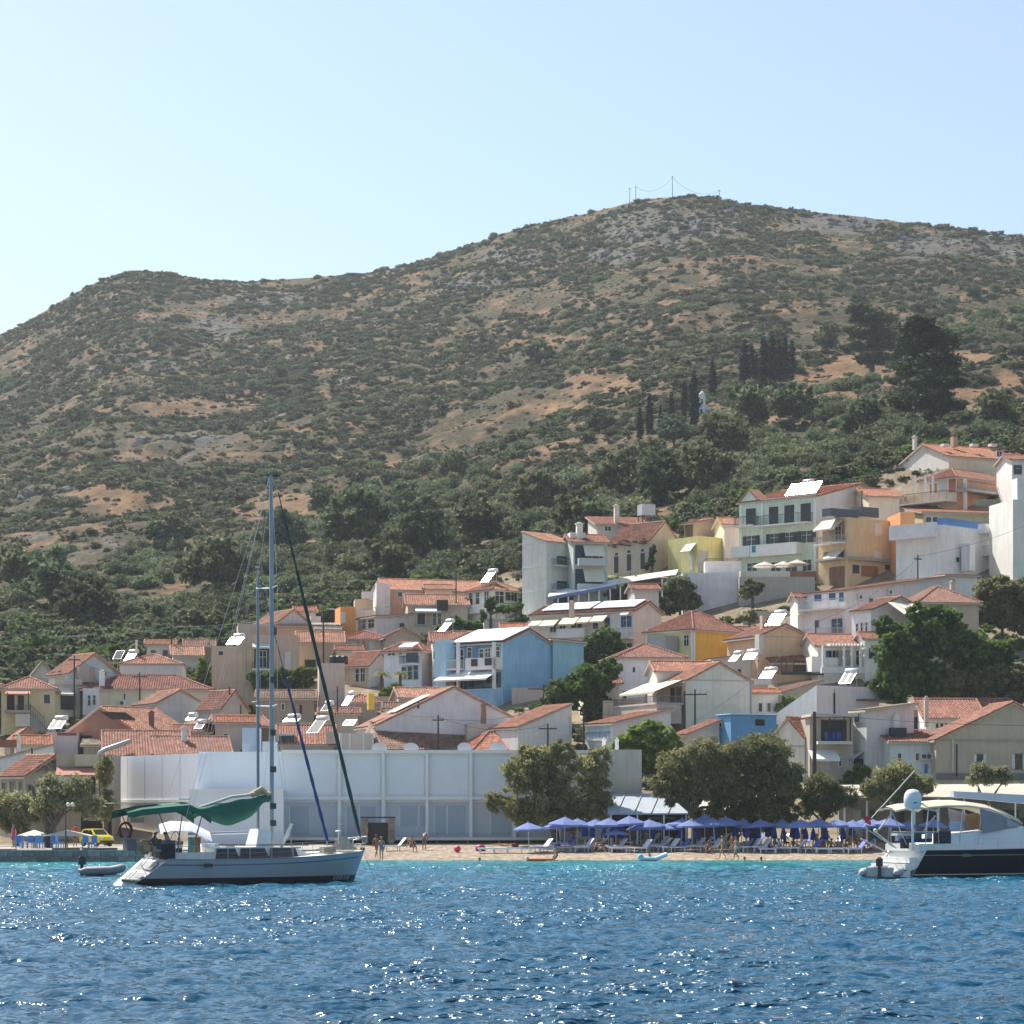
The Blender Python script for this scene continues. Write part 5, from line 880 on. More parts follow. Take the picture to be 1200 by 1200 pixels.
    h = House('house', 'old grey house with orange roof and crumbling stone gable', 0, 29, 96, 908, 985, 42, 'ga', 23, (0.36, 0.33, 0.29), (0.46, 0.22, 0.15), ov=.3); h.wins('b', [(3, 917, 7, 926), (12, 916, 17.5, 929), (22.5, 916, 26.5, 930)], fr=(.3, .28, .25)); h.wins('a', [(32.5, 920, 36, 933), (42.5, 920, 47, 933)], fr=(.3, .28, .25))
    mb = MB()
    for i in range(60): t = rnd.random() * h.w; zz = h.e + h.r * (1 - abs(t / h.w - .5) * 2) * rnd.uniform(.3, 1.1); a = rnd.uniform(.1, .35); mb.box(t, -.28, zz, t + a, .3, zz + a * .7)
    mb.build('loose_stones', paint((.3, .26, .2), .95, .4), h.root)
    h = House('house', 'small box room with white collectors and red capped pink wall', None, 54, 91, 858, 890, 5, 'flat', 0, (0.60, 0.54, 0.57), l=4); h.bx('red_cap', 'a', 67, 858.5, 90, 862, 0, .08, paint((.3, .1, .08), .8)); h.wins('a', [(57, 860, 60, 866)])
    h = House('house', 'brown waterfront house with red awning roof and dark shop', None, 66, 132, 884, 984, 4, 'flat', 0, (0.34, 0.30, 0.26), l=8); h.bx('upper_wall', 'a', 88, 884, 116, 898, .02, .3, stucco((.44, .39, .30))); h.awning('a', 67, 114, 898.5, 908, 1.6, (.38, .17, .12), val=.1); h.recess('a', 70, 910, 112, 932, (.10, .07, .06)); h.bx('white_blind', 'a', 70, 909, 100, 923, 1.2, 1.3, paint((.6, .62, .66), .8)); h.bx('balcony', 'a', 66, 932, 116, 947, .2, 1.4, stucco((.36, .34, .31))); h.recess('a', 95, 952, 131, 988, (.045, .03, .03)); h.recess('a', 103, 953, 113, 962, (.4, .3, .3), .05); h.bx('shop_column', 'a', 121, 962, 124.5, 986, .2, .5, WHITE)
    h = House('house', 'reddish brown small roof near the left edge', None, 12, 53, 868, 890, 18, 'ga', 15, (.42, .37, .34), (.36, .18, .13), l=5); House('house', 'grey plastered gable half hidden by trees at far left', 30, 36, 64, 792, 812, 14, 'ga', 17, (.46, .45, .42), (.42, .38, .33), l=5)
    h = House('house', 'low building with pinkish roof among yellow green trees', None, 203, 237, 767, 788, 10, 'gb', 11, (.50, .50, .49), (.48, .27, .20), l=5); h.chimney(243, 748, 768, 2.6, 4, (.7, .55, .4), False); House('house', 'brown roof behind the pinkish roofed low building', None, 217, 250, 757, 780, 6, 'gb', 8, (.4, .3, .25), (.28, .15, .12), l=4)
    h = House('shop_front', 'pale sheet roofed lean to in front of the brick gable', None, 98, 140, 873, 892, 6, 'monob', 7, (.36, .34, .32), (.62, .62, .56), l=3, cat='lean-to')
def town_infill():
    for nm, uL, uC, uR, vE, vB, th, rf, ri, c, t, l, lab, ws in (
        ('house', None, 1186, 1240, 538, 604, 8, 'gb', 8, (.68, .68, .7), RED, 6, 'white house with wooden balcony at the right edge under the long orange roof', ((1190, 545, 1195, 556, 'd'),)),
        ('house', None, 452, 480, 830, 862, 6, 'gb', 7, (.5, .46, .42), BROWN, 4, 'small brown roofed store under the white roof panel', ()),
        ('house', None, 262, 296, 776, 806, 6, 'gb', 6, (.5, .42, .34), ORANGE, 3, 'low tan lean to at the foot of the tan cube', ((268, 788, 273, 798, 'd'), (280, 788, 284, 796, 'p'))),
        ('house', None, 348, 370, 716, 742, 10, 'gb', 6, (.62, .6, .6), ORANGE, 5, 'small white house at the wood edge behind the green forestay', ((353, 722, 356, 729, 'b'),)),
        ('house', None, 396, 424, 762, 796, 8, 'gb', 6, (.58, .5, .4), RED, 4, 'tan cottage below the brick red hip roof', ((401, 771, 406, 782, 'd'), (413, 771, 418, 782, 'd'))),
        ('house', None, 500, 530, 690, 726, 8, 'gb', 6, (.66, .63, .58), PINK, 4, 'cream cottage tucked under the wide orange roof middle', ((507, 700, 511, 708, 'w'),)),
        ('house', None, 590, 616, 738, 770, 6, 'gb', 8, (.6, .58, .58), ORANGE, 4, 'white cottage between blue house roof and row house', ((596, 748, 600, 756, 'p'),)),
        ('house', None, 684, 726, 800, 846, 6, 'gb', 8, (.58, .54, .5), RED, 4, 'house mostly hidden by the broad fig tree', ()),
        ('house', None, 880, 912, 812, 846, 8, 'gb', 5, (.66, .65, .63), ORANGE, 4, 'white cottage with small windows right of the plain grey gable', ((889, 824, 893, 834, 'p'), (899, 824, 903, 834, 'p'))),
        ('house', None, 836, 880, 772, 806, 8, 'mono', 5, (.55, .52, .5), BROWN, 4, 'grey house carrying two collectors left of the veranda', ((846, 784, 851, 792, 'p'), (864, 784, 869, 792, 'p'))),
        ('house', None, 18, 58, 872, 900, 12, 'gb', 10, (.62, .6, .6), ORANGE, 5, 'white house with orange roof beside the parapet wall house', ((30, 880, 34, 888, 'p'),)),
        ('house', None, 252, 300, 846, 884, 6, 'gb', 7, (.45, .42, .4), ORANGE, 4, 'grey house with orange roof left of the plant tower', ((262, 860, 267, 868, 'p'),)),
        ('house', None, 172, 204, 755, 782, 8, 'gb', 6, (.6, .6, .58), PINK, 5, 'pale house half hidden among yellow green trees', ((178, 762, 181, 769, 'g'), (192, 762, 195, 769, 'g'))),
        ('house', None, 1014, 1050, 748, 800, 8, 'gb', 8, (.66, .65, .64), RED, 4, 'white house touching the huge dark tree', ((1020, 760, 1025, 772, 'b'),)),
        ('house', None, 744, 772, 690, 742, 10, 'gb', 6, (.58, .56, .55), RED, 4, 'plain house between row house and dark evergreen', ((751, 704, 755, 713, 'p'),))):
        h = House(nm, lab, uL, uC, uR, vE, vB, th, rf, ri, c, t, l=l)
        for q in ws: h.win('a', *q)
    mw = stucco((.42, .38, .33))
    for i, (u0, u1, v, vb, lab) in enumerate(((300, 372, 846, 862, 'rubble terrace wall below the brown old house'), (430, 470, 816, 832, 'low garden wall under the two palms'), (600, 640, 806, 826, 'low wall at the foot of the sky blue house'), (846, 900, 800, 816, 'terrace wall beneath the peach gabled house'), (936, 1000, 772, 790, 'terrace wall beneath the blue shutter house'), (100, 160, 846, 858, 'garden wall in front of the cream hip roofed house'), (870, 940, 716, 732, 'garden wall along the foot of the grey retaining wall'))):
        House('garden_wall', lab, None, u0, u1, v, vb, 4, 'flat', 0, (.46 - .02 * (i % 4), .42 - .02 * (i % 3), .37), l=.5, cat='wall', par=.02)
town_upper(); town_middle(); town_left(); town_infill()
# ------------------------------------------------------------------ waterfront buildings
MW = (0.74, 0.77, 0.82)
def museum():
    h = House('exhibition_hall', 'long white two storey hall with pilasters along the beach', None, 233, 724, 881, 985, 0, 'flat', 0, MW, l=10, cat='hall', par=.3, Y=208); Yb = 208
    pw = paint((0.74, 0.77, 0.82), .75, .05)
    cols = (398, 449.5, 500.5, 552, 603, 655)
    for c in cols: h.bx('column', 'a', c - 1.6, 881.6, c + 1.6, 985, 0.002, .45, WHITE)
    h.bx('cornice', 'a', 330, 879, 724, 883, 0.003, .35, WHITE); h.bx('string_course', 'a', 330, 933.6, 724, 937, .003, .40, WHITE)
    e = [330] + list(cols) + [700]
    for a, b in zip(e[:-1], e[1:]):
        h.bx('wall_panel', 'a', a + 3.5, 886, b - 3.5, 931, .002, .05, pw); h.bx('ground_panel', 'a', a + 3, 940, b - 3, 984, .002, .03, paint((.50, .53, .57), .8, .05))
    for a, b, c, d in ((406, 945, 418, 978), (422, 945, 440, 976), (469, 944, 489, 968), (491.5, 944, 499, 968), (510, 944, 522, 978), (525, 944, 545, 978), (575, 944, 598, 978), (340, 945, 362, 978)):
        h.bx('glazing', 'a', a, c and b, c, d, .031, .06, paint((.34, .39, .46), .25, .05)); h.bx('glazing_bar', 'a', a - .8, b, a, d, .03, .10, WHITE)
    for a in (336, 330): pass
    h.bx('terrace_deck', 'a', 330, 981, 640, 984, .5, 3.2, paint((.58, .58, .58), .8)); h.bx('void_shade', 'a', 330, 985, 640, 994, .4, 2.4, paint((.035, .035, .04), .9))  # dark box under the deck paints the shade of the open void
    for c in (440, 476, 512, 548, 584, 620): h.bx('deck_pier', 'a', c, 985, c + 2, 995, 2.45, 2.7, CONC)
    mb = MB(); a, b = h.t(400), h.t(448); [mb.tube([(a, -3.1, h.z(z0, a)), (b, -3.1, h.z(z0, b))], .02, 4) for z0 in (962, 968, 974)]; mb.build('rail', GREYM, h.root)
    for u0, u1 in ((435, 452), (473, 489), (536, 552), (573, 592)):
        t0, t1 = h.t(u0), h.t(u1); w = t1 - t0; mb = MB(); zz = h.e + .05; n = 8
        prof = [(t0, .0)] + [(t0 + w * (.5 - .5 * math.cos(math.pi * i / n)), .35 + .38 * math.sin(math.pi * i / n)) for i in range(n + 1)] + [(t1, .0)]
        A = [(x, 1.0, zz + z) for x, z in prof]; B = [(x, 2.6, zz + z) for x, z in prof]; mb.grid([A, B], 0, True); mb.face(A[::-1]); mb.face(B); mb.build('roof_vent', paint((.42, .43, .45), .5, .1, 1, .3), h.root)
    # plant tower on the roof
    mb = MB(); t0, t1 = h.t(284, c=3), h.t(303, c=3); z0, z1 = h.e - .5, h.z(853, t0, 'a', 3); n = 12
    mb.box(t0, 3.06, z0, t1, 5.2, z1)
    for i in range(n): x = t0 + (t1 - t0) * (i + .2) / n; mb.box(x, 3.0, z0, x + (t1 - t0) / n * .5, 3.055, z1 - .02)
    mb.build('plant_tower', paint((.46, .54, .64), .6), h.root); h.bx('roof_box', 'a', 304, 868, 320, 882, -4, -2.5, paint((.5, .53, .56), .6))
    # low projecting block
    k = House('entrance_block', 'low white block with sunlit end standing before the long hall', 210.5, 221.5, 332, 926, 985, 4, 'flat', 0, (.50, .54, .60), colL=(.74, .74, .74), cat='annex', Y=202.5, par=.2, l=5); k.bx('coping', 'a', 221, 924.6, 332, 926.6, -.2, .1, WHITE)  # end wall given a lighter white for the sun on it
    # angled upper volume at the left
    g = House('gallery_wing', 'bright white overhanging gallery wing at the left end of the hall', 130, 232, 290, 883, 939, 35, 'flat', 0, (.62, .63, .66), colL=(.70, .70, .73), cat='gallery', fnd=0, Y=207.2, par=.3)
    for i in range(1, 5): y = g.l * i / 5; mb = MB(); mb.box(-.012, y - .02, .15, -.002, y + .02, g.e - .15); mb.build('panel_joint', paint((.64, .64, .68), .8), g.root)
    g.bx('edge_trim', 'b', 130, 937, 232, 940, 0, .08, WHITE)
    for q in (h, k, g): q.walls.data.materials[0] = paint((.74, .77, .82), .8, .06, .4, 0, .15)
    g.walls.data.materials[1] = paint((.74, .75, .79), .8, .05, .3, 0, .1)
    b = House('gallery_hall', 'set back ground floor wall beneath the overhanging gallery', 137, 226, 280, 940, 986, 35, 'flat', 0, (.66, .66, .67), cat='wall', Y=208.2)
    d = House('end_block', 'plain beige block at the right end of the long white hall', None, 718, 752, 878.5, 986, 0, 'flat', 0, (.50, .47, .44), l=9, cat='annex', par=.3, Y=207.4)
    for uu in (708, 723): d.chimney(uu, 866, 880, 4, 3, (.7, .7, .7))
    # stone kiosk
    o = thing('stone_shelter', 'small rough stone shelter with dark opening on the beach', 'shelter', px(443, 988, 203.5)); m = 203.5 / F; st = paint((.27, .235, .19), .95, .5, 2.5, 0, .9)
    for x in (-15.5, 15.5):
        mb = MB()
        for r in range(8): mb.box((x - 3.6 + rnd.uniform(-.4, .4)) * m, -.3 + rnd.uniform(-.05, .05), r * .25, (x + 3.6 + rnd.uniform(-.4, .4)) * m, .6, r * .25 + .24)
        mb.build('stone_pillar', st, o)
    mb = MB(); mb.box(-20 * m, -.1, 29 * m, 20 * m, .6, 31 * m); mb.build('lintel', DKWOOD, o); mb = MB(); mb.box(-12 * m, .3, -.3, 12 * m, .5, 24 * m); mb.build('door', DARK, o)  # dark panel between the pillars paints the shade inside the shelter
    # beach bar with a slanting awning
    o = thing('beach_bar', 'beach bar with slanted pale blue canvas roof between the tamarisks', 'beach bar', px(760, 986, 204)); L = lambda u, v, Y: px(u, v, Y) - o.location
    mb = MB(); dn = Vector((0, 0, .12))
    A, B, C_, D_ = L(712, 953, 200), L(806, 953, 200), L(806, 930, 206.5), L(712, 930, 206.5); mb.hull8([A - dn, B - dn, C_ - dn, D_ - dn, A, B, C_, D_], 0); mb.build('canvas_roof', paint((.30, .35, .40), .7), o)  # canvas darkened to grey blue for the tree shade lying on it
    for uu in (728, 748, 768, 788): mb = MB(); a, b = L(uu - 5, 953, 200), L(uu + 5, 930, 206.5); mb.tube([a + Vector((0, 0, .05)), b + Vector((0, 0, .05))], .05, 5); mb.build('roof_seam', GREYM, o)
    for uu in (716, 747, 778, 804): mb = MB(); a = L(uu, 953, 200.2); mb.box(a.x - .06, a.y, -1, a.x + .06, a.y + .12, a.z - .05); mb.build('post', WHITE, o)
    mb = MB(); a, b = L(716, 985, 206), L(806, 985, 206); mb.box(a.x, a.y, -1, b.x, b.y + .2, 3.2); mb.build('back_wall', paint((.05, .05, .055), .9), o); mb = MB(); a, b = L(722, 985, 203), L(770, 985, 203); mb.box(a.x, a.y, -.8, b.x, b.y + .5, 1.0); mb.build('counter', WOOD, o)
    o = thing('beach_pavilion', 'cream roofed beach pavilion hidden behind the dark tamarisk', 'pavilion', px(838, 986, 204)); L = lambda u, v, Y: px(u, v, Y) - o.location
    mb = MB(); A, B, C_, D_ = L(808, 948, 200.6), L(866, 950, 200.6), L(866, 934, 206.4), L(808, 932, 206.4); mb.hull8([A - dn, B - dn, C_ - dn, D_ - dn, A, B, C_, D_]); mb.build('roof', paint((.66, .58, .46), .8), o)
    for uu in (812, 862): mb = MB(); a = L(uu, 948, 200.8); mb.box(a.x - .06, a.y, -1, a.x + .06, a.y + .12, a.z - .1); mb.build('post', WHITE, o)
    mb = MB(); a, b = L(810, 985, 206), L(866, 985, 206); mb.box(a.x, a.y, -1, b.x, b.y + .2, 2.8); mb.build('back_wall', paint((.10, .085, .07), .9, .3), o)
    # long restaurant at the right
    o = thing('beach_restaurant', 'long low beach restaurant with cream canopy behind the blue parasols', 'restaurant', px(1090, 986, 205)); L = lambda u, v, Y: px(u, v, Y) - o.location
    mb = MB(); A, B, C_, D_ = L(982, 932, 200.5), L(1260, 936, 200.5), L(1260, 918, 207), L(984, 920, 207); mb.hull8([A - dn, B - dn, C_ - dn, D_ - dn, A, B, C_, D_]); mb.build('canopy', paint((.46, .42, .35), .8), o)
    mb = MB(); A, B = L(984, 921, 207.2), L(1260, 919, 207.2); mb.box(A.x, A.y, A.z - .6, B.x, B.y + .4, A.z + .15); mb.build('fascia', paint((.44, .44, .45), .7), o)
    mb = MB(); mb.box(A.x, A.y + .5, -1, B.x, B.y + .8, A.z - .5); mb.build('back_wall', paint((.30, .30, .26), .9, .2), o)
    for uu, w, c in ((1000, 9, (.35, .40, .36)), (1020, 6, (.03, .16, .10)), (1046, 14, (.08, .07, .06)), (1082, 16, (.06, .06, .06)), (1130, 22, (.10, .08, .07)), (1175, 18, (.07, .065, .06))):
        a, b = L(uu, 985, 207.6), L(uu + w, 985, 207.6); mb = MB(); mb.box(a.x, a.y - .1, -.6, b.x, a.y - .01, 2.5); mb.build('opening', paint(c, .6), o)  # panels on the back wall; dark ones paint the shade within openings
    for uu in (990, 1016, 1044, 1072, 1100, 1130, 1160, 1190): mb = MB(); a = L(uu, 933, 200.8); mb.box(a.x - .06, a.y, -1.2, a.x + .06, a.y + .12, a.z - .1); mb.build('post', WHITE, o)
museum()

# ------------------------------------------------------------------ quay at the left
def quay():
    Yq = 181.0; mb = MB(); x0, x1 = -75.0, -14.0
    mb.box(x0, Yq + .25, -3, x1, Yq + 1.2, .84); q = mb.build('quay', CONC); tag(q, kind='structure')
    mb = MB(); mb.box(x0, Yq + 1.2, -1, x1, 208.5, .86); g = mb.build('promenade', paint((.34, .31, .27), .9, .2, .6)); tag(g, kind='structure')
    sm = [paint(c, .9, .35, 1.6, 0, .6, .5) for c in ((.20, .20, .205), (.16, .16, .165), (.25, .25, .25))]; bms = []
    for m in sm:
        mb = MB(); mb.box(0, 0, 0, 1, .35, .44); bms.append(mb.mesh('stone_block', m))
    for r in range(3):
        x = px(-10, 0, Yq).x - .4 * (r % 2)
        while x < px(170, 0, Yq).x:
            w = rnd.uniform(.7, 1.3); o = link(bpy.data.objects.new('stone_block', rnd.choice(bms)), q); o.location = (x, Yq - .08 + rnd.uniform(-.03, .03), -.55 + r * .46); o.scale = (w - .03, 1, 1); x += w
    for i, (a, b, v, lab) in enumerate(((-6, 18, 995, 'pale stone parapet at the left end of the quay'), (60, 92, 993.5, 'pale stone parapet below the blue cafe chairs'), (95, 136, 993.5, 'pale stone parapet below the yellow car'))):
        p0, p1 = px(a, v, Yq), px(b, v, Yq); o = thing('quay_parapet', lab, 'parapet', (p0.x, Yq + .3, .84)); n = int((p1.x - p0.x) / .75); hh = p0.z - .84
        for r in range(2):
            for j in range(n):
                c = link(bpy.data.objects.new('stone', bms[(i + j * 2 + r) % 3]), o); c.location = ((p1.x - p0.x) * (j + .0) / n, rnd.uniform(-.02, .02), r * hh / 2); c.scale = ((p1.x - p0.x) / n - .015, 1.4, hh / 2 / .44 * .98)
quay()
def car():
    o = thing('hatchback_car', 'small bright yellow hatchback parked on the quay', 'car', (px(113, 990, 197).x, 197, .86), R(-48)); o.scale = (.86, .86, .9); Y_ = paint((.72, .55, .02), .25, .03)
    prof = [(-1.55, .35), (-1.62, .75), (-1.5, .95), (-1.25, 1.42), (-.9, 1.5), (.0, 1.5), (.25, 1.45), (.85, 1.0), (1.5, .85), (1.68, .62), (1.66, .33)]
    def w(z): return .78 if z < 1.0 else .78 - .16 * (z - 1.0) / .5
    mb = MB(); A = [(x, -w(z), z) for x, z in prof]; B = [(x, w(z), z) for x, z in prof]; mb.grid([A + [A[0]], B + [B[0]]], 0); mb.face(A); mb.face(B[::-1]); mb.build('body', Y_, o)
    mb = MB()
    for sg in (-1, 1):
        for P in ([(-1.22, 1.02), (-1.08, 1.38), (-.28, 1.4), (-.28, 1.0)], [(-.2, 1.0), (-.2, 1.4), (.2, 1.38), (.68, 1.0)]): q = [(x, sg * (w(z) + .012), z) for x, z in P]; mb.face(q if sg < 0 else q[::-1])
    mb.build('side_window', GLASS, o); mb = MB(); mb.face([(.87, -.66, 1.015), (.87, .66, 1.015), (.28, .56, 1.46), (.28, -.56, 1.46)]); mb.build('windscreen', GLASS, o)
    for x in (-1.0, 1.05):
        for sg in (-1, 1):
            mb = MB(); mb.tube([(x, sg * .62, .3), (x, sg * .80, .3)], .3, 14); t = mb.build('wheel', DARK, o); mb = MB(); mb.tube([(x, sg * .79, .3), (x, sg * .815, .3)], .17, 12); mb.build('rim', STEEL, t)
    for sg in (-1, 1): mb = MB(); mb.box(1.55, sg * .55 - .15, .6, 1.69, sg * .55 + .15, .74); mb.build('headlight', paint((.7, .7, .7), .15), o)
    mb = MB(); mb.box(1.60, -.7, .34, 1.74, .7, .5); mb.build('bumper', DARK, o)
car()
def cafe():
    blue = paint((.05, .22, .52), .5); o = thing('cafe_chair', 'blue cafe chair at the far left of the quay', 'chair', (px(22, 0, 186).x, 186, .86), .4, 'blue cafe chairs on the quay')
    mb = MB(); mb.box(-.22, -.22, .43, .22, .22, .48); mb.build('seat', blue, o); mb = MB(); mb.box(-.22, .2, .48, .22, .25, .95); mb.build('backrest', blue, o)
    for x in (-.2, .2):
        for y in (-.2, .2): mb = MB(); mb.box(x - .025, y - .025, 0, x + .025, y + .025, .43); mb.build('leg', blue, o)
    for u, Y, r, lab in ((27, 188, 2.6, 'blue cafe chair second from left, turned sideways'), (36, 186, .2, 'blue cafe chair left of the big tree trunk'), (42, 187, -.5, 'blue cafe chair leaning close to the plane trunk'), (48, 185.5, 3.0, 'blue cafe chair just before the plane tree fork'), (64, 187, .5, 'blue cafe chair right of the plane trunk'), (70, 186, 2.2, 'blue cafe chair beneath the right cream parasol'), (100, 185, .1, 'blue chair in front of the yellow car rear'), (109, 185.4, -.3, 'blue chair in front of the yellow car door')):
        c = copy_tree(o); c.location = (px(u, 0, Y).x, Y, .86); c.rotation_euler.z = r; c['label'] = lab; c.scale = (1.0,) * 3

    for u, w, lab in ((40, 2.4, 'flat cream cafe parasol left of the plane trunk'), (79, 3.4, 'flat cream cafe parasol right of the plane trunk')):
        p = px(u, 974, 190); t = thing('cafe_parasol', lab, 'parasol', (p.x, 190, .86)); h = p.z - .86; mb = MB(); mb.face([(-w / 2, -w / 2, h - .35), (w / 2, -w / 2, h - .35), (0, 0, h + .1)]); mb.face([(w / 2, -w / 2, h - .35), (w / 2, w / 2, h - .35), (0, 0, h + .1)]); mb.face([(w / 2, w / 2, h - .35), (-w / 2, w / 2, h - .35), (0, 0, h + .1)]); mb.face([(-w / 2, w / 2, h - .35), (-w / 2, -w / 2, h - .35), (0, 0, h + .1)]); mb.build('canopy', paint((.66, .60, .48), .85), t); mb = MB(); mb.tube([(0, 0, 0), (0, 0, h)], .04, 6); mb.build('post', WOOD, t)
    t = thing('street_lamp', 'dark quay lamp post with two white globes', 'street lamp', (px(77, 0, 187).x, 187, .86)); h = px(77, 942, 187).z - .86; mb = MB(); mb.tube([(0, 0, 0), (0, 0, h)], [.07, .045], 8); mb.build('post', IRON, t)
    for x in (.18, .5): mb = MB(); mb.lathe([(0, -.16), (.12, -.1), (.16, 0), (.12, .1), (0, .16)], 10, 0, (x, 0, h - .05)); mb.build('globe', paint((.72, .7, .62), .3), t)
    mb = MB(); mb.tube([(0, 0, h - .25), (.5, 0, h - .22)], .025, 5); mb.build('bracket', IRON, t)
cafe()

# ------------------------------------------------------------------ boats
def loft(mb, L, sheer, hb, wl, zs, x_s, x_b, ns=26, mats=None, shape=None):
    """half-breadth at deck hb(s) and at the waterline wl(s); x_s(z), x_b(z) bound each level; returns the deck edge points"""
    rows = []
    for i in range(ns + 1):
        s = i / ns; zd = sheer(s); lv = [z for z in zs if z < zd - .02] + [zd]; row = []
        for sg in (-1, 1):
            pts = []
            for z in lv:
                if z <= 0: q = wl(s) * max(0.02, 1 - (z / zs[0]) ** 2) if zs[0] < 0 else wl(s)
                else: f = min(1, z / zd); q = wl(s) + (hb(s) - wl(s)) * f ** .8
                x = x_s(z) + s * (x_b(z) - x_s(z)); pts.append((x, sg * q, z))
            row += pts[::-1] if sg < 0 else pts
        rows.append(row)
    k = len(rows[0]); n = len(mb.v)
    for r in rows: mb.v.extend(r)
    lv = zs + [9]; nl = k // 2
    for i in range(ns):
        for j in range(k - 1):
            z = (rows[i][j][2] + rows[i][j + 1][2]) / 2; m = mats(z, i / ns) if mats else 0
            mb.f.append((n + i * k + j, n + i * k + j + 1, n + (i + 1) * k + j + 1, n + (i + 1) * k + j)); mb.m.append(m); mb.sm.append(True)
    return rows
def deck_from(mb, rows, m=0, i0=0):
    k = len(rows[0]); A = [r[0] for r in rows[i0:]]; B = [r[-1] for r in rows[i0:]]; M = [((a[0] + b[0]) / 2, (a[1] + b[1]) / 2, (a[2] + b[2]) / 2 + .06) for a, b in zip(A, B)]
    mb.grid([A, M, B], m, True)
class Boat(Frame):
    def __init__(s, name, label, cat, u, Y, ang):
        p = px(u, VH + CZ * F / Y, Y); s.frame(p.x, p.y, 0.0, R(ang)); s.root = thing(name, label, cat, (p.x, p.y, 0), R(ang))
    def x(s, u, c=0.0): return s.t(u, 'a', c)
    def zz(s, v, x, c=0.0): return s.z(v, x, 'a', c)
    def P(s, u, v, c=0.0): x = s.x(u, c); return Vector((x, c, s.zz(v, x, c)))
def cabin(mb, x0, x1, w0, w1, z0, z1, f0=.3, f1=.9, m=0):           # a coachroof with raked ends
    lo = [(x0, w0), (x1, w1)]; P = [(x0, -w0, z0), (x1, -w1, z0), (x1, w1, z0), (x0, w0, z0), (x0 + f0, -w0 * .86, z1), (x1 - f1, -w1 * .86, z1 - .04), (x1 - f1, w1 * .86, z1 - .04), (x0 + f0, w0 * .86, z1)]; mb.hull8(P, m)
def stanchions(b, rows, parent, i0, i1, step, h=.62):
    for sd in (0, -1):
        mb = MB(); pts = [Vector(rows[i][sd]) for i in range(i0, i1, step)]
        for p in pts: mb.tube([p, p + Vector((0, 0, h))], .014, 4)
        for q in (h, h * .55): mb.tube([p + Vector((0, 0, q)) for p in pts], .007, 4)
        mb.build('guard_rail', STEEL, parent)
GREEN = paint((0.008, 0.13, 0.085), .8, .15); NAVY = paint((0.003, 0.006, 0.017), .3, .1); NAVY.node_tree.nodes['Principled BSDF'].inputs['Specular IOR Level'].default_value = .2
HULLW = paint((0.33, 0.36, 0.39), .25, .05)
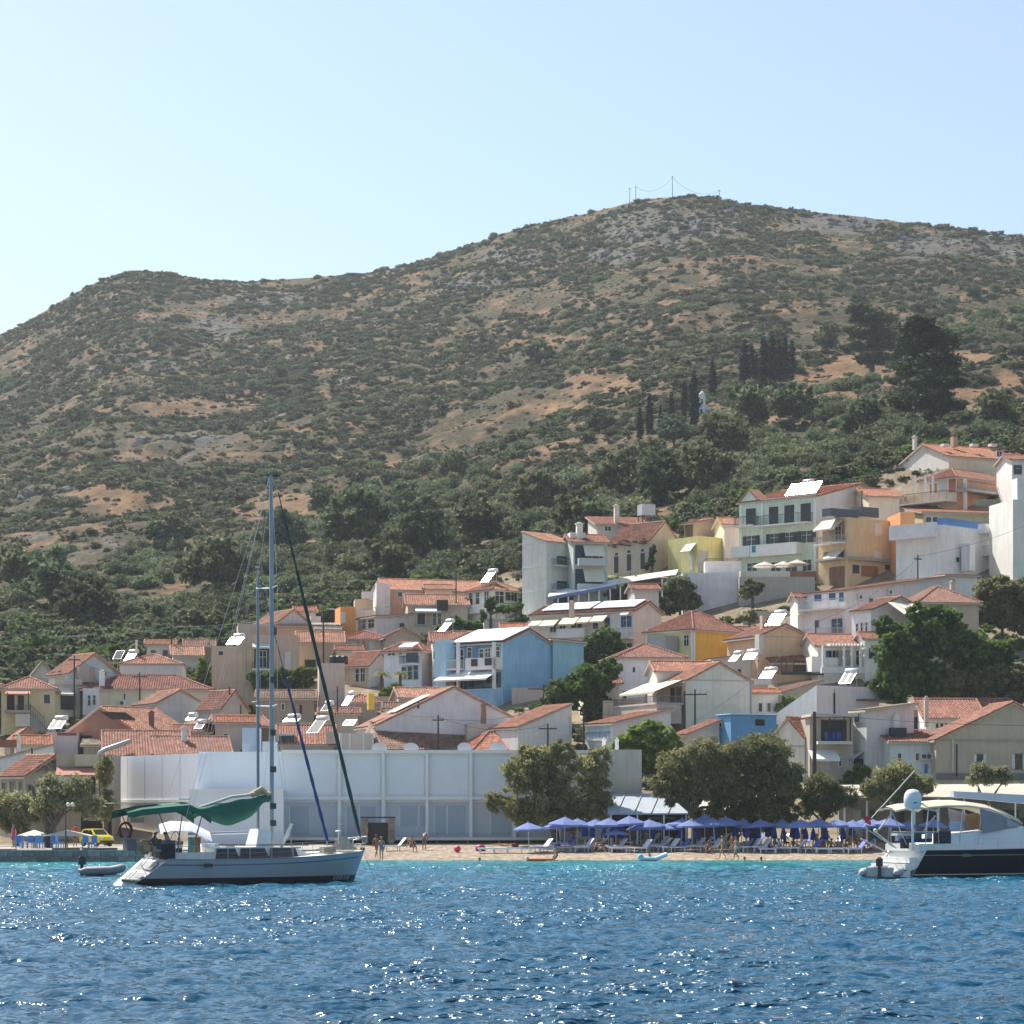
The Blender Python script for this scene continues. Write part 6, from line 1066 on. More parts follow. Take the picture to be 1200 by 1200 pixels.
def sailboat():
    b = Boat('sailing_yacht', 'white sailing yacht with green sail cover and bimini anchored in front', 'sailing yacht', 141, 125.4, 33); r = b.root
    L = b.x(426.5); hbm = 1.95; sh = lambda s: 1.27 - .10 * math.sin(s * 2.6) + .36 * s ** 2
    hb = lambda s: 1.52 + .43 * math.sin(min(1, s / .5) * math.pi / 2) if s < .5 else 1.95 * math.cos((s - .5) / .5 * math.pi / 2) ** .62 + .02
    wl = lambda s: 1.1 + .55 * math.sin(min(1, s / .48) * math.pi / 2) if s < .48 else 1.65 * math.cos((s - .48) / .52 * math.pi / 2) ** .85 + .01
    xs = lambda z: 0.1 + max(0, z) / 1.27 * 1.75; xb = lambda z: L - .62 + .62 * max(0, z) / 1.55
    mb = MB(); rows = loft(mb, L, sh, hb, wl, [-.45, -.2, 0, .18, .36, .6, .95], xs, xb, 30, lambda z, s: 1 if z < .36 else 0); hull = mb.build('hull', [HULLW, paint((.012, .014, .02), .4)], r)
    mb = MB(); deck_from(mb, rows); mb.build('deck', paint((.66, .65, .62), .6, .1), r)
    for sd in (0, -1):                                   # thin blue line below the deck edge
        mb = MB(); A = []; B = []
        for rw in rows:
            p = Vector(rw[sd]); q = Vector(rw[1 if sd == 0 else -2]); d = (q - p); o = Vector((0, -.012 if sd == 0 else .012, 0)); k = .22 / max(.2, abs(d.z)); A.append(p + d * k + o); B.append(p + d * (k + .05 / max(.2, abs(d.z))) + o)
        mb.grid([A, B]); mb.build('hull_stripe', paint((.05, .09, .22), .4), hull)
        mb = MB(); mb.tube([Vector(rw[sd]) + Vector((0, 0, .03)) for rw in rows], .03, 5); mb.build('toe_rail', paint((.3, .31, .32), .4), r)
    # scoop transom
    st = rows[0]; mb = MB(); c = Vector((xs(.5) + .02, 0, .55)); mb.face(st[::-1]); tr = mb.build('transom', paint((.74, .74, .73), .3, .04), hull)
    def tp(y, z, o): return (xs(z) - o * .7, y, z + o * .75)
    for z0, z1, w0, w1, nm in ((.78, 1.16, .95, 1.1, 'stern_locker'), (.16, .62, .8, .95, 'swim_step')):
        mb = MB(); pts = [tp(-w0, z0, .02), tp(w0, z0, .02), tp(w1, z0 + (z1 - z0) * .6, .02), tp(w1 * .8, z1, .02), tp(-w1 * .8, z1, .02), tp(-w1, z0 + (z1 - z0) * .6, .02)]; mb.face(pts); mb.build(nm, paint((.19, .21, .21), .4, .1), tr)
    mb = MB(); mb.box(.22, -.9, .28, .75, .9, .34); mb.build('bathing_platform', paint((.6, .55, .45), .6), r)
    mb = MB(); [mb.tube([(.15 + i * .02, sg * .22 - .35, .3), (.9, sg * .22 - .35, .95), (1.4, sg * .22 - .35, 1.5)], .02, 5) for i in (0,) for sg in (-1, 1)]; [mb.tube([(.3 + .3 * i, -.57, .45 + .27 * i), (.3 + .3 * i, -.13, .45 + .27 * i)], .02, 5) for i in range(4)]; mb.build('boarding_ladder', STEEL, r)
    # coachroof and cockpit
    x0, x1 = b.x(238), b.x(372); zd = 1.24
    mb = MB(); cabin(mb, x0, x1, 1.25, .55, zd - .1, zd + .62, .1, 1.6); cr = mb.build('coachroof', paint((.68, .68, .67), .4, .05), r)
    for sg in (-1, 1):
        for a, bb in ((.02, .25), (.262, .55), (.562, .86)):
            def q(f, g): return (x0 + (x1 - x0) * f * .9, sg * (1.25 + (.55 - 1.25) * f * .9) * (1 - .14 * g) * 1.012 + sg * .01, zd - .1 + .72 * g)
            mb = MB(); mb.face([q(a, .30), q(bb, .30), q(bb - .03, .90), q(a + .015, .90)]); mb.build('cabin_window', GLASS, cr)
    mb = MB(); cx0, cx1 = 2.0, x0; [mb.box(cx0, sg * 1.25 - .12, zd - .05, cx1, sg * 1.25 + .12, zd + .38) for sg in (-1, 1)]; mb.box(cx0 - .1, -1.3, zd - .1, cx0 + .05, 1.3, zd + .25); mb.build('cockpit_coaming', paint((.66, .65, .62), .5), r)
    mb = MB(); mb.box(cx0 + .06, -1.1, zd - .12, cx1, 1.1, zd + .0); mb.build('cockpit_floor', WOOD, r)
    mb = MB(); xw = b.x(205); mb.tube([(xw + .05 * math.cos(t), .55 * math.sin(t), zd + .85 + .55 * math.cos(t)) for t in np.linspace(0, 6.283, 22)], .02, 5, cap=False); [mb.tube([(xw, 0, zd + .85), (xw, .55 * math.sin(t), zd + .85 + .55 * math.cos(t))], .012, 4) for t in np.linspace(0, 6.28, 7)[:-1]]; w = mb.build('steering_wheel', IRON, r); mb = MB(); mb.box(xw + .08, -.15, zd, xw + .35, .15, zd + .95); mb.build('pedestal', WHITE, r)
    mb = MB(); mb.hull8([(x0 - .1, -.35, zd + .62), (x0 + .8, -.35, zd + .62), (x0 + .8, .35, zd + .62), (x0 - .1, .35, zd + .62), (x0, -.3, zd + .78), (x0 + .7, -.3, zd + .78), (x0 + .7, .3, zd + .78), (x0, .3, zd + .78)]); mb.build('companionway_hatch', WHITE, r)
    for uu in (262, 300, 340): xx = b.x(uu); mb = MB(); zt = zd + .60 - (.1 if uu > 330 else 0); mb.box(xx, -.25, zt, xx + .5, .25, zt + .09); mb.build('deck_hatch', GREYM, cr)
    mb = MB(); mb.tube([(x0 + .2, -.95, zd + .72), (x1 - 1.9, -.62, zd + .70)], .025, 5); mb.tube([(x0 + .2, .95, zd + .72), (x1 - 1.9, .62, zd + .70)], .025, 5); mb.build('grab_rail', WOOD, cr)
    stanchions(b, rows, r, 5, 31, 3)
    mb = MB(); e = Vector(rows[-1][0]); e.y = 0; a1, a2 = Vector(rows[-4][0]), Vector(rows[-4][-1]); U = Vector((0, 0, .68))
    mb.tube([a1, a1 + U, e + Vector((.1, -.15, .75)), e + Vector((.1, .15, .75)), a2 + U, a2], .018, 5); mb.tube([a1 + U * .5, e + Vector((.05, 0, .4)), a2 + U * .5], .014, 5); mb.tube([e + Vector((-.1, -.1, 0)), e + Vector((.1, -.15, .75))], .016, 5); mb.build('pulpit', STEEL, r)
    mb = MB(); s1, s2 = Vector(rows[1][0]), Vector(rows[1][-1]); s3, s4 = Vector(rows[4][0]), Vector(rows[4][-1]); mb.tube([s3, s3 + U, s1 + U, s1], .018, 5); mb.tube([s4, s4 + U, s2 + U, s2], .018, 5); mb.tube([s1 + U, s2 + U], .016, 5); mb.build('pushpit', STEEL, r)
    # mast, boom and sails
    xm = b.x(318.3); top = b.zz(557, xm); zb = b.zz(938, xm); mb = MB(); mb.tube([(xm, 0, zd + .4), (xm, 0, top * .8), (xm - .05, 0, top)], [.115, .11, .085], 10); ma = mb.build('mast', paint((.30, .34, .39), .45, .1, 1, .2), r)
    for v in (689.5, 828): mb = MB(); z = b.zz(v, xm); [mb.tube([(xm, 0, z), (xm - .28, sg * 1.15, z + .06)], .035, 5) for sg in (-1, 1)]; mb.build('spreaders', paint((.66, .66, .64), .4), ma)
    mb = MB(); mb.tube([(xm + .25, 0, top), (xm + .25, 0, top + .1)], .05, 6); mb.box(xm - .35, -.03, top - .05, xm + .45, .03, top + .03); mb.tube([(xm - .05, 0, top), (xm - .05, 0, top + .45)], .012, 4); mb.build('masthead', DARK, ma)
    for v in (800, 862, 905, 948, 968): mb = MB(); z = b.zz(v, xm); mb.box(xm - .16, -.2, z, xm + .16, -.1, z + .3); mb.build('winch', IRON, ma)
    xe = b.x(226); ze = b.zz(950, xe); zm = b.zz(934, xm)
    mb = MB(); mb.tube([(xm - .1, 0, zm - .15), (xe, 0, ze)], .075, 8); mb.build('boom', paint((.5, .52, .54), .4, .1, 1, .4), r)
    mb = MB(); n = 22; A = []
    for i in range(n + 1):
        f = i / n; xx = xm - .15 + (xe - xm + .15) * f; zt = zm + .12 + (ze - zm) * f + .03 * math.sin(f * 20); sag = .40 + .78 * math.sin(math.pi * min(1, max(0, (f - .08) / .80))) ** .8 * (1.0 if f > .1 else .6) if .06 < f < .9 else .38; w = .20 + .05 * math.sin(f * 9)
        A.append([(xx, 0, zt), (xx, -w, zt - .14), (xx, -w * .8, zt - sag * .6), (xx, -.02, zt - sag), (xx, .02, zt - sag), (xx, w * .8, zt - sag * .6), (xx, w, zt - .14)])
    mb.grid(A, 0, True, True); mb.face(A[0]); mb.face(A[-1][::-1]); mb.build('sail_cover', GREEN, r)
    mb = MB(); [mb.tube([(xm - .2 - i * .12, rnd.uniform(-.2, .2), zm + .12 + .1 * i % .3), (xm - .5 - i * .1, rnd.uniform(-.2, .2), zm + .3 + rnd.uniform(-.1, .15)), (xm - 1.1, rnd.uniform(-.15, .15), zm + .1)], .14, 7) for i in range(3)]; mb.build('bundled_sailcloth', paint((.55, .42, .26), .9, .2), r)
    mb = MB(); mb.tube([(xm - .3, .1, zm + .2), ((xm + xe) / 2, .1, (zm + ze) / 2 + .35), (xe + .4, .1, ze + .15)], .08, 6); mb.build('folded_sail', paint((.62, .58, .5), .9), r)
    t0, t1 = b.P(326, 577), Vector((rows[-1][0][0] - .1, 0, rows[-1][0][2] + .25)); t0.y = 0; n = 40; mb = MB(); mb.tube([t0.lerp(t1, i / n) for i in range(n + 1)], [.02 + .075 * min(1, i / 14) + .012 * math.sin(i * 2.1) if 1 < i < n - 1 else .03 for i in range(n + 1)], 7); mb.build('furled_headsail', paint((.006, .055, .045), .8, .2), r)
    mb = MB(); mb.lathe([(0, 0), (.13, .02), (.13, .14), (0, .16)], 10, 0, tuple(t1 - Vector((0, 0, .22)))); mb.build('furling_drum', IRON, r)
    mb = MB(); ss = Vector(rows[1][0])
    for sg in (0, -1):
        ch = Vector(rows[17][sg]); sp1 = Vector((xm - .28, (-1 if sg == 0 else 1) * 1.15, b.zz(828, xm) + .06)); sp2 = Vector((xm - .28, (-1 if sg == 0 else 1) * 1.15, b.zz(689.5, xm) + .06)); mb.tube([ch, sp1, sp2, (xm, 0, top - .3)], .010, 4); mb.tube([ch, (xm, 0, b.zz(828, xm))], .010, 4); mb.tube([Vector(rows[1][sg]), (xm - .1, 0, top - .05)], .010, 4)
    mb.tube([(xm, 0, top), t0], .01, 4); mb.tube([(xe, 0, ze), (xm - .1, 0, top)], .008, 4); mb.build('rigging', STEEL, r)
    # bimini with frame
    pts = [(142, 950), (160, 946), (186, 943.5), (215, 941), (226, 946), (239.5, 956)]; A = []
    for u, v in pts:
        q = b.P(u, v, -.2); A.append([(q.x, -.95, q.z - .10), (q.x, -.5, q.z + .02), (q.x, 0, q.z + .05), (q.x, .5, q.z + .02), (q.x, .95, q.z - .10)])
    mb = MB(); mb.grid(A, 0, False); B = [[(x, y, z - .05) for x, y, z in row] for row in A]; mb.grid(B, 0, False)
    for sd in (0, -1): mb.grid([[rw[sd] for rw in A], [(rw[sd][0], rw[sd][1] * 1.02, rw[sd][2] - .3) for rw in A]], 0, False)
    bm_ = mb.build('bimini', GREEN, r)
    for ua, ub in ((142, 160), (186, 205), (214, 207), (238, 224)):
        mb = MB()
        for sg in (-1, 1): q = b.P(ua, 952, sg * .92); q2 = b.P(ub, 998, sg * 1.2); mb.tube([q, Vector((q2.x, sg * 1.25, zd + .3))], .025, 5)
        mb.build('bimini_frame', IRON, bm_)
    q = b.P(158, 944, 0); mb = MB(); mb.box(q.x - 1.35, -.5, q.z + .10, q.x + 1.15, .5, q.z + .14); mb.build('solar_panel', paint((.55, .57, .58), .3), r)
    q = b.P(212, 940, 0); mb = MB(); mb.box(q.x - .35, -.5, q.z + .12, q.x + .3, .5, q.z + .18); mb.build('white_board', WHITE, r)
    # gear on deck
    def box(u, v, c, sx, sy, sz, nm, col, lab=None): q = b.P(u, v, c); mb = MB(); mb.box(q.x - sx / 2, c - sy / 2, q.z - sz / 2, q.x + sx / 2, c + sy / 2, q.z + sz / 2); o = mb.build(nm, paint(col, .8, .25), r); return o
    mb = MB(); q = b.P(147, 973, -1.25); mb.tube([(q.x + .32 * math.cos(t), -1.25, q.z + .38 * math.sin(t)) for t in np.linspace(-1.1, 4.2, 14)], .075, 7); mb.build('horseshoe_buoy', paint((.10, .02, .025), .7), r)
    box(159, 961, -1.1, .75, .4, .26, 'wooden_box', (.38, .24, .13)); box(152, 990, -1.0, .5, .5, .55, 'outboard_motor', (.15, .15, .16)); box(163, 992, -.8, .6, .7, .45, 'gear_bag', (.33, .26, .17)); box(172, 994, -1.1, .55, .4, .3, 'rope_bundle', (.45, .27, .13)); box(181, 995, -1.15, .6, .3, .3, 'rope_bundle', (.30, .27, .18)); box(196, 998, -1.2, .7, .35, .75, 'fender', (.02, .022, .03)); box(208, 1000, -1.2, .35, .3, .5, 'fender', (.03, .035, .04))
    for i in range(16):
        uu = rnd.uniform(150, 214); box(uu, rnd.uniform(988, 1000), rnd.uniform(-1.25, .6), rnd.uniform(.15, .5), rnd.uniform(.15, .4), rnd.uniform(.15, .5), ('gear_bag', 'rope_bundle', 'jerry_can', 'folded_canvas')[i % 4], ((.30, .25, .18), (.05, .06, .07), (.38, .36, .32), (.10, .14, .20), (.33, .20, .10))[i % 5])
    mb = MB(); x0c, x1c = b.x(236), b.x(330); mb.hull8([(x0c, -1.34, zd + .0), (x1c, -1.12, zd + .0), (x1c, -1.08, zd + .0), (x0c, -1.30, zd + .0), (x0c, -1.34, zd + .17), (x1c, -1.12, zd + .15), (x1c, -1.08, zd + .15), (x0c, -1.30, zd + .17)]); mb.build('teak_coaming', paint((.09, .06, .045), .7, .2), r)
    for u, w, c, nm in ((224, .34, (.16, .36, .30), 'green towel'), (227, .16, (.55, .52, .30), 'yellow towel'), (231, .38, (.48, .17, .06), 'orange towel')):
        q = b.P(u, 981, -1.3); mb = MB(); rowsT = [[(q.x + w * (i / 4 - .5), -1.3 - .04 * math.sin(i * 2 + j), q.z - .95 * j / 5) for i in range(5)] for j in range(6)]; mb.grid(rowsT); mb.grid([[(x, y + .02, z) for x, y, z in rr] for rr in rowsT]); tag(mb.build('towel', paint(c, .9), r), nm + ' hanging on the rail')
    q = b.P(330, 1000, -.6); mb = MB(); A = []
    for j in range(9):
        f = j / 8; A.append([(q.x - .1 + .62 * f ** 1.3 + w, -.6 + .12 * math.sin(w * 6), q.z + .15 + 1.35 * f) for w in np.linspace(-.02, .42 * (1 - .5 * f) * (.4 + f if f < .4 else 1), 5)])
    mb.grid(A); mb.grid([[(x, y + .03, z) for x, y, z in rr] for rr in A]); mb.build('wind_scoop', paint((.74, .73, .68), .8, .05), r)
    q = b.P(296, 985, .3); mb = MB(); mb.hull8([(q.x - .35, -.7, q.z - .4), (q.x + .5, -.7, q.z - .4), (q.x + .5, .5, q.z - .4), (q.x - .35, .5, q.z - .4), (q.x - .1, -.6, q.z + .6), (q.x + .6, -.6, q.z + .5), (q.x + .6, .4, q.z + .5), (q.x - .1, .4, q.z + .6)]); mb.build('spray_cloth', WHITE, r)
    mb = MB(); q = b.P(396.5, 1000, .1); mb.tube([(q.x, .1, q.z), (q.x, .1, q.z + 1.1)], .02, 5); mb.lathe([(0, 0), (.17, .02), (.16, .07), (0, .1)], 10, 0, (q.x, .1, q.z + 1.1)); mb.build('antenna', WHITE, r)
    mb = MB(); a, c2, d = b.P(391, 996, -.3), b.P(404, 979, -.2), b.P(420, 996, -.1); mb.face([a, d, c2]); mb.face([a + Vector((0, .5, 0)), c2 + Vector((0, .4, 0)), d + Vector((0, .2, 0))]); mb.build('deck_net', paint((.36, .34, .30), .9), r)
    box(384, 996, -.3, .7, .5, .3, 'deck_box', (.25, .24, .2)); mb = MB(); a = b.P(427.5, 1003, 0); mb.tube([a, (a.x + .75, 0, -.2)], .012, 4); mb.build('anchor_chain', IRON, r)
    mb = MB(); q = b.P(239.5, 1012, -1.9); k = int(30 * (q.x / L)); y = -2.02; mb.box(q.x, -1.985, q.z - .19, q.x + .42, -1.90, q.z); mb.build('hull_port', GLASS, hull)
    for i in range(9):
        f = .865 + i * .0105; j = int(f * 30); rw0, rw1 = rows[j], rows[j + 1]; g = f * 30 - j; nl = len(rw0) // 2
        def side(z): P = sorted(((rw0[m][2] * (1 - g) + rw1[m][2] * g, rw0[m][0] * (1 - g) + rw1[m][0] * g, rw0[m][1] * (1 - g) + rw1[m][1] * g) for m in range(nl))); zz = [p[0] for p in P]; return (float(np.interp(z, zz, [p[1] for p in P])), float(np.interp(z, zz, [p[2] for p in P])) - .02, z)
        a = side(.13); c3 = side(.34); w = .075; sk = (-.03, .02, 0, .03)[i % 4]; mb = MB(); mb.face([a, (a[0] + w * .55, a[1] + .004, a[2]), (c3[0] + w * .55 + sk, c3[1] + .004, c3[2]), (c3[0] + sk, c3[1], c3[2])]); mb.build('registration_mark', paint((.42, .42, .40), .6), hull)
    return b
SB = sailboat()
def second_sailboat():
    b = Boat('sailing_yacht', 'second sailing yacht almost hidden behind the white one, blue furled sail', 'sailing yacht', 196, 148, 14); r = b.root; L = b.x(384)
    sh = lambda s: 1.0 + .25 * s ** 2; hb = lambda s: 1.2 + .4 * math.sin(min(1, s / .5) * 1.57) if s < .5 else 1.6 * math.cos((s - .5) / .5 * 1.57) ** .65 + .02; wl = lambda s: hb(s) * .85
    mb = MB(); rows = loft(mb, L, sh, hb, wl, [-.4, -.15, .1, .5], lambda z: .1 + z * .3, lambda z: L - .5 + .4 * z, 16); mb.face(rows[0][::-1]); mb.build('hull', HULLW, r); mb = MB(); deck_from(mb, rows); mb.build('deck', paint((.6, .6, .57), .6), r)
    mb = MB(); cabin(mb, 2.5, L * .62, 1.0, .6, .95, 1.4); mb.build('coachroof', WHITE, r)
    xm = b.x(302.3); top = b.zz(672, xm); mb = MB(); mb.tube([(xm, 0, 1), (xm, 0, top)], .10, 9, r2=.07); ma = mb.build('mast', paint((.20, .24, .29), .5, .1), r); mb = MB(); mb.tube([(xm, 0, top), (xm, 0, top + .45)], .012, 4); mb.box(xm - .15, -.03, top + .35, xm + .1, .03, top + .42); mb.build('wind_vane', WHITE, ma)
    mb = MB(); z = b.zz(822, xm); mb.tube([(xm - .2, -1, z), (xm, 0, z), (xm - .2, 1, z)], .03, 5); mb.build('spreaders', STEEL, ma)
    a, c = b.P(305, 678), b.P(384, 986); a.y = c.y = 0; n = 30; mb = MB(); mb.tube([a.lerp(c, i / n) for i in range(n + 1)], [.025 if i < 12 else .05 + .03 * (i % 2) + .03 * min(1, (i - 12) / 8) for i in range(n + 1)], 7); mb.build('furled_headsail', paint((.015, .045, .20), .8, .3), r); mb = MB(); mb.tube([c, (rows[-1][0][0] - .1, 0, 1.2)], .02, 5); mb.build('forestay_foot', STEEL, r)
    mb = MB(); mb.tube([(xm - .2, 0, 2.4), (1.2, 0, 2.3)], .09, 7); mb.build('boom', STEEL, r); mb = MB(); [mb.tube([Vector(rows[9][sg]), (xm, 0, top - .3)], .009, 4) for sg in (0, -1)]; mb.tube([(0.6, 0, 1), (xm, 0, top)], .009, 4); mb.build('rigging', STEEL, r)
    # grey tent cover over its cockpit
    mb = MB(); A = []
    for u, v in ((186, 966), (200, 962), (222, 963), (246, 975)): q = b.P(u, v, 0); A.append([(q.x, -1.1, q.z - .55), (q.x, 0, q.z), (q.x, 1.1, q.z - .55)])
    mb.grid(A); mb.build('tent_cover', paint((.52, .54, .60), .8), r)
second_sailboat()
def dinghy(name, label, loc, rot, col=(.36, .37, .40), L=3.0, W=.78):
    o = thing(name, label, 'dinghy', loc, rot); mb = MB(); P = [(-L / 2, -W, .28)] + [(L * .18, -W, .30), (L * .36, -W * .82, .36), (L * .47, -W * .45, .42), (L / 2, 0, .45), (L * .47, W * .45, .42), (L * .36, W * .82, .36), (L * .18, W, .30)] + [(-L / 2, W, .28)]
    mb.tube([(-L / 2 - .3, -W, .27)] + P + [(-L / 2 - .3, W, .27)], [.1] + [.225] * len(P) + [.1], 12); mb.build('tube', paint(col, .55, .1), o)
    mb = MB(); mb.box(-L / 2 + .1, -W + .1, .02, L * .33, W - .1, .14); mb.build('floor', GREYM, o); mb = MB(); mb.box(-L / 2 + .02, -W + .18, .05, -L / 2 + .1, W - .18, .55); mb.build('transom', paint((.5, .5, .5), .5), o); mb = MB(); mb.box(-.3, -W + .15, .32, 0, W - .15, .38); mb.build('thwart', paint((.45, .45, .45), .6), o)
    m = thing('outboard', None, None, (0, 0, 0)); m.parent = o; m.name = 'outboard_motor'
    mb = MB(); x = -L / 2 - .12; mb.box(x - .22, -.16, .62, x + .2, .16, 1.02); mb.hull8([(x - .18, -.13, 1.02), (x + .16, -.13, 1.02), (x + .16, .13, 1.02), (x - .18, .13, 1.02), (x - .1, -.08, 1.12), (x + .1, -.08, 1.12), (x + .1, .08, 1.12), (x - .1, .08, 1.12)]); mb.build('cowling', DARK, m); mb = MB(); mb.box(x - .1, -.08, -.35, x + .08, .08, .62); mb.build('shaft', DARK, m); return o
dinghy('inflatable_dinghy', 'small grey inflatable with black outboard behind the white yacht', (px(121, 0, 143).x, 143, .02), R(14), (.19, .20, .22), L=2.1, W=.55)
def motor_yacht():
    b = Boat('motor_yacht', 'dark navy hulled yacht with beige canopy and satellite dome', 'yacht', 1036, 140.5, 25); r = b.root; L = 14.5
    sh = lambda s: 1.50 + .25 * s ** 2; hb = lambda s: 1.9 + .3 * math.sin(min(1, s / .45) * 1.57) if s < .45 else 2.2 * math.cos((s - .45) / .55 * 1.57) ** .6 + .02; wl = lambda s: hb(s) * (.88 - .1 * s)
    xs = lambda z: 1.15 - (1.5 - max(0, z)) * .55 + .35; xb = lambda z: L - .9 + .6 * max(0, z)
    mb = MB(); rows = loft(mb, L, sh, hb, wl, [-.5, -.2, 0, .14, .20, .6, 1.0, 1.2, 1.24], xs, xb, 26, lambda z, s: 2 if z < .14 else 1 if z < .20 else 3 if 1.2 < z < 1.24 else 0); hull = mb.build('hull', [NAVY, paint((.5, .5, .46), .4), paint((.012, .014, .02), .4), paint((.30, .27, .18), .4)], r)
    mb = MB(); deck_from(mb, rows); mb.build('deck', paint((.60, .56, .48), .6, .1), r)
    mb = MB(); mb.face(rows[0][::-1]); tr = mb.build('transom', paint((.72, .72, .71), .3, .04), hull)
    mb = MB()
    for i, (x, z, w) in enumerate(((.45, .35, 1.75), (.8, .75, 1.7), (1.15, 1.1, 1.6))): mb.box(x - .55, -w, z - .3, x + .1, w, z)
    mb.box(-.2, -1.6, .12, .5, 1.6, .22); mb.build('stern_steps', paint((.74, .74, .72), .35, .05), r)
    for sg in (-1, 1): mb = MB(); mb.hull8([(.2, sg * 1.72, .2), (1.7, sg * 1.8, .9), (1.7, sg * 1.66, .9), (.2, sg * 1.6, .2), (.6, sg * 1.72, .7), (1.9, sg * 1.8, 1.75), (1.9, sg * 1.66, 1.75), (.6, sg * 1.6, .7)]); mb.build('stern_quarter', paint((.72, .72, .72), .3), r)
    mb = MB(); mb.box(1.3, -1.75, 1.45, 4.2, -1.45, 1.85); mb.box(1.3, 1.45, 1.45, 4.2, 1.75, 1.85); mb.box(1.2, -1.7, 1.45, 1.5, 1.7, 1.8); mb.build('cockpit_coaming', paint((.7, .7, .69), .4), r)
    xw0 = b.x(1108, -1.7); mb = MB(); mb.hull8([(xw0, -1.7, 1.5), (12.0, -1.0, 1.6), (12.0, 1.0, 1.6), (xw0, 1.7, 1.5), (xw0 + .5, -1.5, 2.32), (10.2, -.9, 2.85), (10.2, .9, 2.85), (xw0 + .5, 1.5, 2.32)]); mb.build('coachroof', paint((.70, .71, .74), .35, .05), r)
    # canopies
    def can(pts, w, nm, col, dr=.18):
        A = []
        for u, v in pts: q = b.P(u, v, -.3); A.append([(q.x, -w, q.z - dr), (q.x, -w * .6, q.z - .03), (q.x, 0, q.z + .05), (q.x, w * .6, q.z - .03), (q.x, w, q.z - dr)])
        mb = MB(); mb.grid(A, 0, True); mb.grid([[(x, y, z - .07) for x, y, z in rr] for rr in A], 0, True)
        for sd in (0, -1): mb.grid([[rr[sd] for rr in A], [(rr[sd][0], rr[sd][1], rr[sd][2] - .10) for rr in A]], 0, False)
        return mb.build(nm, paint(col, .85, .08), r), A
    can([(1041, 946), (1054, 943), (1072, 942), (1092, 946)], 1.0, 'bimini', (.60, .53, .40)); c2, A = can([(1078, 940.5), (1100, 938.5), (1125, 938.5), (1150, 942), (1172, 950), (1189, 959)], 1.05, 'canopy', (.60, .54, .42), .25)
    zl = lambda u: b.P(u, 974, -1.5)
    mb = MB(); a = [b.P(u, v, -1.52) for u, v in ((1148, 947), (1172, 954), (1188, 962), (1200, 968), (1178, 972), (1152, 977))]; mb.face(a); mb.face([p + Vector((0, 3.04, 0)) for p in a][::-1]); mb.build('side_screen', paint((.25, .245, .29), .5), r)
    mb = MB(); a = [b.P(u, v, -1.545) for u, v in ((1178, 959), (1186, 962), (1197, 968), (1181, 969))]; mb.face(a); mb.build('clear_window', paint((.34, .34, .42), .15), r)
    mb = MB(); q1, q2 = b.P(1189, 959, 0), b.P(1200, 968, 0); mb.face([(q1.x, -1.4, q1.z), (q2.x, -1.45, q2.z), (q2.x, 1.45, q2.z), (q1.x, 1.4, q1.z)]); mb.build('windscreen', GLASS, r)
    for u0, u1 in ((1098, 1100), (1128, 1124), (1150, 1146), (1044, 1062), (1088, 1084)):
        mb = MB()
        for sg in (-1, 1): a, c = b.P(u0, 948, sg * 1.45), b.P(u1, 985, sg * 1.5); mb.tube([a, (c.x, sg * 1.55, 1.8)], .025, 5)
        mb.build('canopy_frame', STEEL, r)
    q = b.P(1141, 962, -.9); mb = MB(); rt = [[(q.x - .5 + .28 * i, -.9 + .06 * math.sin(i * 1.7 + j), q.z + .45 - .22 * j - .06 * abs(i - 2)) for i in range(5)] for j in range(5)]; mb.grid(rt); mb.grid([[(x, y + .03, z) for x, y, z in rr] for rr in rt]); tag(mb.build('towel', paint((.50, .25, .10), .9, .3), r), 'orange towel hung under the canopy')
    q = b.P(1113, 965, -.6); mb = MB(); rt = [[(q.x - .0 + .3 * i, -.6 + .07 * math.sin(i * 2.1 + j), q.z + .1 - .12 * j) for i in range(6)] for j in range(5)]; mb.grid(rt); mb.grid([[(x, y + .03, z) for x, y, z in rr] for rr in rt]); tag(mb.build('towel', paint((.45, .55, .72), .9), r), 'pale blue towels drying')
    global MYB; MYB = b
    # satellite dome, boom and mast
    q = b.P(1069.5, 997, -1.7); top = b.zz(924.5, q.x, -1.7); zt = b.zz(948, q.x, -1.7); mb = MB(); mb.tube([(q.x, -1.7, q.z), (q.x, -1.7, zt)], .075, 8); po = mb.build('dome_pole', WHITE, r); rr_ = 10.3 * (140.5 / F); hh = top - zt; mb = MB(); mb.lathe([(.02, -.05), (rr_ * .72, 0), (rr_ * .98, hh * .18), (rr_, hh * .5), (rr_ * .9, hh * .76), (rr_ * .6, hh * .94), (0, hh)], 20, 0, (q.x, -1.7, zt)); dm = mb.build('satellite_dome', paint((.70, .72, .76), .35, .03), r); mb = MB(); mb.box(q.x - .25, -1.7 - rr_ * 1.01, zt + hh * .28, q.x - .02, -1.7 - rr_ * .95, zt + hh * .34); mb.build('maker_mark', paint((.10, .16, .35), .5), dm)
    a, c = b.P(1115.5, 930.5, 0), b.P(1225, 938, 0); mb = MB(); mb.hull8([(a.x, -.2, a.z - .16), (c.x, -.25, c.z - .3), (c.x, .25, c.z - .3), (a.x, .2, a.z - .16), (a.x, -.16, a.z + .16), (c.x, -.2, c.z + .25), (c.x, .2, c.z + .25), (a.x, .16, a.z + .16)]); mb.build('boom', paint((.60, .62, .66), .4, .05), r); mb = MB(); mb.tube([(c.x + .1, 0, 1.6), (c.x + .1, 0, 17)], .14, 10); mb.build('mast', paint((.5, .52, .55), .4, .1), r)
